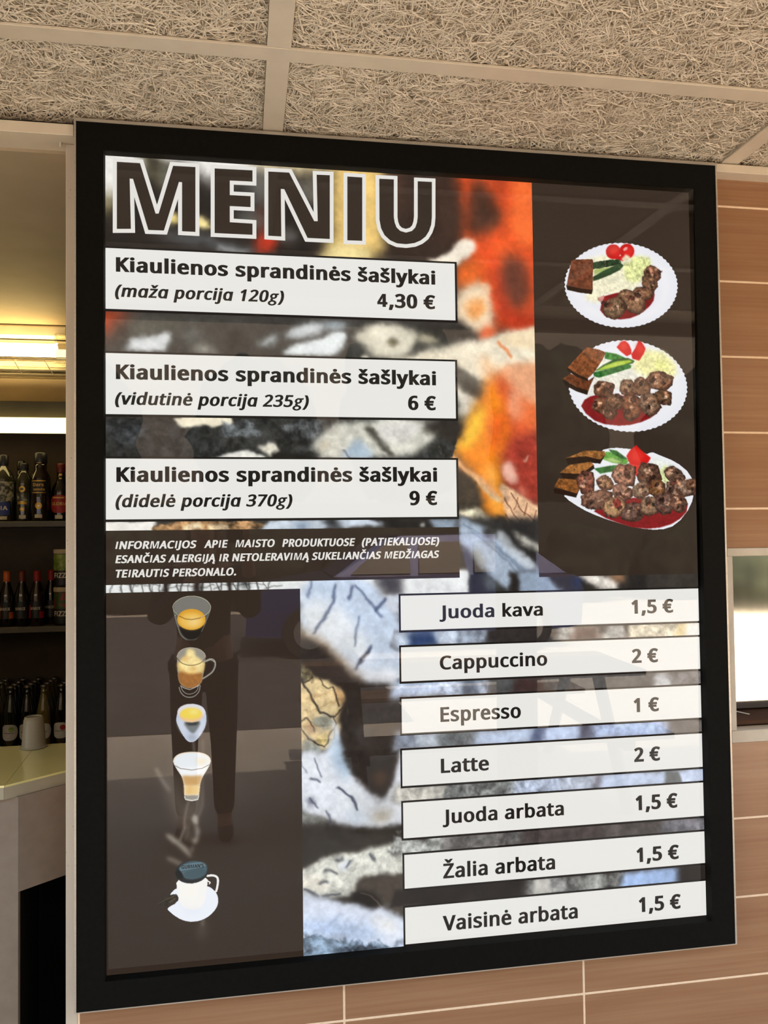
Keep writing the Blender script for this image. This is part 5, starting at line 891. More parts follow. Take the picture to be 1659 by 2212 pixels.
[2,160,112,84,2.2,0.75,0.9,1509.5,843,1518,853.2,1506,845.6],
[2,190,150,122,2.2,0.75,0.9,1517.6,855.5,1527.4,845.1,1520.5,857.8],
[2,48,28,22,2,0.8,0.9,1487.8,862.5,1499.6,850.1,1493.1,866.8],
[2,74,40,30,2,0.8,0.9,1496.4,843.9,1505.7,839.5,1499.6,849.9],
[2,58,36,28,2,0.8,0.9,1512.6,866.5,1523.7,877.4,1508,870.5],
[0,66,42,32,1.3,1,0.6,1569,842.5,1574,854.5,1559.6,860.3,1546,862.8,1533,858.7,1532.7,846.4,1534.9,838.3,1552.9,832.7,1567.9,832.7],
[0,120,84,60,3.2,1,0.49,1565.5,842.2,1569.8,852.2,1557.4,857.1,1545.7,859.2,1534.5,855.7,1534.3,845.4,1536.2,838.6,1551.7,833.9,1564.6,833.9],
[2,178,132,104,2.2,0.75,0.9,1552.2,848,1555.8,851.5,1549.6,850.2],
[2,160,112,84,2.2,0.75,0.9,1541.4,842.8,1545.3,845.7,1538.7,845.7],
[2,190,150,122,2.2,0.75,0.9,1548.4,847.4,1551.5,850.3,1546.2,849.4],
[2,48,28,22,2,0.8,0.9,1549.9,857.9,1554.6,853.9,1553.2,861.2],
[2,74,40,30,2,0.8,0.9,1552.9,841,1556.2,843.5,1550.3,843.9],
[2,58,36,28,2,0.8,0.9,1545.5,845.7,1552.8,847.6,1544.5,848.8],
[0,66,42,32,1.3,1,0.6,1381.2,876.7,1369.9,887.3,1354.1,891.2,1328.5,880.4,1324.7,866.3,1325.7,849.2,1351.3,841.1,1366.5,852.1,1381.3,863],
[0,160,116,96,3.2,1,0.49,1375.8,873.4,1366,882.3,1352.5,885.5,1330.5,876.4,1327.1,864.7,1328,850.3,1350.1,843.5,1363.2,852.7,1375.9,861.9],
[2,178,132,104,2.2,0.75,0.9,1361.9,863.9,1368.8,864.1,1361.7,867],
[2,160,112,84,2.2,0.75,0.9,1366.4,858,1373.1,861.8,1364.7,860.6],
[2,190,150,122,2.2,0.75,0.9,1358.8,867.6,1364.4,868.1,1358.1,873.4],
[2,48,28,22,2,0.8,0.9,1341,870.5,1349.9,869.4,1341.8,876.6],
[2,74,40,30,2,0.8,0.9,1357.8,878.5,1368.5,881.4,1356.4,882.7],
[2,58,36,28,2,0.8,0.9,1366.6,862.3,1374.7,855.8,1369.9,865.9],
[0,66,42,32,1.3,1,0.6,1431.3,857.3,1435,869,1415.8,880,1400.3,885.9,1384.6,878.9,1377.2,861.3,1384,852.3,1404.9,839.8,1419.6,836.9],
[0,136,108,86,3.2,1,0.49,1426.3,856.4,1429.5,866.2,1413,875.4,1399.7,880.4,1386.1,874.5,1379.8,859.7,1385.6,852.1,1403.5,841.7,1416.2,839.2],
[2,178,132,104,2.2,0.75,0.9,1405.8,860.7,1410.7,861.8,1404.7,864.6],
[2,160,112,84,2.2,0.75,0.9,1405.8,855,1413.7,856.2,1405.2,857.9],
[2,190,150,122,2.2,0.75,0.9,1402.3,863.5,1405.9,860.5,1405.8,867],
[2,48,28,22,2,0.8,0.9,1406.9,852.5,1415,852.3,1406.8,857.5],
[2,74,40,30,2,0.8,0.9,1420,851.4,1424.7,855.6,1416.9,854.3],
[2,58,36,28,2,0.8,0.9,1414.4,870.1,1419.8,865.6,1418.7,874.6],
[0,66,42,32,1.3,1,0.6,1471.4,870.2,1466.3,879.7,1444,882.1,1427.6,869.6,1425.5,851.9,1431.1,841.2,1448.9,832.1,1467,838.5,1475.1,848.5],
[0,120,82,50,3.2,1,0.49,1467.2,866.3,1462.8,874.3,1443.6,876.3,1429.5,865.8,1427.7,850.9,1432.5,841.9,1447.8,834.3,1463.4,839.7,1470.4,848],
[2,178,132,104,2.2,0.75,0.9,1459.3,853,1464.1,847.3,1464,856.4],
[2,160,112,84,2.2,0.75,0.9,1439.8,851.1,1442.4,854.7,1436.7,853.2],
[2,190,150,122,2.2,0.75,0.9,1451,849,1458.7,847.3,1452.1,853.9],
[2,48,28,22,2,0.8,0.9,1444,850,1449.5,851.7,1442.8,853.2],
[2,74,40,30,2,0.8,0.9,1436.2,850.1,1442.6,847.7,1438,854.5],
[2,58,36,28,2,0.8,0.9,1449.4,846.5,1456.7,845.8,1449.9,852.4],
[0,66,42,32,1.3,1,0.6,1325,883.6,1313.1,908.9,1296.3,911.8,1255.5,910.6,1238.2,899,1238.9,875.7,1261.2,866.2,1297.1,859.1,1326.8,867.9],
[0,130,92,74,3.2,1,0.49,1316.5,882.1,1306.4,903.3,1291.9,905.7,1256.8,904.7,1241.9,895,1242.5,875.3,1261.7,867.4,1292.6,861.5,1318.2,868.8],
[2,178,132,104,2.2,0.75,0.9,1262.1,874.3,1271.2,862.4,1267.3,877.8],
[2,160,112,84,2.2,0.75,0.9,1298,872.2,1307.2,869.3,1299.2,875.8],
[2,190,150,122,2.2,0.75,0.9,1287.9,887.3,1292.8,880.5,1291.8,889.8],
[2,48,28,22,2,0.8,0.9,1262.8,893.9,1275,885.1,1266.4,898.5],
[2,74,40,30,2,0.8,0.9,1315.6,883,1330.5,880.3,1316.6,888],
[2,58,36,28,2,0.8,0.9,1259.4,892.7,1267.1,897.1,1256.1,897.8],
[0,66,42,32,1.3,1,0.6,1362.7,892.8,1366.9,912.7,1344.6,929.6,1327.9,935.6,1302.7,928.3,1296.9,908.6,1300.8,894.7,1318.8,879.3,1347.1,879.4],
[0,170,132,94,3.2,1,0.49,1356.4,892.4,1360,909.1,1340.9,923.4,1326.5,928.4,1304.9,922.3,1299.9,905.7,1303.2,894,1318.7,881.1,1343,881.2],
[2,178,132,104,2.2,0.75,0.9,1310.5,896,1318.2,897.6,1309.6,899.7],
[2,160,112,84,2.2,0.75,0.9,1323,902.6,1328.8,898.1,1325.3,905.2],
[2,190,150,122,2.2,0.75,0.9,1322.2,900.9,1325.5,905.1,1317.4,904.3],
[2,48,28,22,2,0.8,0.9,1338.6,894,1348.1,886.6,1341.4,897.3],
[2,74,40,30,2,0.8,0.9,1341.7,905.2,1351.8,904.8,1341.8,912.2],
[2,58,36,28,2,0.8,0.9,1336.6,891.4,1348.7,892.3,1335.9,897.8],
[0,66,42,32,1.3,1,0.6,1417.7,910.4,1411.4,931.1,1397.6,941.8,1373.2,944.7,1347,938.1,1347.7,917.2,1360.5,900.1,1379.8,892.2,1410.5,898.5],
[0,112,82,70,3.2,1,0.49,1410.6,909.7,1405.2,927.1,1393.4,936,1372.4,938.5,1349.9,933,1350.4,915.4,1361.4,901,1378.1,894.4,1404.4,899.7],
[2,178,132,104,2.2,0.75,0.9,1374.9,910,1384.7,912.7,1373.8,913.2],
[2,160,112,84,2.2,0.75,0.9,1391.3,908.8,1398.1,908.5,1391.5,913.7],
[2,190,150,122,2.2,0.75,0.9,1371.1,915,1376.8,909,1374.8,918.1],
[2,48,28,22,2,0.8,0.9,1374.2,909.3,1383,906,1375.8,912.9],
[2,74,40,30,2,0.8,0.9,1397.5,914.4,1402.4,920.2,1393.4,917.4],
[2,58,36,28,2,0.8,0.9,1396.9,925,1405.8,924.4,1397.3,931],
[0,66,42,32,1.3,1,0.6,1458.7,902.9,1457.2,920.3,1435.1,927.1,1422.8,930.4,1401.7,923.1,1400.7,900.6,1407.3,880.8,1430.9,877.8,1453.7,881.7],
[0,132,104,80,3.2,1,0.49,1453.1,900.9,1451.9,915.5,1432.8,921.2,1422.3,924,1404.1,917.8,1403.2,898.9,1409,882.3,1429.3,879.7,1448.8,883.1],
[2,178,132,104,2.2,0.75,0.9,1419,903.3,1423.2,907.1,1415.1,907],
[2,160,112,84,2.2,0.75,0.9,1423.8,905.8,1430.8,901,1427.4,910.4],
[2,190,150,122,2.2,0.75,0.9,1413.8,902.7,1418.4,905.1,1411.7,906],
[2,48,28,22,2,0.8,0.9,1439,899.3,1444.7,896.9,1441.8,905.3],
[2,74,40,30,2,0.8,0.9,1424.7,896.9,1432.7,894.3,1426.2,901.3],
[2,58,36,28,2,0.8,0.9,1424.6,890.2,1435,892.6,1422.6,897.3],
[0,66,42,32,1.3,1,0.6,1499.3,905.7,1484.2,924.7,1464,927.5,1443.8,913.7,1444.1,884.9,1454,872,1481.8,869.2,1498.7,873.1,1504.2,889],
[0,108,80,70,3.2,1,0.49,1494.3,901.5,1481.3,917.5,1463.9,919.8,1446.5,908.3,1446.8,884,1455.3,873.2,1479.2,870.9,1493.8,874.1,1498.5,887.5],
[2,178,132,104,2.2,0.75,0.9,1474.6,897,1483.5,892.7,1477.3,901.9],
[2,160,112,84,2.2,0.75,0.9,1464.6,882.6,1472.1,879.5,1467,887.8],
[2,190,150,122,2.2,0.75,0.9,1484.6,892.3,1493,892.4,1484.4,897.2],
[2,48,28,22,2,0.8,0.9,1460.2,887.1,1469.8,883.5,1463.2,894.3],
[2,74,40,30,2,0.8,0.9,1464.1,910.5,1468.1,905.9,1471.2,915.7],
[2,58,36,28,2,0.8,0.9,1461,895.2,1468.2,891.2,1463.5,899.1],
[0,66,42,32,1.3,1,0.6,1526.2,916.4,1514.8,922.3,1501.2,920.1,1482.5,902.5,1485.6,893.5,1489.7,878.1,1516.2,873.5,1532.9,887,1535.1,898.8],
[0,128,88,70,3.2,1,0.49,1522.4,911.8,1512.7,916.8,1500.9,915,1484.9,900.2,1487.5,892.6,1491,879.7,1513.8,875.8,1528.2,887.2,1530.1,897],
[2,178,132,104,2.2,0.75,0.9,1505.8,898.2,1511.4,898.1,1505.8,903.4],
[2,160,112,84,2.2,0.75,0.9,1513.2,895.5,1521.2,899.3,1510.3,900.6],
[2,190,150,122,2.2,0.75,0.9,1505.2,883,1512.6,884,1504.4,887.1],
[2,48,28,22,2,0.8,0.9,1507.1,907.3,1511.9,903.2,1510.6,910.9],
[2,74,40,30,2,0.8,0.9,1519.4,904.7,1526.5,904.6,1519.4,911.3],
[2,58,36,28,2,0.8,0.9,1519.2,887.1,1527.3,885.5,1520.1,891.4],
[2,140,52,44,2,0.9,0.4,1336.6,894.6,1347,892.7,1339.1,907.2]]]
ART_CUPS=[[
[0,92,90,82,0.5,1,0,211.3,1135.2,214.1,1154,221.3,1180.4,228.5,1203,240.4,1213.7,253.2,1215.4,267,1214,278.1,1195.2,287.5,1174.8,296.8,1152.5,299.9,1137.5,295.2,1124.2,280.4,1113.5,255.9,1109.3,232.6,1112.9,216.1,1124.1],
[2,124,122,114,1,1,0,255.8,1136.4,297.9,1137.5,255.7,1161.9],
[0,40,35,30,1,1,0,223.5,1176.7,285.6,1174.8,280,1193.4,269.8,1210,253.2,1214.3,239.5,1209,229.5,1195.6],
[2,222,160,52,0.6,1,0,254.4,1165.6,287.2,1166.6,254.2,1190.4],
[2,238,192,92,4,1,0,254.4,1168.2,282,1169,254.3,1187],
[2,246,214,140,6,1,0,259.9,1170.3,272.7,1170.6,259.8,1179.6],
[1,96,62,26,0.6,0.8,1.6,225.1,1156.1,239.7,1163.7,254.4,1166,272.8,1163.1,283,1158.2],
[1,208,204,178,0.3,1,1.3,211.3,1135.2,214.3,1125.9,225.3,1116.8,239.9,1111.2,255.9,1109.7,273,1112.3,289.6,1120.7,298.8,1131.8,299.7,1141.3,293.1,1152.4,276.5,1161.4],
[1,196,190,160,0.3,1,1.2,211.3,1135.2,214.2,1144.6,225.1,1156.1],
[1,150,148,136,0.4,0.8,1.1,212.4,1140.8,221.4,1176.6,228.6,1201.2,243.1,1213.8],
[1,150,148,136,0.4,0.8,1.1,298.7,1145,287.5,1174.8,277.2,1195.2]],
[
[0,152,147,134,0.4,1,0,219.9,1251.3,224.7,1240.3,235.7,1233.2,253.5,1231,272.4,1235.4,285.2,1246.2,287,1255.6,285.1,1270.5,279.8,1305.9,276.6,1317,260.9,1327.2,246.3,1327.7,231.7,1321.8,223.5,1308.3,221.6,1281.2],
[0,166,112,60,1.5,1,0.1,222,1283,280.6,1285.3,278.4,1315.2,260.9,1326.8,246.3,1327.3,231.7,1321.1,223.9,1307.7],
[0,232,190,106,3,0.95,0.1,221.7,1266.3,285.1,1268.7,280.6,1291,250.1,1293.5,222.7,1284.9],
[0,250,226,158,3,1,0.08,243,1235.3,253.1,1234.2,262.3,1239.7,261.3,1249,266.8,1254.9,277.8,1261.8,282.4,1270.4,279.5,1285.3,268.4,1292.4,242.8,1289.5,226.4,1277.6,226.5,1263.6,232.9,1255.5,241.5,1251.1],
[2,226,160,76,4,0.8,0,239.3,1256.7,245.2,1255,240.4,1260.6],
[2,214,150,72,4,0.7,0,257.5,1282.6,264.1,1282.8,257.4,1287.1],
[1,84,66,40,0.5,0.9,1.5,220.3,1255,230.1,1267.5,246.5,1273.7,261.2,1273.7,277.8,1268.4,286.3,1258.4],
[1,200,196,176,0.3,1,1.1,219.9,1253.1,224.7,1240.3,235.7,1233.2,253.5,1231.2,272.4,1235.4,285.2,1246.2,287,1255.6],
[1,158,156,146,0.6,1,3.6,285.5,1265.9,294.4,1260.6,303.6,1260.9,308.8,1266.7,309.5,1277.1,303.5,1290.9,292.3,1298.9,280.5,1305.9],
[1,230,230,220,0.3,1,1,288.8,1266,298.1,1262,307.3,1267.6],
[1,62,54,48,0.6,1,1.6,286.2,1268.7,296.2,1264.4,304.5,1267.5,306.3,1277,300.7,1288,288.7,1296.9],
[1,150,148,138,0.5,1,2.2,225.3,1324.2,228,1335.4,237,1346.1,249.8,1349.4,262.7,1346.3,271.9,1335.5,273.8,1321.6],
[1,176,174,164,0.4,1,1.5,229.8,1322.5,232.5,1331.9,240.7,1339.7,249.9,1341.6,260.9,1338.7,268.2,1331.6,269.2,1321.4],
[1,200,198,188,0.4,1,1.5,228,1320.6,237.1,1326.5,249.9,1330.8,262.8,1325.8,272,1320.5]],
[
[0,196,205,222,0.4,1,0,220.1,1387.1,223.8,1374.3,235.1,1366.5,253.4,1363.4,275.4,1368.9,284.9,1379.1,287.2,1390.4,288.5,1401.6,284.7,1422,273.2,1440,263,1451.6,253,1454.9,243.8,1451.5,234.8,1439.8,224,1418.9,217.5,1401.9],
[0,222,226,238,5,0.8,0,224.1,1392.9,234.9,1406.4,242.1,1434.7,234.8,1434.3,224,1413.3],
[0,226,230,240,5,0.7,0,278.9,1403,286.2,1403.4,276.9,1429,260.3,1450.5,264.1,1432.1],
[2,226,222,226,1,1,0,252.9,1382.8,284.5,1384.3,252.9,1401.4],
[0,120,124,124,2,0.95,0,232.2,1404.4,277,1404.8,267.8,1423,258.5,1434.8,251.2,1431.4,243.1,1421.7],
[0,58,60,58,2,0.9,0,236.8,1406.5,273.4,1406.9,264.1,1415.3,245.8,1414.4],
[2,240,200,150,1,1,0,252.5,1391.5,279.7,1392.8,252.5,1407.5],
[2,244,216,92,2,1,0,252.4,1386.8,277.3,1388,252.3,1400.2],
[2,248,232,140,4,1,0,258.8,1383.4,269.8,1383.9,258.8,1389],
[2,170,178,190,3,0.8,0,254.5,1442.7,264,1443.2,254.4,1450.2]],
[
[0,238,234,226,0.4,1,0,210.6,1497.9,213.8,1486.3,225.4,1478.4,253.9,1476.2,280.4,1480.4,295.2,1491,297.7,1500.8,293,1514.6,280.1,1533.2,273.2,1547.8,270.4,1571.2,269.2,1581.9,267.1,1589.2,253.3,1591.5,238.6,1587.4,235.9,1577.6,235.2,1547.6,229.4,1530.1,216.8,1512.2],
[0,208,166,108,3,1,0,227.7,1528.3,281,1530.6,273.2,1547.8,271.5,1558.4,235.6,1556.2,235.2,1545.4],
[0,242,208,144,3,1,0,235.6,1554,271.9,1556.3,269.7,1578.9,236.5,1576.8],
[0,226,180,116,4,0.6,0,246.1,1550.4,254.6,1550.9,250.2,1576.4,243.9,1575.9],
[0,160,154,144,1,1,0,236.7,1577.2,269.3,1578.9,267.5,1587.3,253.4,1589,238.6,1585.4],
[1,246,244,236,0.3,1,1.4,235.9,1579.3,238.6,1587.4,253.3,1591.1,267.1,1589.2,269.7,1579.8],
[2,236,241,246,3,1,0,253.8,1498.3,294.1,1500.6,253.7,1517.2],
[0,248,249,250,3,1,0,221.1,1510.3,288.7,1513.2,280.1,1529.9,253.6,1532.6,228.3,1527.4],
[0,240,214,160,5,0.6,0,259.1,1493.2,284.6,1493.6,288.8,1502.5,271.7,1511.2,267.5,1502.3],
[1,92,88,82,0.4,0.9,1.3,215.8,1506.8,227.4,1513.9,253.7,1519.1,278.1,1516.3,294.1,1508.6],
[1,236,214,184,0.4,1,1.6,211,1496.9,214.9,1486,227.5,1478.5,253.9,1476.6,280.4,1480.7,294.8,1490.5,297.3,1500.8]],
[
[0,240,244,252,0.4,1,0,201,1806.8,207.3,1796.8,217.8,1790.2,249.2,1783.3,287.2,1790.7,299.9,1798.1,310.4,1811.8,313.7,1827.1,310.2,1841.7,299.5,1855.7,282.5,1866.9,265.7,1871,248.8,1871.1,230,1865.4,213.3,1854.4,200.8,1842.7,194.2,1834.1,223.9,1821.9],
[0,250,248,244,0.4,1,0,216.6,1767.9,289.9,1767.4,287.6,1792.8,281.7,1828.6,270,1842.5,249,1844.9,232.2,1834.9,223.1,1821.4,218.2,1793.4],
[0,252,250,242,6,0.8,0,222,1781,270.3,1780.8,265.9,1818.7,230.2,1815.7],
[0,226,232,246,6,0.5,0,232.2,1830.7,249,1842.7,274.3,1838.6,265.8,1850.6,240.5,1850.5],
[1,246,245,242,0.3,1,5.4,288.4,1767.7,300,1767,310.2,1771.2,313.1,1780,310.5,1796.9,307.9,1805.2],
[1,246,245,242,0.3,1,3,289.8,1780.2,294.6,1783.8,292.5,1786.8],
[0,48,41,34,0.6,1,0.5,172.9,1823.8,184.3,1813.9,194.7,1807.3,218.1,1801.5,223.9,1820.6,200.9,1829.2,194.6,1830.8],
[1,120,106,70,0.5,0.8,1.2,174.9,1823.2,194.7,1813.7,217.7,1806.1],
[1,150,134,84,0.4,0.8,1,200.9,1821.6,215.6,1813.3],
[2,38,40,40,0.5,1,0,251.9,1755.8,289.7,1755,254.4,1782.3],
[0,84,108,118,1.5,1,0,221.1,1744.9,230.6,1736.1,249.5,1730.5,270.6,1732.2,287.5,1741.6,287.8,1756.6,278.9,1768.7,257.7,1773.3,236.7,1770.6,230.5,1758.4],
[0,66,84,92,2,0.8,0,230.5,1756.2,249.4,1750.3,283.2,1748.7,286.3,1762.9,266.2,1771.9,240.9,1770.9],
[0,98,122,132,0.8,1,0,223.8,1745.1,232.7,1737.3,270.6,1733.4,283.2,1739.1,284.9,1746.1,257.8,1749.9,230.5,1754.1,225.3,1751.6],
[1,40,52,58,0.3,0.9,1,225.2,1753.3,257.8,1749.9,286.4,1747.5],
[1,40,52,58,0.3,0.7,1,224.2,1743,234.8,1735.3,272.7,1732.3],
[0,22,24,24,1,1,0,214.8,1755,222.1,1747.1,230.5,1758.4,232.5,1769.2,224.1,1770.6,216.8,1763.6]]]
ART_STEAM=[
[1,164,156,144,4,0.75,6,172.5,1512.1,178.1,1524.8,185.3,1538.1,193.6,1551.4,202.4,1563.7],
[1,150,142,130,7,0.35,9,189.5,1530.9,200,1532.6,202,1541.2,197.8,1549.5],
[1,120,112,102,16,0.4,34,216.7,1537.9,222.9,1576.7,231.1,1611.4,237.3,1631.1],
[1,120,112,102,12,0.3,26,201.9,1566.8,220.7,1597.9,237.3,1633.2],
[1,178,170,158,2,0.6,3,246,1591.1,241.7,1605.7,237.4,1626.8,235.2,1648],
[1,178,170,158,2.5,0.4,3,279.3,1451.3,278.9,1528.8,278,1601.8,269,1626.9],
[1,178,170,158,2,0.45,4,257.2,1452.3,259.2,1476],
[0,128,120,110,10,0.5,0,243.9,1588.8,277.8,1558.8,277.6,1606,266.9,1628.9,249.9,1638.4,237.3,1637.5],
[0,190,182,170,3,0.8,0,252.1,1634.2,258.5,1623.6,265.2,1625.5,267.9,1637.5,265.1,1648,258.4,1644.3],
[0,176,168,156,4,0.75,0,258.4,1645.4,266.8,1648.1,270.1,1663.3,267.7,1678.1,264.9,1690.7,256,1691.1,251.9,1677,259.2,1680.7,263.5,1669.3],
[0,120,112,102,5,0.5,0,237.3,1637.5,249.9,1642.6,251.9,1674.8,245.5,1687.2,230.8,1679.7,235.1,1658.7],
[1,190,182,170,2,0.6,3,237.3,1650.3,229.8,1668.9,225.6,1681.4],
[0,172,164,152,4,0.8,0,189,1661.7,203.6,1664.9,222.4,1681.2,241.2,1698.6,252.1,1719.6,249.5,1722.6,232.8,1705.4,211.9,1686.8,197.3,1673],
[0,150,142,130,4,0.7,0,249.6,1702.4,258.1,1694.5,252.7,1717.6],
[1,164,156,144,4,0.6,8,199.2,1720.9,211.7,1727.2,226.4,1735.7],
[1,164,156,144,3,0.6,5,277.3,1868.6,276.1,1881.3],
[1,110,102,92,9,0.4,18,276.1,1881.3,273.9,1904.4]]
# ------------------------------------------------------------------ printing: lettering
SIGN_TOP = 2.60
GL = {}
for ch, q in GLYPH.items():
    GL[ch] = (q[0], [np.array(t, float).reshape(-1, 2) for t in q[1:]])

def area(p): x, y = p[:, 0], p[:, 1]; return 0.5 * np.sum(x * np.roll(y, -1) - np.roll(x, -1) * y)

def embolden(p, dx, dy, outer_sign):
    """push a contour outwards edge by edge; edges that would turn over are dropped"""
    p = p[np.hypot(*(p - np.roll(p, 1, 0)).T) > 2.0]
    d = np.roll(p, -1, 0) - p; d /= np.hypot(d[:, 0], d[:, 1])[:, None]
    o = p + np.c_[d[:, 1], -d[:, 0]] * outer_sign * np.array([dx, dy])
    o2 = np.roll(p, -1, 0) + np.c_[d[:, 1], -d[:, 0]] * outer_sign * np.array([dx, dy])
    E = [(o[i], d[i], o2[i]) for i in range(len(p))]
    for _ in range(60):
        n = len(E); V = []
        for i in range(n):
            (a, u, ae), (b, w, _x) = E[i - 1], E[i]
            cr = u[0] * w[1] - u[1] * w[0]
            if abs(cr) < 0.05: V.append((ae + b) / 2)
            else:
                t = ((b[0] - a[0]) * w[1] - (b[1] - a[1]) * w[0]) / cr; q = a + u * t
                lim = 2.6 * max(dx, dy, 1)
                m = (ae + b) / 2; r = q - m; L = np.hypot(*r)
                V.append(m + r * min(1, lim / L) if L > 1e-9 else m)
        bad = [(float((V[(i + 1) % n] - V[i]) @ E[i][1]), i) for i in range(n)]
        worst = min(bad)
        if worst[0] >= 0 or n <= 4: break
        del E[worst[1]]
    return np.array(V)

def inside(pt, poly):
    x, y = pt; r = False; j = len(poly) - 1
    for i in range(len(poly)):
        if (poly[i][1] > y) != (poly[j][1] > y) and x < (poly[j][0] - poly[i][0]) * (y - poly[i][1]) / (poly[j][1] - poly[i][1]) + poly[i][0]: r = not r
        j = i
    return r

def ring(cx, cy, rx, ry, n=22, rot=0.0, cw=True):
    t = np.linspace(0, 2 * np.pi, n, endpoint=False)
    if cw: t = -t
    x, y = rx * np.cos(t), ry * np.sin(t)
    return np.c_[cx + x * math.cos(rot) - y * math.sin(rot), cy + x * math.sin(rot) + y * math.cos(rot)]

# the two-storey g of the slanted face is drawn here: bowl, link, loop and ear
G2 = [[ring(262, 372, 190, 166), ring(262, 372, 118, 98, cw=False)],
      [np.array([(188, 236), (130, 190), (120, 140), (160, 104), (235, 84), (250, 128), (206, 146), (204, 170), (240, 216)], float)],
      [ring(244, -62, 236, 160), ring(240, -66, 160, 92, cw=False)],
      [np.array([(378, 476), (400, 530), (530, 536), (530, 470), (430, 458)], float)]]
G2 = [[(p if (area(p) < 0) == (i == 0) else p[::-1]) for i, p in enumerate(gr)] for gr in G2]

_cache = {}
def glyph(c, dx, dy, italic):
    key = (c, dx, dy, italic)
    if key in _cache: return _cache[key]
    if italic and c == 'g':
        groups = [[embolden(p, dx * .8, dy * .7, -1) for p in gr] for gr in G2]; adv = 560
        groups = [[p if True else p for p in gr] for gr in groups]
    else:
        adv, cs = GL['q' if italic and c == 'a' else c]
        big = max(cs, key=lambda p: abs(area(p))); sg = 1 if area(big) > 0 else -1
        cs = [embolden(p, 0.0 if c in 'M4I' else dx, 0.0 if c in 'M4I' else dy, sg) for p in cs]
        if italic and c == 'a':
            cs = [np.c_[p[:, 0], np.maximum(p[:, 1], -12.0 - dy)] for p in cs]
        outer = [p for p in cs if area(p) * sg > 0]; holes = [p for p in cs if area(p) * sg <= 0]
        groups = [[p] for p in outer]
        for h in holes:
            for gr in groups:
                if inside(h[0], gr[0]): gr.append(h); break
    V = []; F = []
    for gr in groups:
        tri = tessellate_polygon([[Vector((q[0], q[1], 0)) for q in p] for p in gr])
        k = len(V)
        for p in gr: V += [tuple(q) for q in p]
        F += [tuple(i + k for i in t) for t in tri]
    V = np.array(V)
    _cache[key] = (adv + 1.15 * dx, V, F, V[:, 0].min(), V[:, 0].max())
    return _cache[key]

STYLE = {'b': (60, 30, False), 's': (42, 22, False), 'i': (48, 22, True), 'n': (54, 28, True)}
def lettering(mb, text, style, left, right, base, cap, y, mi=0, word=None):
    """text on the sign plane: extents in sign millimetres, baseline and cap height given"""
    dx, dy, ital = STYLE[style]
    ital_shape = style == 'i'
    x = 0; parts = []; wi = 0
    for ch in text:
        if ch == ' ': x += 268 + dx; wi += 1; continue
        adv, V, F, a, b = glyph(ch, dx, dy, ital_shape)
        P = V.copy()
        if ital: P[:, 0] += P[:, 1] * 0.2
        P[:, 0] += x; parts.append((P, F, wi)); x += adv
    lo = min(p[:, 0].min() for p, _, _ in parts); hi = max(p[:, 0].max() for p, _, _ in parts)
    kx = (right - left) / (hi - lo); ky = cap / (714 + 2 * dy)
    for P, F, k in parts:
        if word is not None and k != word: continue
        u = left + (P[:, 0] - lo) * kx; w = base - (P[:, 1] + dy) * ky
        mb.add([(a / 1000, y, SIGN_TOP - b / 1000) for a, b in zip(u, w)], F, mi)

# ------------------------------------------------------------------ printing: pictures
rng = np.random.default_rng(7)
def value_noise(h, w, cell, octaves=4):
    out = np.zeros((h, w)); amp = 1.0; tot = 0
    for o in range(octaves):
        c = max(cell / 2 ** o, 1.0); gh, gw = int(h / c) + 3, int(w / c) + 3
        g = rng.random((gh, gw)); yy = np.arange(h) / c; xx = np.arange(w) / c
        yi = yy.astype(int); xi = xx.astype(int); fy = yy - yi; fx = xx - xi
        fy = (fy * fy * (3 - 2 * fy))[:, None]; fx = (fx * fx * (3 - 2 * fx))[None]
        a = g[yi][:, xi]; b = g[yi][:, xi + 1]; c_ = g[yi + 1][:, xi]; d = g[yi + 1][:, xi + 1]
        out += amp * ((a * (1 - fx) + b * fx) * (1 - fy) + (c_ * (1 - fx) + d * fx) * fy); tot += amp; amp *= 0.62
    out /= tot
    return np.clip((out - 0.5) * 1.9 + 0.5, 0, 1)

def gauss(a, s):
    r = max(1, int(3 * s)); k = np.exp(-0.5 * (np.arange(-r, r + 1) / s) ** 2); k /= k.sum()
    p = np.pad(a, ((r, r), (0, 0)), 'edge'); a = sum(k[i] * p[i:i + a.shape[0]] for i in range(2 * r + 1))
    p = np.pad(a, ((0, 0), (r, r)), 'edge'); return sum(k[i] * p[:, i:i + a.shape[1]] for i in range(2 * r + 1))

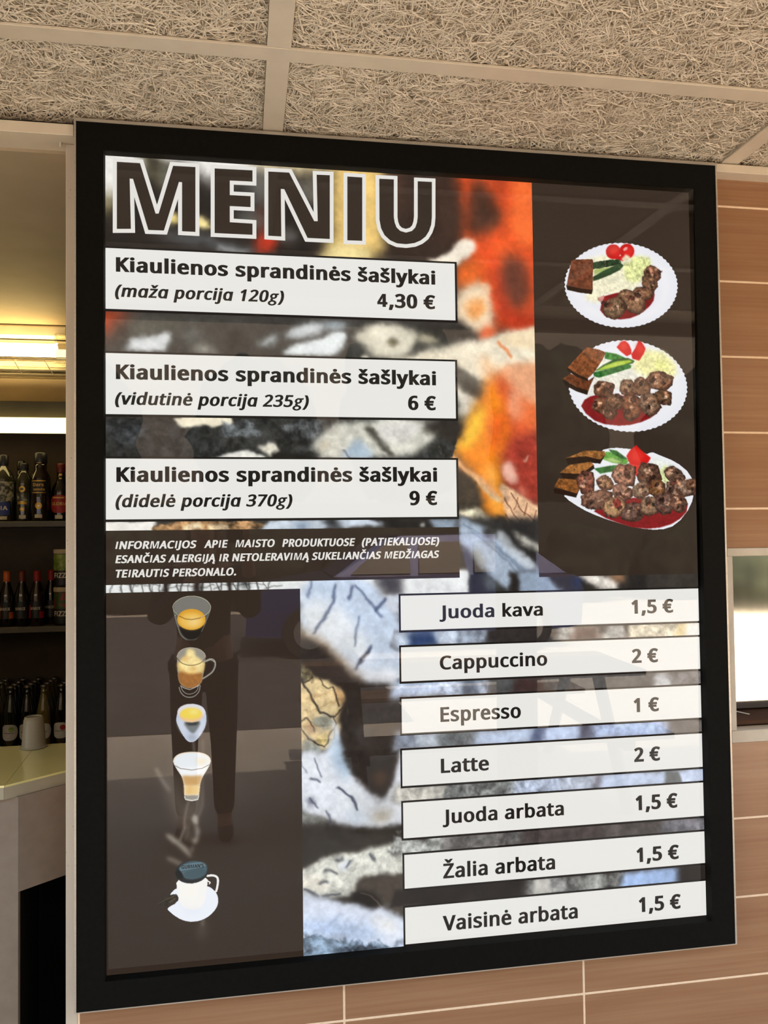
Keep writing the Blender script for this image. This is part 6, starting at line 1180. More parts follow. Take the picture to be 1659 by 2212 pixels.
class Canvas:
    """a picture in sign millimetres, painted from soft-edged shapes (display colours 0..1)"""
    def __init__(s, u0, v0, u1, v1, res, base, cell=9.0):
        s.u0, s.v0, s.res = u0, v0, res
        s.w = int(round((u1 - u0) / res)) + 1; s.h = int(round((v1 - v0) / res)) + 1
        s.px = np.empty((s.h, s.w, 3)); s.px[:] = np.array(base) / 255.0
        s.alpha = np.zeros((s.h, s.w)); s.noise = value_noise(s.h, s.w, cell / res, 5)
        s.dark_lines = None
    def paint(s, art, rounds=0):
        for op in art:
            kind = op[0]; c = np.array(op[1:4], float) / 255.0; blur, opac, ex = op[4:7]
            P = np.array(op[7:], float).reshape(-1, 2)
            if kind < 2 and len(P) > 5:
                for _ in range(rounds):          # corner cutting
                    Q = np.roll(P, -1, 0) if kind == 0 else P[1:]
                    A = P if kind == 0 else P[:-1]
                    N = np.stack([A * .75 + Q * .25, A * .25 + Q * .75], 1).reshape(-1, 2)
                    P = N if kind == 0 else np.r_[P[:1], N, P[-1:]]
            if kind >= 2:
                n = 40 if kind == 2 else int(ex) * 6
                t = np.linspace(0, 2 * np.pi, n, endpoint=False); r = 1.0 if kind == 2 else 1 + 0.009 * np.cos(t * ex)
                P = P[0] + np.outer(np.cos(t) * r, P[1] - P[0]) + np.outer(np.sin(t) * r, P[2] - P[0])
            Q = (P - [s.u0, s.v0]) / s.res
            sg = max(blur / s.res, 0.45); pad = int(3 * sg) + 2 + (int(ex / s.res) if kind == 1 else 0)
            x0 = max(int(Q[:, 0].min()) - pad, 0); x1 = min(int(Q[:, 0].max()) + pad + 2, s.w)
            y0 = max(int(Q[:, 1].min()) - pad, 0); y1 = min(int(Q[:, 1].max()) + pad + 2, s.h)
            if x1 <= x0 or y1 <= y0: continue
            # work on a padded window so that shapes cut by the border blur correctly
            X, Y = np.meshgrid(np.arange(x0 - pad, x1 + pad), np.arange(y0 - pad, y1 + pad))
            if kind == 1:
                d = np.full(X.shape, 1e9)
                for a, b in zip(Q[:-1], Q[1:]):
                    ab = b - a; L = max(ab @ ab, 1e-9)
                    t = np.clip(((X - a[0]) * ab[0] + (Y - a[1]) * ab[1]) / L, 0, 1)
                    d = np.minimum(d, np.hypot(X - a[0] - t * ab[0], Y - a[1] - t * ab[1]))
                m = np.clip(ex / s.res / 2 - d + 0.5, 0, 1)
            else:
                m = np.zeros(X.shape, bool); j = len(Q) - 1
                for i in range(len(Q)):
                    xi, yi = Q[i]; xj, yj = Q[j]
                    if yi != yj: m ^= ((yi > Y) != (yj > Y)) & (X < (xj - xi) * (Y - yi) / (yj - yi) + xi)
                    j = i
                m = m.astype(float)
            m = gauss(m, sg)[pad:-pad, pad:-pad]
            nz = s.noise[y0:y1, x0:x1]
            k = c[None, None]
            if kind in (0, 2) and ex:
                if ex >= 0.5: m = np.clip((m - 0.5 + (nz - 0.5) * 0.8) * 2.2 + 0.5, 0, 1) * (m > 0.02)
                k = np.clip(c[None, None] * (1 + ex * 1.5 * (np.roll(nz, 5, 1) - 0.5))[..., None], 0, 1)
            m = (m * opac)[..., None]
            s.px[y0:y1, x0:x1] = s.px[y0:y1, x0:x1] * (1 - m) + k * m
            s.alpha[y0:y1, x0:x1] = np.maximum(s.alpha[y0:y1, x0:x1], m[..., 0])
    def disturb(s, amps):
        """wander the outlines and grain the tones so that painted shapes look like rough embers"""
        Y, X = np.meshgrid(np.arange(s.h), np.arange(s.w), indexing='ij'); X = X.astype(float); Y = Y.astype(float)
        for cell, a in amps:
            X += (value_noise(s.h, s.w, cell / s.res, 2) - .5) * 2 * a / s.res; Y += (value_noise(s.h, s.w, cell / s.res, 2) - .5) * 2 * a / s.res
        X = np.clip(X, 0, s.w - 1.001); Y = np.clip(Y, 0, s.h - 1.001); xi = X.astype(int); yi = Y.astype(int); fx = (X - xi)[..., None]; fy = (Y - yi)[..., None]
        p = s.px; s.px = (p[yi, xi] * (1 - fx) + p[yi, xi + 1] * fx) * (1 - fy) + (p[yi + 1, xi] * (1 - fx) + p[yi + 1, xi + 1] * fx) * fy
        g = (value_noise(s.h, s.w, 45 / s.res, 4) - .5) * .13 + (value_noise(s.h, s.w, 10 / s.res, 3) - .5) * .08
        lum = s.px.mean(-1, keepdims=True); s.px = np.clip(s.px * (1 + g[..., None] * (1.6 - lum)), 0, 1)
    def mesh(s, name, y, mats, keep, origin):
        """grid mesh with the picture as an ink colour attribute; keep = mask of grid nodes shown"""
        X, Y = np.meshgrid(np.arange(s.w), np.arange(s.h))
        V = np.stack([(s.u0 + X * s.res) / 1000 - origin[0], np.full(X.shape, y - origin[1]), SIGN_TOP - (s.v0 + Y * s.res) / 1000 - origin[2]], -1).reshape(-1, 3)
        c = s.px.reshape(-1, 3); c = np.where(c <= 0.04045, c / 12.92, ((c + 0.055) / 1.055) ** 2.4)
        idx = (Y * s.w + X); kf = keep[:-1, :-1] & keep[1:, :-1] & keep[:-1, 1:] & keep[1:, 1:]
        F = np.stack([idx[:-1, :-1], idx[1:, :-1], idx[1:, 1:], idx[:-1, 1:]], -1)[kf]
        used = np.zeros(len(V), bool); used[F.ravel()] = True
        mp = np.cumsum(used) - 1
        return raw_mesh(name, V[used], mp[F], mats, c[used])
# ------------------------------------------------------------------ materials of the setting
def tile_material():
    M = Mat('brown_wall_tile'); b = M.bsdf(lin('b8805f'), 0.22, 0, 0.45)
    tc = M.node('ShaderNodeTexCoord'); mp = M.node('ShaderNodeMapping'); mp.inputs['Scale'].default_value = (3.0, 1, 130)
    nz = M.node('ShaderNodeTexNoise'); nz.inputs['Scale'].default_value = 1; nz.inputs['Detail'].default_value = 6
    M.link(tc.outputs['Object'], mp.inputs[0]); M.link(mp.outputs[0], nz.inputs['Vector'])
    mp2 = M.node('ShaderNodeMapping'); mp2.inputs['Scale'].default_value = (1.3, 1, 22)
    n2 = M.node('ShaderNodeTexNoise'); n2.inputs['Scale'].default_value = 1; n2.inputs['Detail'].default_value = 3
    M.link(tc.outputs['Object'], mp2.inputs[0]); M.link(mp2.outputs[0], n2.inputs['Vector'])
    ad = M.node('ShaderNodeMath', operation='ADD'); M.link(nz.outputs[0], ad.inputs[0]); M.link(n2.outputs[0], ad.inputs[1])
    hf = M.node('ShaderNodeMath', operation='MULTIPLY'); hf.inputs[1].default_value = 0.5; M.link(ad.outputs[0], hf.inputs[0])
    cr = M.node('ShaderNodeValToRGB')
    cr.color_ramp.elements[0].position = 0.36; cr.color_ramp.elements[0].color = (*lin('8f6647'), 1)
    cr.color_ramp.elements[1].position = 0.64; cr.color_ramp.elements[1].color = (*lin('9d7655'), 1)
    M.link(hf.outputs[0], cr.inputs[0]); M.link(cr.outputs[0], b.inputs['Base Color'])
    bp = M.node('ShaderNodeBump'); bp.inputs['Strength'].default_value = 0.08; bp.inputs['Distance'].default_value = 0.001
    M.link(nz.outputs[0], bp.inputs['Height']); M.link(bp.outputs[0], b.inputs['Normal'])
    return M.m
M_TILE = tile_material()
M_GROUT = noisy('pale_grout', 'e6c9a8', 'eed3b4', 0.8, (60, 60, 60))
M_LAC = noisy('beige_lacquered_metal', 'cdc0aa', 'd3c6b0', 0.4, (20, 20, 20), bump=0.02)
M_WOOL = noisy('beige_wood_wool', 'dccfb8', 'e6d9c3', 0.85, (40, 40, 40), spec=0.2)
M_PLASTER = noisy('cream_plaster', '9f9076', 'a6967d', 0.7, (6, 6, 6), bump=0.05)
M_BLACK = noisy('black_powder_coat', '0c0b09', '100f0c', 0.75, (90, 90, 90), spec=0.08)
M_ALU = noisy('pale_aluminium', 'b9b0a2', 'c4bbad', 0.35, (4, 4, 200), metal=0.6)
M_PAVE = noisy('sunlit_concrete_paving', 'bdb19f', 'cabeac', 0.9, (1.2, 1.2, 1.2))
M_DIM_GROUND = noisy('grey_reflection_dimmer', '4a4845', '585552', 0.9, (3, 3, 3))
M_ROOF = noisy('canopy_render', '8b7f70', '968a7b', 0.8, (5, 5, 5))

def speckled():
    M = Mat('speckled_grey_lacquer'); b = M.bsdf(lin('c4b7a4'), 0.4)
    tc = M.node('ShaderNodeTexCoord'); vo = M.node('ShaderNodeTexVoronoi'); vo.inputs['Scale'].default_value = 55
    M.link(tc.outputs['Object'], vo.inputs['Vector'])
    cr = M.node('ShaderNodeValToRGB'); cr.color_ramp.elements[0].position = 0.045; cr.color_ramp.elements[0].color = (*lin('6a5b4b'), 1)
    cr.color_ramp.elements[1].position = 0.07; cr.color_ramp.elements[1].color = (*lin('c6b9a7'), 1)
    M.link(vo.outputs['Distance'], cr.inputs[0]); M.link(cr.outputs[0], b.inputs['Base Color']); return M.m
M_POST = speckled()

# ------------------------------------------------------------------ the setting
WY = 0.05                                   # face of the tiled wall
WIN = (1.653, 2.75, 1.065, 1.583)           # window hole x0 x1 z0 z1
def minus(r, h):
    x0, x1, z0, z1 = r; a, b, c, d = h
    if x1 <= a or x0 >= b or z1 <= c or z0 >= d: return [r]
    out = []
    if x0 < a: out.append((x0, a, z0, z1))
    if x1 > b: out.append((b, x1, z0, z1))
    xa, xb = max(x0, a), min(x1, b)
    if z0 < c: out.append((xa, xb, z0, c))
    if z1 > d: out.append((xa, xb, d, z1))
    return out
w = MB()
for r in minus((-0.006, 3.6, 0.0, 2.64), WIN): w.box(r[0], r[1], WY - 0.0006, WY + 0.16, r[2], r[3], 0)
i0 = -1
for i in range(-1, 7):
    for k in range(-3, 11):
        x0, x1 = 0.6103 - 0.6155 + i * 0.6155, 0.6103 + i * 0.6155
        z0, z1 = 0.453 + k * 0.206, 0.453 + (k + 1) * 0.206
        x0, x1, z0, z1 = max(x0, -0.0045), min(x1, 3.6), max(z0, 0.0), min(z1, 2.64)
        if x1 - x0 < 0.02 or z1 - z0 < 0.02: continue
        g = 0.0028
        for r in minus((x0 + g, x1 - g, z0 + g, z1 - g), WIN):
            if r[1] - r[0] > 0.006 and r[3] - r[2] > 0.006: w.bevbox(r[0], r[1], WY - 0.0015, WY + 0.004, r[2], r[3], 0.0008, 1)
w.build('wall_front', [M_GROUT, M_TILE], kind='structure', label='brown glossy tiled wall with pale joints behind the lit menu')

# bar room behind the hatch: shell
b = MB(); b.box(-2.9, 3.6, 2.02, 2.12, 0, 2.64); b.build('wall_back', M_PLASTER, kind='structure', label='cream back wall of the bar room above the bottle shelves')
b = MB(); b.box(-3.0, -2.9, 0.05, 2.12, 0, 2.64); b.build('wall_left', M_PLASTER, kind='structure')
b = MB(); b.box(3.6, 3.7, 0.05, 2.12, 0, 2.64); b.build('wall_right', M_PLASTER, kind='structure')
b = MB(); b.box(-2.9, 3.6, 0.09, 2.02, 2.56, 2.575); b.build('ceiling_bar', M_PLASTER, kind='structure', label='cream ceiling inside the bar, lit by the tube lamp')
b = MB(); b.box(-3.0, -1.6, 0.05, 0.2, 0, 2.64)
b.build('wall_hatch', M_PLASTER, kind='structure')
# canopy roof slab, floor, forecourt
b = MB(); b.box(-7, 8, -1.86, 2.2, 2.66, 2.98); b.box(-7, 8, -1.9, -1.86, 2.585, 3.0); b.build('canopy_roof', M_ROOF, kind='structure')
b = MB(); b.box(-30, 34, -26, 2.12, -0.12, 0.0); b.build('floor', M_PAVE, kind='structure')
b = MB(); b.box(-30, 1.75, -12.6, -4.6, 0.0, 0.004); b.build('floor_reflection_dimmer', M_DIM_GROUND, kind='structure')  # added dark ground strip, dims the paving mirrored in the left picture panel

# ceiling: wood-wool panels in a lacquered grid
ZG = 2.611
ceil = MB(); ceil.box(-3.0, 4.6, -1.86, 0.05, ZG + 0.034, ZG + 0.046)
CE = ceil.build('ceiling', M_WOOL, kind='structure', label='beige wood wool panel ceiling of the canopy in a painted metal grid')
GX = [0.4545 + 1.2135 * k for k in range(-2, 4)]
GY = [-0.313 - 0.6 * k for k in range(3)]
for y in GY:
    s = MB(); s.bevbox(-3.0, 4.6, y - 0.023, y + 0.023, ZG, ZG + 0.006, 0.001); s.build('grid_strip', M_LAC, CE)
ys = [0.045] + GY + [-1.86]
for x in GX:
    for a, c in zip(ys[:-1], ys[1:]):
        hi = a - (0.0235 if a < 0 else 0.0); lo = c + (0.0235 if c > -1.8 else 0.0)
        s = MB(); s.bevbox(x - 0.024, x + 0.024, lo, hi, ZG + 0.0012, ZG + 0.006, 0.0008); s.build('grid_strip', M_LAC, CE)

def wool_mesh(name, lx, ly, n):
    """a mat of curled wood strands, hanging face at z = 0, strands up to 13 mm thick"""
    g = np.random.default_rng(int(lx * 1000 + ly * 77))
    S = 5
    L = g.uniform(0.022, 0.068, n); th = g.uniform(0, 2 * np.pi, n); cv = g.normal(0, 6.0, n); wd = g.uniform(0.0006, 0.00115, n)
    cx = g.uniform(-lx / 2 - 0.02, lx / 2 + 0.02, n); cy = g.uniform(-ly / 2 - 0.02, ly / 2 + 0.02, n)
    lay = g.random(n) ** 2.2 * 0.013
    t = np.linspace(-0.5, 0.5, S)[None] * L[:, None]
    ang = th[:, None] + cv[:, None] * t + g.normal(0, 0.05, (n, S))
    st = L[:, None] / (S - 1)
    px = np.cumsum(np.cos(ang) * st, 1); py = np.cumsum(np.sin(ang) * st, 1)
    px += (cx - px.mean(1))[:, None]; py += (cy - py.mean(1))[:, None]
    pz = lay[:, None] + g.normal(0, 0.0004, (n, S)) + 0.0015 * (2 * t / L[:, None]) ** 2
    tilt = g.normal(0, 0.45, n)[:, None]
    nx, ny = -np.sin(ang) * wd[:, None], np.cos(ang) * wd[:, None]; nz = tilt * wd[:, None]
    A = np.stack([px + nx, py + ny, pz + nz], -1); B = np.stack([px - nx, py - ny, pz - nz], -1)
    V = np.stack([A, B], 2).reshape(-1, 3)
    V[:, 0] = np.clip(V[:, 0], -lx / 2, lx / 2); V[:, 1] = np.clip(V[:, 1], -ly / 2, ly / 2); V[:, 2] = np.maximum(V[:, 2], 0)
    base = (np.arange(n) * S * 2)[:, None] + np.arange(S - 1)[None] * 2
    F = np.stack([base, base + 1, base + 3, base + 2], -1).reshape(-1, 4)
    k = len(V)
    slab = np.array([(-lx / 2, -ly / 2, .027), (lx / 2, -ly / 2, .027), (lx / 2, ly / 2, .027), (-lx / 2, ly / 2, .027)])
    V = np.r_[V, slab]; F = np.r_[F, [[k, k + 1, k + 2, k + 3]]]
    return raw_mesh(name, V, F, [M_WOOL])
PW = 1.2135 - 0.050
full = wool_mesh('ceiling_panel', PW, 0.553, 18500); edge = wool_mesh('ceiling_panel', PW, 0.337, 11300)
for xi, x in enumerate(GX[:-1]):
    for yi in range(4):
        me = edge if yi == 0 else full
        yc = 0.0475 - 0.1685 if yi == 0 else GY[0] - 0.3 - 0.6 * (yi - 1)
        if yi == 3: yc = GY[2] - 0.3
        if yc < -1.75: continue
        o = bpy.data.objects.new('ceiling_panel', me); COL.objects.link(o); o.parent = CE
        o.location = (x + 1.2135 / 2, yc, ZG + 0.0055)
        if (xi + yi) % 2: o.rotation_euler[2] = math.pi

# ceiling trim beside the sign
s = MB(); s.bevbox(1.6265, 3.6, 0.004, 0.049, 2.587, 2.609, 0.001); s.build('trim_1', M_LAC, kind='structure', label='beige metal trim where the tiled wall meets the ceiling')
# serving hatch frame left of the sign
h = thing('window_2', (-0.8, 0.06, 1.0), 'open serving hatch with pale metal post left of the menu', 'window', kind='structure')
s = MB(); s.bevbox(-0.0327, -0.0065, 0.05, 0.10, 0.0, 2.567, 0.0012); s.build('post', M_POST, h)
s = MB(); s.bevbox(-1.62, -0.0065, 0.006, 0.10, 2.568, 2.5945, 0.0012); s.build('header', M_LAC, h)
s = MB(); s.bevbox(-0.0455, -0.0405, 0.04, 0.05, 2.556, 2.568, 0.001); s.build('clip', M_LAC, h)
# window on the right of the sign
h = thing('window_1', (2.2, 0.06, 1.07), 'small window with pale metal frame in the tiled wall right of the menu', 'window', kind='structure')
M_FRAME = noisy('pale_frame_lacquer', 'b5aa98', 'bdb2a0', 0.45, (30, 30, 30))
f = MB()
f.bevbox(1.653, 2.75, 0.044, 0.09, 1.561, 1.583, 0.0015); f.bevbox(1.653, 2.75, 0.044, 0.09, 1.065, 1.0975, 0.0015)
f.bevbox(1.653, 1.670, 0.0455, 0.09, 1.0975, 1.561, 0.001); f.bevbox(2.732, 2.75, 0.0455, 0.09, 1.0975, 1.561, 0.001)
f.build('window_frame', M_FRAME, h)
M_STEEL = noisy('brushed_steel', 'cfd0c8', 'd8d8d0', 0.06, (60, 60, 2), metal=1.0)
s = MB(); s.bevbox(1.672, 2.73, 0.212, 0.216, 1.1165, 1.5635, 0.0008); s.build('shutter_plate', M_STEEL, h, label='mirror bright steel shutter plate')
M_SILLW = noisy('dark_brown_sill_wood', '4a3325', '5d4230', 0.7, (2, 2, 90), spec=0.1)
s = MB(); s.bevbox(1.66, 2.74, 0.092, 0.26, 1.098, 1.112, 0.002)
s.build('sill', M_SILLW, h)
p = MB(); p.bevbox(-0.004, 0.004, -0.027, 0.027, 0, 0.0016, 0.0006)
o = p.build('plastic_stick', noisy('white_plastic', 'e6dfd2', 'efe9dd', 0.4), label='flat white plastic stick lying on the window sill', cat='stick', local=True)
o.location = (1.7700, 0.180, 1.1122); o.rotation_euler = (0, 0, R(17))
m = MB(); m.box(1.64, 2.76, 0.262, 0.272, 1.06, 1.60); m.build('rear_board', M_SILLW, h)
# ------------------------------------------------------------------ the lit menu sign
SIGN = thing('menu_sign', (0.81, 0.02, 0.565), 'large backlit menu board in a black frame headed MENIU, on the tiled wall', 'sign')
SO = SIGN.location
f = MB()
ox0, ox1, oz0, oz1 = 0.0, 1.62, 0.565, 2.600
ix0, ix1, iz0, iz1 = 0.0610, 1.5575, 0.627, 2.5355
for q in ([(ox0, oz1), (ox1, oz1), (ix1, iz1), (ix0, iz1)], [(ix0, iz0), (ix1, iz0), (ox1, oz0), (ox0, oz0)],
          [(ox0, oz0), (ox0, oz1), (ix0, iz1), (ix0, iz0)], [(ix1, iz0), (ix1, iz1), (ox1, oz1), (ox1, oz0)]):
    v = [(x, 0.0, z) for x, z in q] + [(x, 0.028, z) for x, z in q]
    f.add(v, [(0, 1, 2, 3), (7, 6, 5, 4), (0, 4, 5, 1), (1, 5, 6, 2), (2, 6, 7, 3), (3, 7, 4, 0)])
f.build('frame', M_BLACK, SIGN)
r = MB()
r.box(-0.0045, 1.6245, -0.001, 0.048, 2.600, 2.6075); r.box(-0.0045, 1.6245, 0.0, 0.048, 0.5625, 0.565)
r.box(-0.0045, 0.0, -0.001, 0.048, 0.565, 2.600); r.box(1.62, 1.6245, -0.001, 0.048, 0.565, 2.600)
r.build('edge_trim', M_ALU, SIGN)
r = MB(); r.box(0.002, 1.618, 0.036, 0.047, 0.567, 2.598); r.build('light_box', M_ALU, SIGN)

def ink_material():
    M = Mat('backlit_print'); at = M.node('ShaderNodeAttribute'); at.attribute_name = 'print_ink'
    e = M.node('ShaderNodeEmission'); e.inputs[1].default_value = 1.0
    M.link(at.outputs['Color'], e.inputs[0]); M.link(e.outputs[0], M.out.inputs[0]); return M.m
M_INK = ink_material()
M_WHITE = emit('backlit_white', (237, 236, 231)); M_DARK = emit('backlit_dark_ink', (36, 32, 29)); M_EDGE = emit('backlit_border_ink', (32, 28, 26))
M_BROWN = emit('backlit_brown', (55, 44, 36)); M_TITLE = emit('backlit_title_ink', (54, 45, 38)); M_PALE = emit('backlit_pale_lettering', (233, 230, 224))
YB = 0.0345                                  # the printed film; panels sit a hair in front of it
def sheet(mb, r, y, mi=0, thick=0.0004):
    mb.box(r[0] / 1000, r[1] / 1000, y, y + thick, SIGN_TOP - r[3] / 1000, SIGN_TOP - r[2] / 1000, mi)

# fire picture
cv = Canvas(50, 50, 1580, 1992, 2.0, (58, 53, 49), 16)
cv.paint(ART_FIRE, 1)
cv.disturb(((80, 5), (18, 2.2)))
keep = np.ones((cv.h, cv.w), bool)
for k, q in RECT.items():
    a, b_, c, d = [(v + s - o_) / 2.0 for v, s, o_ in zip(q, (6, -6, 6, -6), (50, 50, 50, 50))]
    keep[int(math.ceil(c)):int(d), int(math.ceil(a)):int(b_)] = False
me = cv.mesh('fire_picture', YB, [M_INK], keep, SO)
o = bpy.data.objects.new('fire_picture', me); COL.objects.link(o); o.parent = SIGN; o['label'] = 'printed picture of embers and flames'
# heading
def offset_band(mb, q, w_, y, mi):
    """outline of a closed shape: a band of half width w_ with mitred outer corners"""
    n = len(q); sg = 1 if area(q) > 0 else -1
    def at(p): return (p[0] / 1000, y, SIGN_TOP - p[1] / 1000)
    nrm = []
    for i in range(n):
        d = q[(i + 1) % n] - q[i]; d = d / np.hypot(*d); nrm.append(np.array([d[1], -d[0]]) * sg)
    for i in range(n):
        a, b_, m = q[i], q[(i + 1) % n], nrm[i]
        mb.add([at(a - m), at(b_ - m), at(b_ + m * w_), at(a + m * w_)], [(0, 1, 2, 3)], mi)
        p, m0 = q[i], nrm[i - 1]
        if (m0[0] * m[1] - m0[1] * m[0]) * sg > 1e-4:
            h = m0 + m; h = h / max(1 + m0 @ m, 0.25) * w_
            mb.add([at(p), at(p + m0 * w_), at(p + h), at(p + m * w_)], [(0, 1, 2, 3)], mi)
t = MB()
for q in TITLE:
    q = np.array(q); offset_band(t, q, 9.4, YB - 0.0006, 0)
    tri = tessellate_polygon([[Vector((u, w_, 0)) for u, w_ in q]])
    t.add([(u / 1000, YB - 0.0012, SIGN_TOP - w_ / 1000) for u, w_ in q], [tuple(x) for x in tri], 1)
t.build('title_lettering', [M_PALE, M_TITLE], SIGN, label='MENIU in dark letters outlined white')

def texts(group, parent, y, mat, split):
    for g_, s, style, l, r_, base, cap in TEXT:
        if g_ != group: continue
        words = s.count(' ') + 1 if ('€' in s or group[0] == 'D') else 1
        for k in range(words):
            mb = MB(); lettering(mb, s, style, l, r_, base, cap, y, word=k if words > 1 else None)
            mb.build('euro_sign' if '€' in s and k else split(s), mat, parent)
for k in range(3):
    q = RECT['P%d' % k]; mb = MB()
    sheet(mb, q, YB - 0.0010, 1); sheet(mb, (q[0], q[1] - 5.6, q[2] + 4.8, q[3] - 6.0), YB - 0.0014, 0)
    pn = mb.build('dish_panel', [M_WHITE, M_EDGE], SIGN)
    texts('P%d' % k, pn, YB - 0.0022, M_DARK, lambda s: 'price_text' if '€' in s else ('portion_text' if s[0] == '(' else 'dish_text'))
for k in range(7):
    q = RECT['D%d' % k]; mb = MB()
    sheet(mb, q, YB - 0.0010, 1); sheet(mb, (q[0] + 4.6, q[1], q[2] + 4.8, q[3] - 5.4), YB - 0.0014, 0)
    pn = mb.build('drink_panel', [M_WHITE, M_EDGE], SIGN)
    texts('D%d' % k, pn, YB - 0.0022, M_DARK, lambda s: 'price_text' if '€' in s else 'drink_text')
mb = MB(); sheet(mb, RECT['info'], YB - 0.0010); pn = mb.build('notice_panel', M_BROWN, SIGN)
texts('N', pn, YB - 0.0018, M_PALE, lambda s: 'notice_text')

# brown picture panels with the cut-out food and drink pictures
def bounds(art):
    P = []
    for op in art:
        Q = np.array(op[7:], float).reshape(-1, 2)
        if op[0] >= 2: Q = np.array([Q[0] + s * (Q[1] - Q[0]) + t_ * (Q[2] - Q[0]) for s in (-1, 1) for t_ in (-1, 1)])
        P.append(Q)
    P = np.concatenate(P); return P.min(0) - 4, P.max(0) + 4
mb = MB(); sheet(mb, RECT['rp'], YB - 0.0010); pr = mb.build('picture_panel', M_BROWN, SIGN)
q = RECT['ld']
cv = Canvas(q[0], q[2], q[1], q[3], 3.0, (55, 44, 36), 60)
cv.paint(ART_STEAM, 1)
pl = bpy.data.objects.new('picture_panel', cv.mesh('picture_panel', YB - 0.0010, [M_INK], np.ones((cv.h, cv.w), bool), SO)); COL.objects.link(pl); pl.parent = SIGN
def cutout(name, art, parent, label, res, cell, rounds):
    lo, hi = bounds(art); cv = Canvas(lo[0], lo[1], hi[0], hi[1], res, (55, 44, 36), cell); cv.paint(art, rounds)
    me = cv.mesh(name, YB - 0.0022, [M_INK], cv.alpha > 0.06, SO)
    o = bpy.data.objects.new(name, me); COL.objects.link(o); o.parent = parent; o['label'] = label
    return o
for art, lb in zip(ART_PLATES, ('picture of a small plate of grilled meat', 'picture of a medium plate of grilled meat', 'picture of a large oval plate heaped with meat')):
    cutout('plate_picture', art, pr, lb, 1.0, 7, 0)
for art, lb in zip(ART_CUPS, ('picture of black coffee in a tumbler', 'picture of cappuccino in a glass mug', 'picture of espresso in a double wall glass', 'picture of latte in a flared glass', 'picture of a white cup with dark lid on a saucer')):
    o = cutout('drink_picture', art, pl, lb, 0.9, 7, 2)
mb = MB(); lettering(mb, "GURMAN'S", 's', 229.0, 280.0, 1747.0, 8.5, YB - 0.0028)   # embossed word on the lid
mb.build('lid_text', M_DARK, o)
# front glass, leaning a little forward at the top
M = Mat('clear_front_glass'); tr = M.node('ShaderNodeBsdfTransparent'); gl = M.node('ShaderNodeBsdfGlossy'); gl.inputs['Roughness'].default_value = 0.0
fr = M.node('ShaderNodeFresnel'); fr.inputs['IOR'].default_value = 1.52; mx = M.node('ShaderNodeMixShader')
M.link(fr.outputs[0], mx.inputs[0]); M.link(tr.outputs[0], mx.inputs[1]); M.link(gl.outputs[0], mx.inputs[2]); M.link(mx.outputs[0], M.out.inputs[0])
M_GLASS = M.m
M = Mat('clear_glass_back'); tr = M.node('ShaderNodeBsdfTransparent'); M.link(tr.outputs[0], M.out.inputs[0]); M_CLEAR = M.m
g = MB(); a, c = (ix0 + 0.001, ix1 - 0.001), (iz0 + 0.001, iz1 - 0.001); yt, yb = 0.0015, 0.0270
v = [(a[0], yb, c[0]), (a[1], yb, c[0]), (a[1], yt, c[1]), (a[0], yt, c[1])]; v += [(x, y + 0.003, z) for x, y, z in v]
g.add(v[:4], [(0, 1, 2, 3)], 0); g.add(v, [(7, 6, 5, 4), (0, 4, 5, 1), (1, 5, 6, 2), (2, 6, 7, 3), (3, 7, 4, 0)], 1)
g.build('glass_pane', [M_GLASS, M_CLEAR], SIGN)
# ------------------------------------------------------------------ inside the bar
M_TOP = noisy('pale_green_glossy_top', 'c6bd7c', 'cec585', 0.08, (3, 3, 3), coat=0.6)
M_EDGEB = noisy('counter_edge_band', '8f8772', '97907a', 0.5, (10, 10, 10))
M_PANEL = noisy('grey_beige_panel', '75685a', '7c6f61', 0.55, (30, 30, 30), bump=0.02)
M_VOID = noisy('black_void_shade', '070706', '0c0b0a', 0.7, (10, 10, 10), spec=0.1)  # near-black colour stands in for the shade in the open void under the counter
M_CAB = noisy('black_shelf_laminate', '0e0c09', '14110d', 0.5, (10, 10, 10), spec=0.2)
M_SHELF = noisy('grey_shelf_edge', '4a4538', '544f41', 0.5, (10, 10, 10))
M_VAL = noisy('olive_grey_valance', '3f3b2c', '474334', 0.6, (10, 10, 10))

t = thing('bar_counter', (-0.4, 0.3, 0.0), 'angled bar counter with glossy pale green top behind the hatch', 'counter')
c0, c1, c2 = (-0.182, 0.108), (0.42, 0.655), (-0.182, 0.108)
poly_l = [(-1.55, 0.108), (-0.182, 0.108), (-0.204, 0.507), (-1.55, 0.507)]
poly_r = [(-0.181, 0.1085), (0.42, 0.655), (0.42, 0.90), (-0.03, 0.513), (-0.2032, 0.508)]
for i, p in enumerate((poly_l, poly_r)):
    m = MB(); m.prism(p, 1.045, 1.05, 0); m.build('countertop', M_TOP, t)
d = Vector((0.74, 0.673, 0)).normalized(); n = Vector((d.y, -d.x, 0))
def slab(mb, p, q, th, z0, z1, mi=0):
    p = Vector((*p, 0)); q = Vector((*q, 0)); nn = (q - p).normalized(); nn = Vector((-nn.y, nn.x, 0)) * th
    mb.prism([tuple(v.xy) for v in (p, q, q + nn, p + nn)], z0, z1, mi)
m = MB(); slab(m, (-0.182, 0.109), (0.41, 0.647), 0.02, 1.0165, 1.0448); m.build('edge_band', M_EDGEB, t)
m = MB(); slab(m, (-1.55, 0.1095), (-0.1835, 0.1095), 0.02, 1.0165, 1.0448); m.build('edge_band', M_EDGEB, t)
m = MB(); slab(m, (-1.55, 0.127), (-0.1555, 0.127), 0.018, 0.0, 1.0163); m.build('front_panel', M_PANEL, t)
m = MB(); slab(m, (-0.1550, 0.1272), (0.40, 0.632), 0.018, 0.793, 1.0163); m.build('apron_panel', M_PANEL, t)
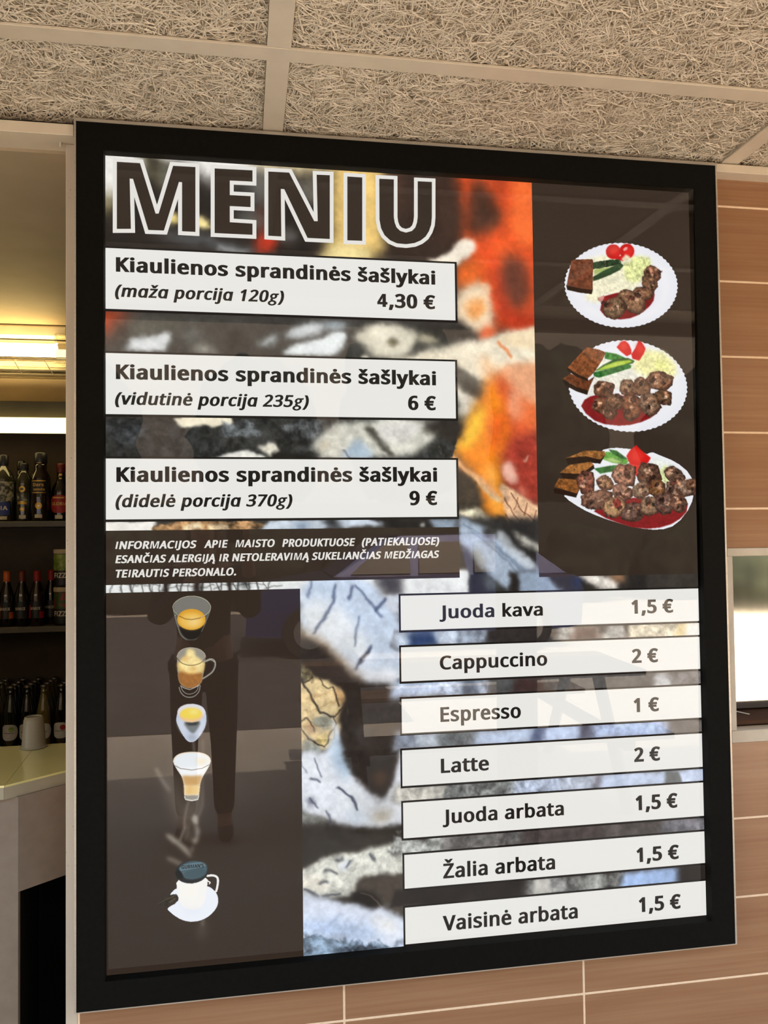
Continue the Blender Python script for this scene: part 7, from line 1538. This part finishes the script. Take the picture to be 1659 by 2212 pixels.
m = MB(); slab(m, (-0.172, 0.40), (0.20, 0.75), 0.018, 0.0, 0.80); m.prism([(-0.160, 0.146), (-0.1565, 0.146), (-0.172, 0.40), (-0.178, 0.40)], 0, 0.79); m.build('void_shade_panel', M_VOID, t)

# shelving for the bottles
SY = 1.722                                   # front of the shelves
SD = 0.29
t = thing('bottle_shelf', (-0.6, SY + 0.16, 0.0), 'black bottle shelving with three shelves against the bar back wall', 'shelving')
m = MB(); m.box(-1.6, 0.6, SY + SD, SY + SD + 0.005, 0, 2.225); m.build('back_panel', noisy('dark_brown_back_board', '372b1f', '403325', 0.5, (10, 10, 10), spec=0.2), t)
for z in (1.7135, 1.2665, 0.755):
    m = MB(); m.bevbox(-1.6, 0.6, SY, SY + SD - 0.001, z - 0.024, z, 0.0015); m.build('shelf', M_SHELF, t)
for x in (-1.62, 0.6):
    m = MB(); m.box(x, x + 0.02, SY, SY + SD, 0, 2.225); m.build('side_panel', M_CAB, t)
m = MB(); m.box(-1.6, 0.6, SY - 0.002, SY + SD - 0.001, 2.205, 2.225); m.box(-1.6, 0.6, SY - 0.002, SY + 0.016, 2.1525, 2.205); m.build('valance', M_VAL, t)
m = MB(); m.box(-1.6, 0.6, SY + 0.05, SY + SD - 0.001, 2.165, 2.18); m.build('soffit', noisy('brown_soffit', '4c3d26', '54452c', 0.35, (5, 5, 5)), t)

# lamps
M_TUBE = emit('lit_fluorescent_tube', (255, 220, 146), 22.0); M_STRIP = emit('lit_strip_diffuser', (255, 224, 146), 4.0)
M_TRAY = noisy('white_lamp_tray', 'cfc6b0', 'd8cfba', 0.5, (10, 10, 10))
M = Mat('clear_ribbed_acrylic'); tr = M.node('ShaderNodeBsdfTransparent'); tr.inputs[0].default_value = (0.93, 0.92, 0.88, 1)
gl = M.node('ShaderNodeBsdfGlossy'); gl.inputs['Roughness'].default_value = 0.08; lw = M.node('ShaderNodeLayerWeight'); lw.inputs[0].default_value = 0.35
mx = M.node('ShaderNodeMixShader'); M.link(lw.outputs['Facing'], mx.inputs[0]); M.link(tr.outputs[0], mx.inputs[1]); M.link(gl.outputs[0], mx.inputs[2]); M.link(mx.outputs[0], M.out.inputs[0])
M_ACR = M.m
t = thing('tube_lamp', (-1.0, 1.80, 2.56), 'fluorescent tube lamp in a clear cover up on the bar ceiling', 'lamp')
X0, X1 = -1.55, -0.335
m = MB(); m.bevbox(X0, X1 - 0.03, 1.735, 1.87, 2.505, 2.558, 0.008); m.build('tray', M_TRAY, t)
m = MB(); m.tube([(X0 + 0.02, 1.72, 2.443), (-0.405, 1.72, 2.443)], 0.030, 16); m.build('tube', M_TUBE, t)
m = MB(); m.tube([(-0.404, 1.72, 2.428), (-0.352, 1.72, 2.428)], 0.022, 14); m.tube([(-0.352, 1.72, 2.428), (-0.343, 1.72, 2.428)], 0.012, 10); m.build('tube_end', emit('lit_tube_end', (255, 230, 160), 2.0), t)
m = MB(); m.bevbox(-0.41, -0.349, 1.695, 1.75, 2.472, 2.513, 0.004); m.bevbox(-0.402, -0.357, 1.69, 1.694, 2.478, 2.508, 0.001); m.build('socket', M_ACR, t)
m = MB(); m.tube([(X0, 1.70, 2.484), (-0.30, 1.70, 2.484)], 0.0035, 8); m.build('clamp_rod', noisy('dark_brass_rod', '4a3a18', '5a4720', 0.4, (5, 5, 5)), t)
m = MB(); m.bevbox(X0, X1, 1.80, 1.87, 2.372, 2.41, 0.006); m.build('reflector', M_TRAY, t)
m = MB()
prof = [(1.69, 2.405), (1.692, 2.385), (1.70, 2.366), (1.72, 2.352), (1.76, 2.342), (1.82, 2.340)]
for (ya, za), (yb, zb) in zip(prof[:-1], prof[1:]):
    m.add([(X0, ya, za), (-0.30, ya, za), (-0.30, yb, zb), (X0, yb, zb), (X0, ya + .003, za + .003), (-0.30, ya + .003, za + .003), (-0.30, yb + .003, zb + .003), (X0, yb + .003, zb + .003)],
          [(0, 1, 2, 3), (7, 6, 5, 4), (0, 4, 5, 1), (1, 5, 6, 2), (2, 6, 7, 3), (3, 7, 4, 0)], 0, True)
m.build('cover', M_ACR, t)
m = MB()
for y, z in ((1.6885, 2.407), (1.6885, 2.400), (1.705, 2.356), (1.735, 2.344)): m.tube([(X0, y, z), (-0.30, y, z)], 0.0022, 6)
for k in range(9):
    x = -1.45 + k * 0.125
    m.tube([(x, 1.6905, 2.40), (x + 0.02, 1.7, 2.362), (x + 0.03, 1.73, 2.343)], 0.0016, 6)
m.build('cover_rib', M_TRAY, t)
t = thing('strip_light', (-0.7, SY - 0.02, 2.12), 'glowing strip light along the top edge of the bottle shelving', 'lamp')
m = MB(); m.bevbox(-1.5, -0.33, SY - 0.04, SY + 0.055, 2.094, 2.151, 0.008, seg=2, smooth=True); m.build('diffuser', M_STRIP, t)
m = MB(); m.box(-1.5, -0.335, SY + 0.0555, SY + 0.075, 2.10, 2.15); m.build('housing', M_TRAY, t)

# ------------------------------------------------------------------ bottles, cans, cup
def glassy(name, c, rough=0.07, spec=0.6):
    M = Mat(name); b = M.bsdf(lin(c), rough, 0, spec, 0.7); return M.m
G_CLEAR = glassy('dusky_clear_glass', '2a2a20'); G_BROWN = glassy('brown_spirit_glass', '150b06'); G_DARK = glassy('near_black_glass', '0b0806'); G_GREEN = glassy('dark_green_glass', '10160b'); G_YEL = glassy('cloudy_yellow_glass', '5e5128'); G_RED = glassy('dark_red_glass', '1c0507')
CAPK = noisy('black_cap', '12121a', '191922', 0.35); CAPR = noisy('dark_red_cap', '4a0c0c', '5a1010', 0.4); CAPM = noisy('grey_crown_cap', '6c665a', '7b7467', 0.3, metal=0.7)
L_WHITE = noisy('cream_paper_label', 'a79e86', 'b5ac94', 0.7, (60, 60, 60)); L_RED = noisy('red_paper_label', '8c1714', '9d1d18', 0.55, (60, 60, 60)); L_BLUE = noisy('blue_paper_label', '1b2a66', '24367a', 0.55); L_GOLD = noisy('gold_foil', 'b98f35', 'd6b057', 0.3, (50, 50, 50), metal=0.6)
L_ORANGE = noisy('orange_foil', 'b5561a', 'c9671f', 0.5, (50, 50, 50)); L_BLACK = noisy('black_paper_label', '0c0b0b', '141313', 0.5); L_LEAF = noisy('silver_leaf_print', '33342c', 'a09c86', 0.4, (70, 70, 70), lo=0.45, hi=0.6); L_GREEN = noisy('green_fruit_print', '4f6a1c', '93a24a', 0.5, (45, 45, 45)); L_BERRY = noisy('green_and_red_print', '2f4a1a', '9c2420', 0.5, (38, 38, 38), lo=0.5, hi=0.56)
T_WHITE = noisy('pale_ink', 'c9c2b2', 'd2cbbb', 0.6); T_GOLD = noisy('gold_ink', 'c79c4c', 'd8b060', 0.4); L_TAG = noisy('price_tag_paper', 'b9ad90', 'c6ba9e', 0.7)

def wrap(mb, r, z0, z1, a0, a1, n=14, mi=0, oval=False, lift=0.0006):
    """a label bent round a bottle; angles in degrees, -90 faces the hatch"""
    v = []; f = []
    for i in range(n + 1):
        a = R(a0 + (a1 - a0) * i / n); s = 1.0
        if oval:
            u = 2 * i / n - 1; s = max(0.05, (1 - abs(u) ** 2.6)) ** 0.5
        zc = (z0 + z1) / 2; hh = (z1 - z0) / 2 * s
        for z in (zc - hh, zc + hh): v.append(((r + lift) * math.cos(a), (r + lift) * math.sin(a), z))
    for i in range(n): f.append((2 * i, 2 * i + 2, 2 * i + 3, 2 * i + 1))
    mb.add(v, f, mi, True)
def wrap_text(mb, s, r, z, h, a_c, width_deg, lift=0.0012):
    tmp = MB(); lettering(tmp, s, 'b', 0, 1000, 0, 1000, 0.0)
    v = []
    for x, y, zz in tmp.v:
        a = R(a_c - width_deg / 2 + width_deg * x); v.append(((r + lift) * math.cos(a), (r + lift) * math.sin(a), z + (zz - SIGN_TOP) * h))
    mb.add(v, tmp.f)
def P(name, parent, mat, fn, label=None):
    m = MB(); fn(m); return m.build(name, mat, parent, label=label, local=True)

def spirit(loc, label, r, h, glass, cap, capmat, neck_r=0.015, sh=0.62, group='spirits on the upper shelf'):
    t = thing('spirit_bottle', loc, label, 'bottle', group)
    z1 = h * sh
    P('body', t, glass, lambda m: m.lathe([(r * .9, 0), (r, .006), (r, z1), (r * .93, z1 + .018), (r * .6, z1 + .042), (neck_r * 1.08, z1 + .06), (neck_r, h - cap), (0, h - cap)], n=24))
    P('cap', t, capmat, lambda m: m.lathe([(neck_r * 1.08, h - cap), (neck_r * 1.14, h - cap * .9), (neck_r * 1.14, h - .004), (neck_r * 1.0, h), (0, h)], n=20))
    return t
ZS1, ZS2, ZS3 = 1.7136, 1.2666, 0.7551
BY = SY + 0.055
t = spirit((-0.632, BY, ZS1), 'clear vodka bottle with leafy silver print at the left edge of the upper shelf', .046, .287, G_CLEAR, .048, CAPK, .0165)
P('neck_seal', t, L_TAG, lambda m: wrap(m, .0165, .205, .232, -125, -60)); P('leaf_print', t, L_LEAF, lambda m: wrap(m, .046, .085, .17, -165, -15)); P('label', t, L_BLUE, lambda m: wrap(m, .046, .028, .082, -135, -45)); P('label_text', t, T_WHITE, lambda m: wrap_text(m, "LIA", .046, .048, .018, -84, 55)); P('price_tag', t, L_TAG, lambda m: wrap(m, .046, .008, .022, -120, -60))
t = spirit((-0.5505, BY, ZS1), 'clear bottle with a round gold emblem, second from the left on the upper shelf', .0345, .251, G_CLEAR, .036, CAPK, .0165, .66)
def ringlet(m, r, zc, ro, ri):
    for k in range(20):
        a0, a1 = 2 * math.pi * k / 20, 2 * math.pi * (k + 1) / 20; v = []
        for q, rad in ((a0, ro), (a1, ro), (a1, ri), (a0, ri)):
            a = R(-90) + rad * math.cos(q) / r; v.append(((r + .001) * math.cos(a), (r + .001) * math.sin(a), zc + rad * math.sin(q)))
        m.add(v, [(0, 1, 2, 3)])
P('emblem', t, L_GOLD, lambda m: ringlet(m, .0345, .138, .013, .006)); P('label', t, L_LEAF, lambda m: wrap(m, .0345, .088, .118, -125, -55)); P('label_band', t, L_GOLD, lambda m: wrap(m, .0345, .073, .086, -122, -58)); P('seal', t, L_GOLD, lambda m: ringlet(m, .0345, .052, .0095, .003)); P('price_tag', t, L_TAG, lambda m: wrap(m, .0345, .012, .027, -110, -65))
t = spirit((-0.4805, BY - .008, ZS1), 'tall brown spirit bottle with black cap and gold script label on the upper shelf', .041, .296, G_BROWN, .048, CAPK, .0235, .60)
P('neck_band', t, L_GOLD, lambda m: wrap(m, .0235, .222, .243, -150, -20)); P('cap_band', t, L_GOLD, lambda m: wrap(m, .0255, .2485, .2545, -115, -70)); P('label', t, L_BLACK, lambda m: wrap(m, .041, .118, .176, -150, -30))
P('label_band', t, L_GOLD, lambda m: wrap(m, .041, .170, .175, -130, -50, lift=.001)); P('label_band', t, L_GOLD, lambda m: wrap(m, .041, .120, .124, -130, -50, lift=.001)); P('label_text', t, T_GOLD, lambda m: (wrap_text(m, "Dars", .041, .149, .014, -92, 62), wrap_text(m, "senda", .041, .131, .011, -88, 66))); P('seal', t, L_GOLD, lambda m: ringlet(m, .041, .066, .014, .004)); P('price_tag', t, L_TAG, lambda m: wrap(m, .041, .014, .029, -112, -70))
t = spirit((-0.400, BY + .004, ZS1), 'dark bottle with red GLORIA label and dark red cap beside the metal post', .040, .250, G_DARK, .040, CAPR, .0165, .50)
P('neck_band', t, L_GOLD, lambda m: wrap(m, .0165, .196, .206, -115, -60)); P('neck_band', t, L_GOLD, lambda m: wrap(m, .018, .16, .188, -102, -68)); P('label', t, L_RED, lambda m: wrap(m, .040, .0345, .112, -160, -20, oval=True)); P('label_band', t, T_GOLD, lambda m: wrap(m, .040, .098, .104, -130, -60, lift=.001)); P('label_text', t, T_GOLD, lambda m: wrap_text(m, "GLORIA", .040, .068, .014, -90, 100)); P('price_tag', t, L_TAG, lambda m: wrap(m, .040, .010, .026, -115, -70))
t = spirit((-0.588, BY + .10, ZS1), 'slim dark bottle standing behind the leafy vodka bottle', .030, .272, G_DARK, .040, CAPK, .0145, .6)
t = spirit((-0.515, BY + .09, ZS1), 'short dark bottle half hidden left of the gold script bottle', .032, .246, G_DARK, .034, CAPK, .0145, .6)

# flavoured beers on the middle shelf
def mixbottle(x, y, label, foil, side, word):
    t = thing('flavoured_beer_bottle', (x, y, ZS2), label, 'bottle', 'flavoured beers on the middle shelf')
    r = .0305; h = .236
    P('body', t, G_RED if foil is L_RED else G_DARK, lambda m: m.lathe([(r * .9, 0), (r, .005), (r, .125), (r * .9, .143), (.0155, .178), (.0125, .2), (.0125, h - .004), (0, h - .004)], n=22))
    P('neck_foil', t, foil, lambda m: m.lathe([(.0148, .190), (.0150, .195), (.0145, h - .012), (.0145, h), (0, h)], n=18))
    P('label', t, L_BLACK, lambda m: wrap(m, r, .034, .105, -170, -10)); P('label_side', t, side, lambda m: wrap(m, r, .034, .09, -170, -128, lift=.001))
    P('label_side', t, side, lambda m: wrap(m, r, .034, .062, -60, -12, lift=.001)); P('label_text', t, T_WHITE, lambda m: wrap_text(m, word, r, .069, .013, -90, 78)); return t
mixbottle(-0.619, BY, 'flavoured beer with orange foil neck at the left edge of the middle shelf', L_ORANGE, L_ORANGE, 'MMIX')
mixbottle(-0.558, BY, 'dark flavoured beer with brown foil, second from left on the middle shelf', noisy('brown_foil', '5e2413', '6e2c18', 0.5), L_BLACK, 'MMIX')
mixbottle(-0.497, BY, 'flavoured beer with red foil, third from left on the middle shelf', L_RED, L_RED, 'MMIX')
mixbottle(-0.4535, BY + .064, 'flavoured beer with red foil set back beside the stacked cans', L_RED, L_RED, 'MMIX')
def can(z, label, art):
    t = thing('drink_can', (-0.388, BY, z), label, 'can', 'stacked cans beside the post')
    r = .040; h = .163
    P('body', t, L_BLACK, lambda m: m.lathe([(r * .86, 0), (r * .97, .004), (r, .012), (r, h - .02), (r * .97, h - .012)], n=26))
    P('fruit_label', t, art, lambda m: m.lathe([(r + .0006, .072), (r + .0006, h - .022)], n=26, caps=False)); P('lid', t, L_TAG, lambda m: m.lathe([(r * 1.0, h - .0195), (r * 1.04, h - .016), (r * 1.04, h - .003), (r * .98, h), (0, h)], n=26))
    P('label_text', t, T_WHITE, lambda m: wrap_text(m, "FIZZ", r, .040, .022, -104, 74)); return t
can(ZS2, 'lower stacked can with red and green fruit print next to the post', L_BERRY)
can(ZS2 + .1635, 'upper stacked can with yellow green fruit print next to the post', L_GREEN)

# soft drinks on the lowest shelf, five deep
def soda(loc, label, glass, detail):
    t = thing('soft_drink_bottle', loc, label, 'bottle', 'soft drinks on the lowest shelf')
    r = .0305; h = .262
    P('body', t, glass, lambda m: m.lathe([(r * .9, 0), (r, .005), (r, .135), (r * .93, .155), (.019, .2), (.0135, .232), (.0135, h - .012), (0, h - .012)], n=22))
    P('crown_cap', t, CAPM, lambda m: m.lathe([(.0155, h - .0115), (.0165, h - .009), (.0145, h - .002), (.009, h), (0, h)], n=18))
    if detail:
        P('label', t, L_WHITE, lambda m: wrap(m, r, .035, .102, -168, -12, oval=True)); P('fruit_print', t, detail, lambda m: wrap(m, r, .07, .092, -92, -50, oval=True, lift=.0012)); P('label_line', t, L_BLACK, lambda m: wrap(m, r, .0655, .0675, -135, -55, lift=.0012))
    return t
cols = [(-0.672, G_YEL, L_ORANGE, 'at the left photo edge'), (-0.600, G_GREEN, L_GREEN, 'green one with pear label'), (-0.533, G_DARK, L_ORANGE, 'dark one behind the plastic cup'), (-0.466, G_YEL, L_WHITE, 'cloudy yellow one'), (-0.394, G_DARK, L_RED, 'red fruit label, beside the post')]
names = ['yellowish bottle at the left edge', 'green bottle', 'dark bottle behind the cup', 'cloudy yellow bottle', 'dark bottle beside the post']
fronts = []
for (x, g, lab, txt), nm in zip(cols, names):
    fr_ = soda((x, BY - .01, ZS3), 'soft drink bottle in front on the lowest shelf, ' + txt, g, lab)
    back = None
    for k in range(1, 4):
        lb = 'soft drink bottle lined up behind the ' + nm
        if back is None: back = soda((x, BY - .01 + .0655, ZS3), lb, g, None)
        else:
            c = copy_tree(back); c.location = (x, BY - .01 + .0655 * k, ZS3); c['label'] = lb
# the orange neck label on the dark bottle behind the cup
# plastic cup, upside down on the counter
M = Mat('milky_clear_plastic'); b = M.bsdf(lin('a0947a'), 0.18, 0, 0.5); b.inputs['Transmission Weight'].default_value = 0.35; b.inputs['IOR'].default_value = 1.2
M_CUP = M.m
t = thing('plastic_cup', (-0.203, 0.475, 1.0502), 'milky plastic cup upside down on the pale green counter', 'cup')
P('cup_wall', t, M_CUP, lambda m: m.lathe([(.0335, .004), (.0315, .008), (.0265, .078), (.024, .083), (0, .083)], n=32, caps=False)); P('rim', t, M_CUP, lambda m: m.lathe([(.033, 0), (.0352, .001), (.0352, .005), (.033, .006)], n=32, caps=False)); P('base_ring', t, M_CUP, lambda m: m.lathe([(.0245, .0832), (.0235, .0865), (.0205, .0865), (.0195, .0832)], n=28, caps=False))
# ------------------------------------------------------------------ forecourt, seen mirrored in the sign glass and the steel plate
M_WOODT = noisy('weathered_table_wood', '6e5238', '85674a', 0.6, (2, 30, 30))
t = thing('picnic_table', (1.75, -2.95, 0), 'weathered wooden picnic table with two benches in front of the kiosk', 'table')
for k in range(5):
    m = MB(); m.bevbox(0.75, 2.75, -3.30 + k * .145, -3.17 + k * .145, .715, .75, .004); m.build('tabletop_board', M_WOODT, t)
for y in (-3.62, -2.40):
    m = MB(); m.bevbox(0.75, 2.75, y - .13, y + .13, .42, .455, .004); m.build('bench', M_WOODT, t)
for x in (1.0, 2.5):
    for s in (-1, 1):
        m = MB(); m.tube([(x, -2.95 + s * .22, .714), (x, -2.95 + s * .62, .0)], .04, 4, smooth=False); m.build('leg', M_WOODT, t)
    m = MB(); m.box(x - .03, x + .03, -3.7, -2.3, .36, .419); m.build('cross_beam', M_WOODT, t)
b = MB(); b.bevbox(1.58, 1.74, -1.84, -1.70, 0.0, 2.60, .006); o = b.build('canopy_post', noisy('dark_brown_post_paint', '2e241c', '382c22', 0.5), label='dark brown square post carrying the canopy edge', cat='post')

# parked car
M_CAR = Mat('blue_car_paint'); M_CAR.bsdf(lin('2c3f7a'), 0.25, 0.3, 0.5, 1.0); M_CAR = M_CAR.m
M_CARG = Mat('dark_car_glass'); M_CARG.bsdf(lin('0c1014'), 0.05, 0, 0.6); M_CARG = M_CARG.m
M_TYRE = noisy('black_rubber', '101010', '181818', 0.8); M_RIM = noisy('silver_wheel_rim', 'a8aaac', 'b6b8ba', 0.3, metal=0.8)
t = thing('car', (2.5, -8.6, 0), 'blue car parked in the sun opposite the kiosk', 'car')
def car_shell(prof, y0, y1, inset, mat, name):
    m = MB(); n = len(prof)
    v = [(x, y0 + i, z) for (x, z), i in zip(prof, inset)] + [(x, y1 - i, z) for (x, z), i in zip(prof, inset)]
    m.add(v, [tuple(range(n)), tuple(range(2 * n - 1, n - 1, -1))] + [(i, n + i, n + (i + 1) % n, (i + 1) % n) for i in range(n)]); return m.build(name, mat, t)
body = [(.4, .28), (.42, .62), (.55, .80), (1.35, .93), (1.5, .95), (3.95, .97), (4.5, .93), (4.62, .75), (4.6, .3), (4.35, .25), (.7, .25)]
car_shell(body, -9.45, -7.75, [.12, .06, .04, .03, .03, .03, .04, .08, .12, .12, .12], M_CAR, 'body')
roof = [(1.45, .955), (2.05, 1.38), (2.3, 1.44), (3.5, 1.45), (3.8, 1.40), (4.4, .955)]
car_shell(roof, -9.38, -7.82, [.04, .2, .24, .24, .22, .05], M_CAR, 'roof')
for x0, x1, a, c in ((1.62, 2.05, .0, .0), (2.5, 3.1, 0, 0), (3.2, 3.95, 0, 0)):
    m = MB(); hi = 1.36; m.add([(x0 if x0 > 2 else 1.66, -7.842, .985), (x1 + .35 if x0 < 2 else x1, -7.842, .985), (x1 + .35 if x0 < 2 else x1 - .03, -8.008, hi), (x0 + .50 if x0 < 2 else x0 + .03, -8.008, hi)], [(0, 1, 2, 3)]); m.v += [(x, y - .012, z) for x, y, z in m.v[:4]]
    m.f += [(7, 6, 5, 4), (0, 4, 5, 1), (1, 5, 6, 2), (2, 6, 7, 3), (3, 7, 4, 0)]; m.mi += [0] * 5; m.sm += [False] * 5
    m.build('side_window', M_CARG, t)
m = MB(); m.bevbox(.40, .47, -8.35, -7.9, .62, .74, .01); m.build('headlamp', M_RIM, t)
for x in (1.15, 3.85):
    for y in (-9.36, -7.84):
        wq = MB(); wq.tube([(x, y - .1, .31), (x, y + .1, .31)], .31, 24); wo = wq.build('wheel', M_TYRE, t)
        r_ = MB(); s = 1 if y > -8.6 else -1; r_.tube([(x, y + s * .1005, .31), (x, y + s * .112, .31)], .19, 18); r_.build('rim', M_RIM, wo)

# hedge and trees closing the forecourt, two added blocking walls behind them
M_LEAF = noisy('dull_green_foliage', '1c1f19', '34372c', 0.9, (3.2, 3.2, 3.2), spec=0.1); M_BARK = noisy('grey_bark', '3b342c', '554c42', 0.9, (9, 9, 2))
g = np.random.default_rng(3)
def leafy(m, c, rx, ry, rz, sub=4):
    bm = bmesh.new(); bmesh.ops.create_icosphere(bm, subdivisions=sub, radius=1.0); ph = g.uniform(0, 6, 9)
    for q in bm.verts:
        d_ = q.co.normalized()
        s = .86 + .07 * math.sin(5 * d_.x + ph[0]) * math.sin(4 * d_.y + ph[1]) + .05 * math.sin(9 * d_.z + ph[2] + 3 * d_.x) + .04 * math.sin(17 * d_.x + ph[3]) * math.sin(19 * d_.z + ph[4]) + .03 * math.sin(31 * d_.y + ph[5]) * math.sin(29 * d_.x + ph[6])
        q.co = Vector((d_.x * rx * s, d_.y * ry * s, d_.z * rz * s))
    m.bm(bm, 0, True, Matrix.Translation(c))
for k in range(9):
    x = -9.5 + k * 3.3 + g.uniform(-.2, .2); y = -15.0; H = g.uniform(5.0, 6.5)
    t = thing('tree', (x, y, 0), 'leafy green tree in the row closing the forecourt', 'tree', 'trees beyond the forecourt')
    m = MB(); m.tube([(x, y, 0), (x + .05, y, H * .35), (x + .1, y + .1, H * .6)], [.17, .13, .07], 10); m.build('trunk', M_BARK, t)
    m = MB(); leafy(m, (x + .05, y, H * .62), 1.5, 1.2, H * .36); m.build('crown', M_LEAF, t)
for k in range(14):
    x = -12 + k * 2.1
    m = MB(); leafy(m, (x, -13.2, .72), 1.08, .55, .95); o = m.build('bush', M_LEAF, label='dark clipped bush in the hedge in front of the trees', cat='bush', group='hedge of clipped bushes')
b = MB(); b.box(-14, 26, -14.05, -13.85, 0, 1.95); b.build('wall_gap_filler', noisy('dark_green_gap_filler', '20231c', '2a2d25', 0.9), kind='structure')  # added dark wall, closes the bright gaps between bushes mirrored in the steel plate
b = MB(); b.box(-24, 30, -19.2, -18.6, 0, 9.0); b.build('wall_sky_blocker', noisy('grey_brown_sky_blocker', '6b6257', '786e62', 0.9, (1, 1, 1)), kind='structure')  # added wall, keeps sky between the crowns out of the sign reflection
# ------------------------------------------------------------------ the photographer, faintly mirrored in the glass
def skin_mesh(name, nodes, edges, mat, parent, sub=2):
    me = bpy.data.meshes.new(name); o = parent.location
    me.from_pydata([(p[0] - o.x, p[1] - o.y, p[2] - o.z) for p, r in nodes], edges, [])
    me.materials.append(mat); ob = bpy.data.objects.new(name, me); COL.objects.link(ob); ob.parent = parent
    ob.modifiers.new('skin', 'SKIN')
    for i, (p, r) in enumerate(nodes):
        sv = me.skin_vertices[0].data[i]; sv.radius = r if isinstance(r, tuple) else (r, r); sv.use_root = i == 0
    s = ob.modifiers.new('sub', 'SUBSURF'); s.levels = s.render_levels = sub
    return ob
M_SKIN = noisy('skin', 'b98a6c', 'c4967a', 0.5, (20, 20, 20)); M_HAIR = noisy('dark_brown_hair', '1d140e', '2b1e15', 0.5, (60, 60, 8)); M_COAT = noisy('dark_brown_jacket_cloth', '241d18', '2e2620', 0.85, (40, 40, 40)); M_JEAN = noisy('dark_trouser_cloth', '1c1d22', '25272d', 0.85, (60, 60, 60)); M_SHOE = noisy('black_leather', '100f0e', '171615', 0.4); M_PHONE = Mat('black_phone_glass'); M_PHONE.bsdf(lin('0a0a0a'), 0.1); M_PHONE = M_PHONE.m
X, Y = 0.17, -2.46
t = thing('person', (X, Y, 0), 'person in dark jacket holding up a phone in front of the menu glass', 'person')
B = [((X, Y, .93), (.14, .10)), ((X, Y, 1.12), (.13, .10)), ((X, Y + .01, 1.30), (.155, .105)), ((X, Y + .01, 1.41), (.10, .08)), ((X, Y + .015, 1.48), .05), ((X, Y + .03, 1.545), (.066, .078)), ((X, Y + .04, 1.62), (.074, .088)), ((X, Y + .03, 1.685), (.06, .07)),
     ((X + .17, Y + .01, 1.375), .055), ((X + .25, Y + .10, 1.17), .043), ((X + .235, Y + .31, 1.41), .034), ((X + .225, Y + .40, 1.53), (.036, .018)),
     ((X - .17, Y + .01, 1.375), .055), ((X - .24, Y + .09, 1.15), .043), ((X - .05, Y + .28, 1.36), .034), ((X + .10, Y + .385, 1.50), (.036, .018)),
     ((X + .09, Y, .86), .088), ((X + .10, Y + .01, .48), .058), ((X + .10, Y - .02, .09), .042), ((X + .11, Y + .10, .035), .035),
     ((X - .09, Y, .86), .088), ((X - .10, Y + .01, .48), .058), ((X - .10, Y - .02, .09), .042), ((X - .11, Y + .10, .035), .035)]
E_ = [(0, 1), (1, 2), (2, 3), (3, 4), (4, 5), (5, 6), (6, 7), (3, 8), (8, 9), (9, 10), (10, 11), (3, 12), (12, 13), (13, 14), (14, 15), (0, 16), (16, 17), (17, 18), (18, 19), (0, 20), (20, 21), (21, 22), (22, 23)]
N = list(B); Ed = list(E_)
for wrist, s in ((11, 1), (15, -1)):        # four bent fingers and a thumb on each hand, closed on the phone edge
    wx, wy, wz = N[wrist][0]
    for k, (dz, ln) in enumerate(((.045, .030), (.022, .034), (.0, .032), (-.02, .026))):
        a = len(N); N += [((wx, wy + .025, wz + .04 + dz), .0095), ((wx + s * .012, wy + .025 + ln, wz + .055 + dz), .0085), ((wx - s * .012, wy + .030 + ln, wz + .062 + dz), .0075)]
        Ed += [(wrist, a), (a, a + 1), (a + 1, a + 2)]
    a = len(N); N += [((wx - s * .022, wy + .012, wz + .03), .0105), ((wx - s * .032, wy + .025, wz + .065), .009)]; Ed += [(wrist, a), (a, a + 1)]
skin_mesh('body', N, Ed, M_SKIN, t)
J = [(p, tuple(v + .018 for v in (r if isinstance(r, tuple) else (r, r)))) for p, r in B]
jid = [0, 1, 2, 3, 8, 9, 10, 12, 13, 14]; mp_ = {v: i for i, v in enumerate(jid)}
skin_mesh('jacket', [J[i] for i in jid], [(mp_[a], mp_[b]) for a, b in E_ if a in mp_ and b in mp_], M_COAT, t)
tid = [0, 16, 17, 18, 20, 21, 22]; mp_ = {v: i for i, v in enumerate(tid)}
skin_mesh('trousers', [(J[i][0], tuple(v - .004 for v in J[i][1])) for i in tid], [(mp_[a], mp_[b]) for a, b in E_ if a in mp_ and b in mp_], M_JEAN, t)
for a, b_ in ((18, 19), (22, 23)):
    skin_mesh('shoe', [((B[a][0][0], B[a][0][1] - .01, .045), (.045, .045)), ((B[b_][0][0], B[b_][0][1] - .03, .042), (.045, .04)), ((B[b_][0][0], B[b_][0][1] + .05, .032), (.038, .03))], [(0, 1), (1, 2)], M_SHOE, t)
skin_mesh('hair', [((X, Y + .005, 1.68), (.088, .092)), ((X, Y - .02, 1.62), (.088, .07)), ((X, Y - .045, 1.52), (.075, .045)), ((X, Y + .035, 1.715), (.06, .06))], [(0, 1), (1, 2), (0, 3)], M_HAIR, t)
for s in (-1, 1):
    m = MB(); m.lathe([(0, -.012), (.011, -.006), (.012, .004), (0, .012)], (X + s * .028, Y + .112, 1.635), 10); m.build('eye', noisy('white_of_eye', (216, 210, 200), (226, 220, 210), 0.3), t)
m = MB(); m.add([(X - .012, Y + .12, 1.60), (X + .012, Y + .12, 1.60), (X, Y + .142, 1.603), (X, Y + .118, 1.645)], [(0, 1, 2), (1, 3, 2), (3, 0, 2), (0, 3, 1)]); m.build('nose', M_SKIN, t)
p = MB(); p.bevbox(.300, .378, -2.012, -2.004, 1.555, 1.705, .003); p.build('phone', M_PHONE, label='black phone held up by the person in dark jacket', cat='phone')
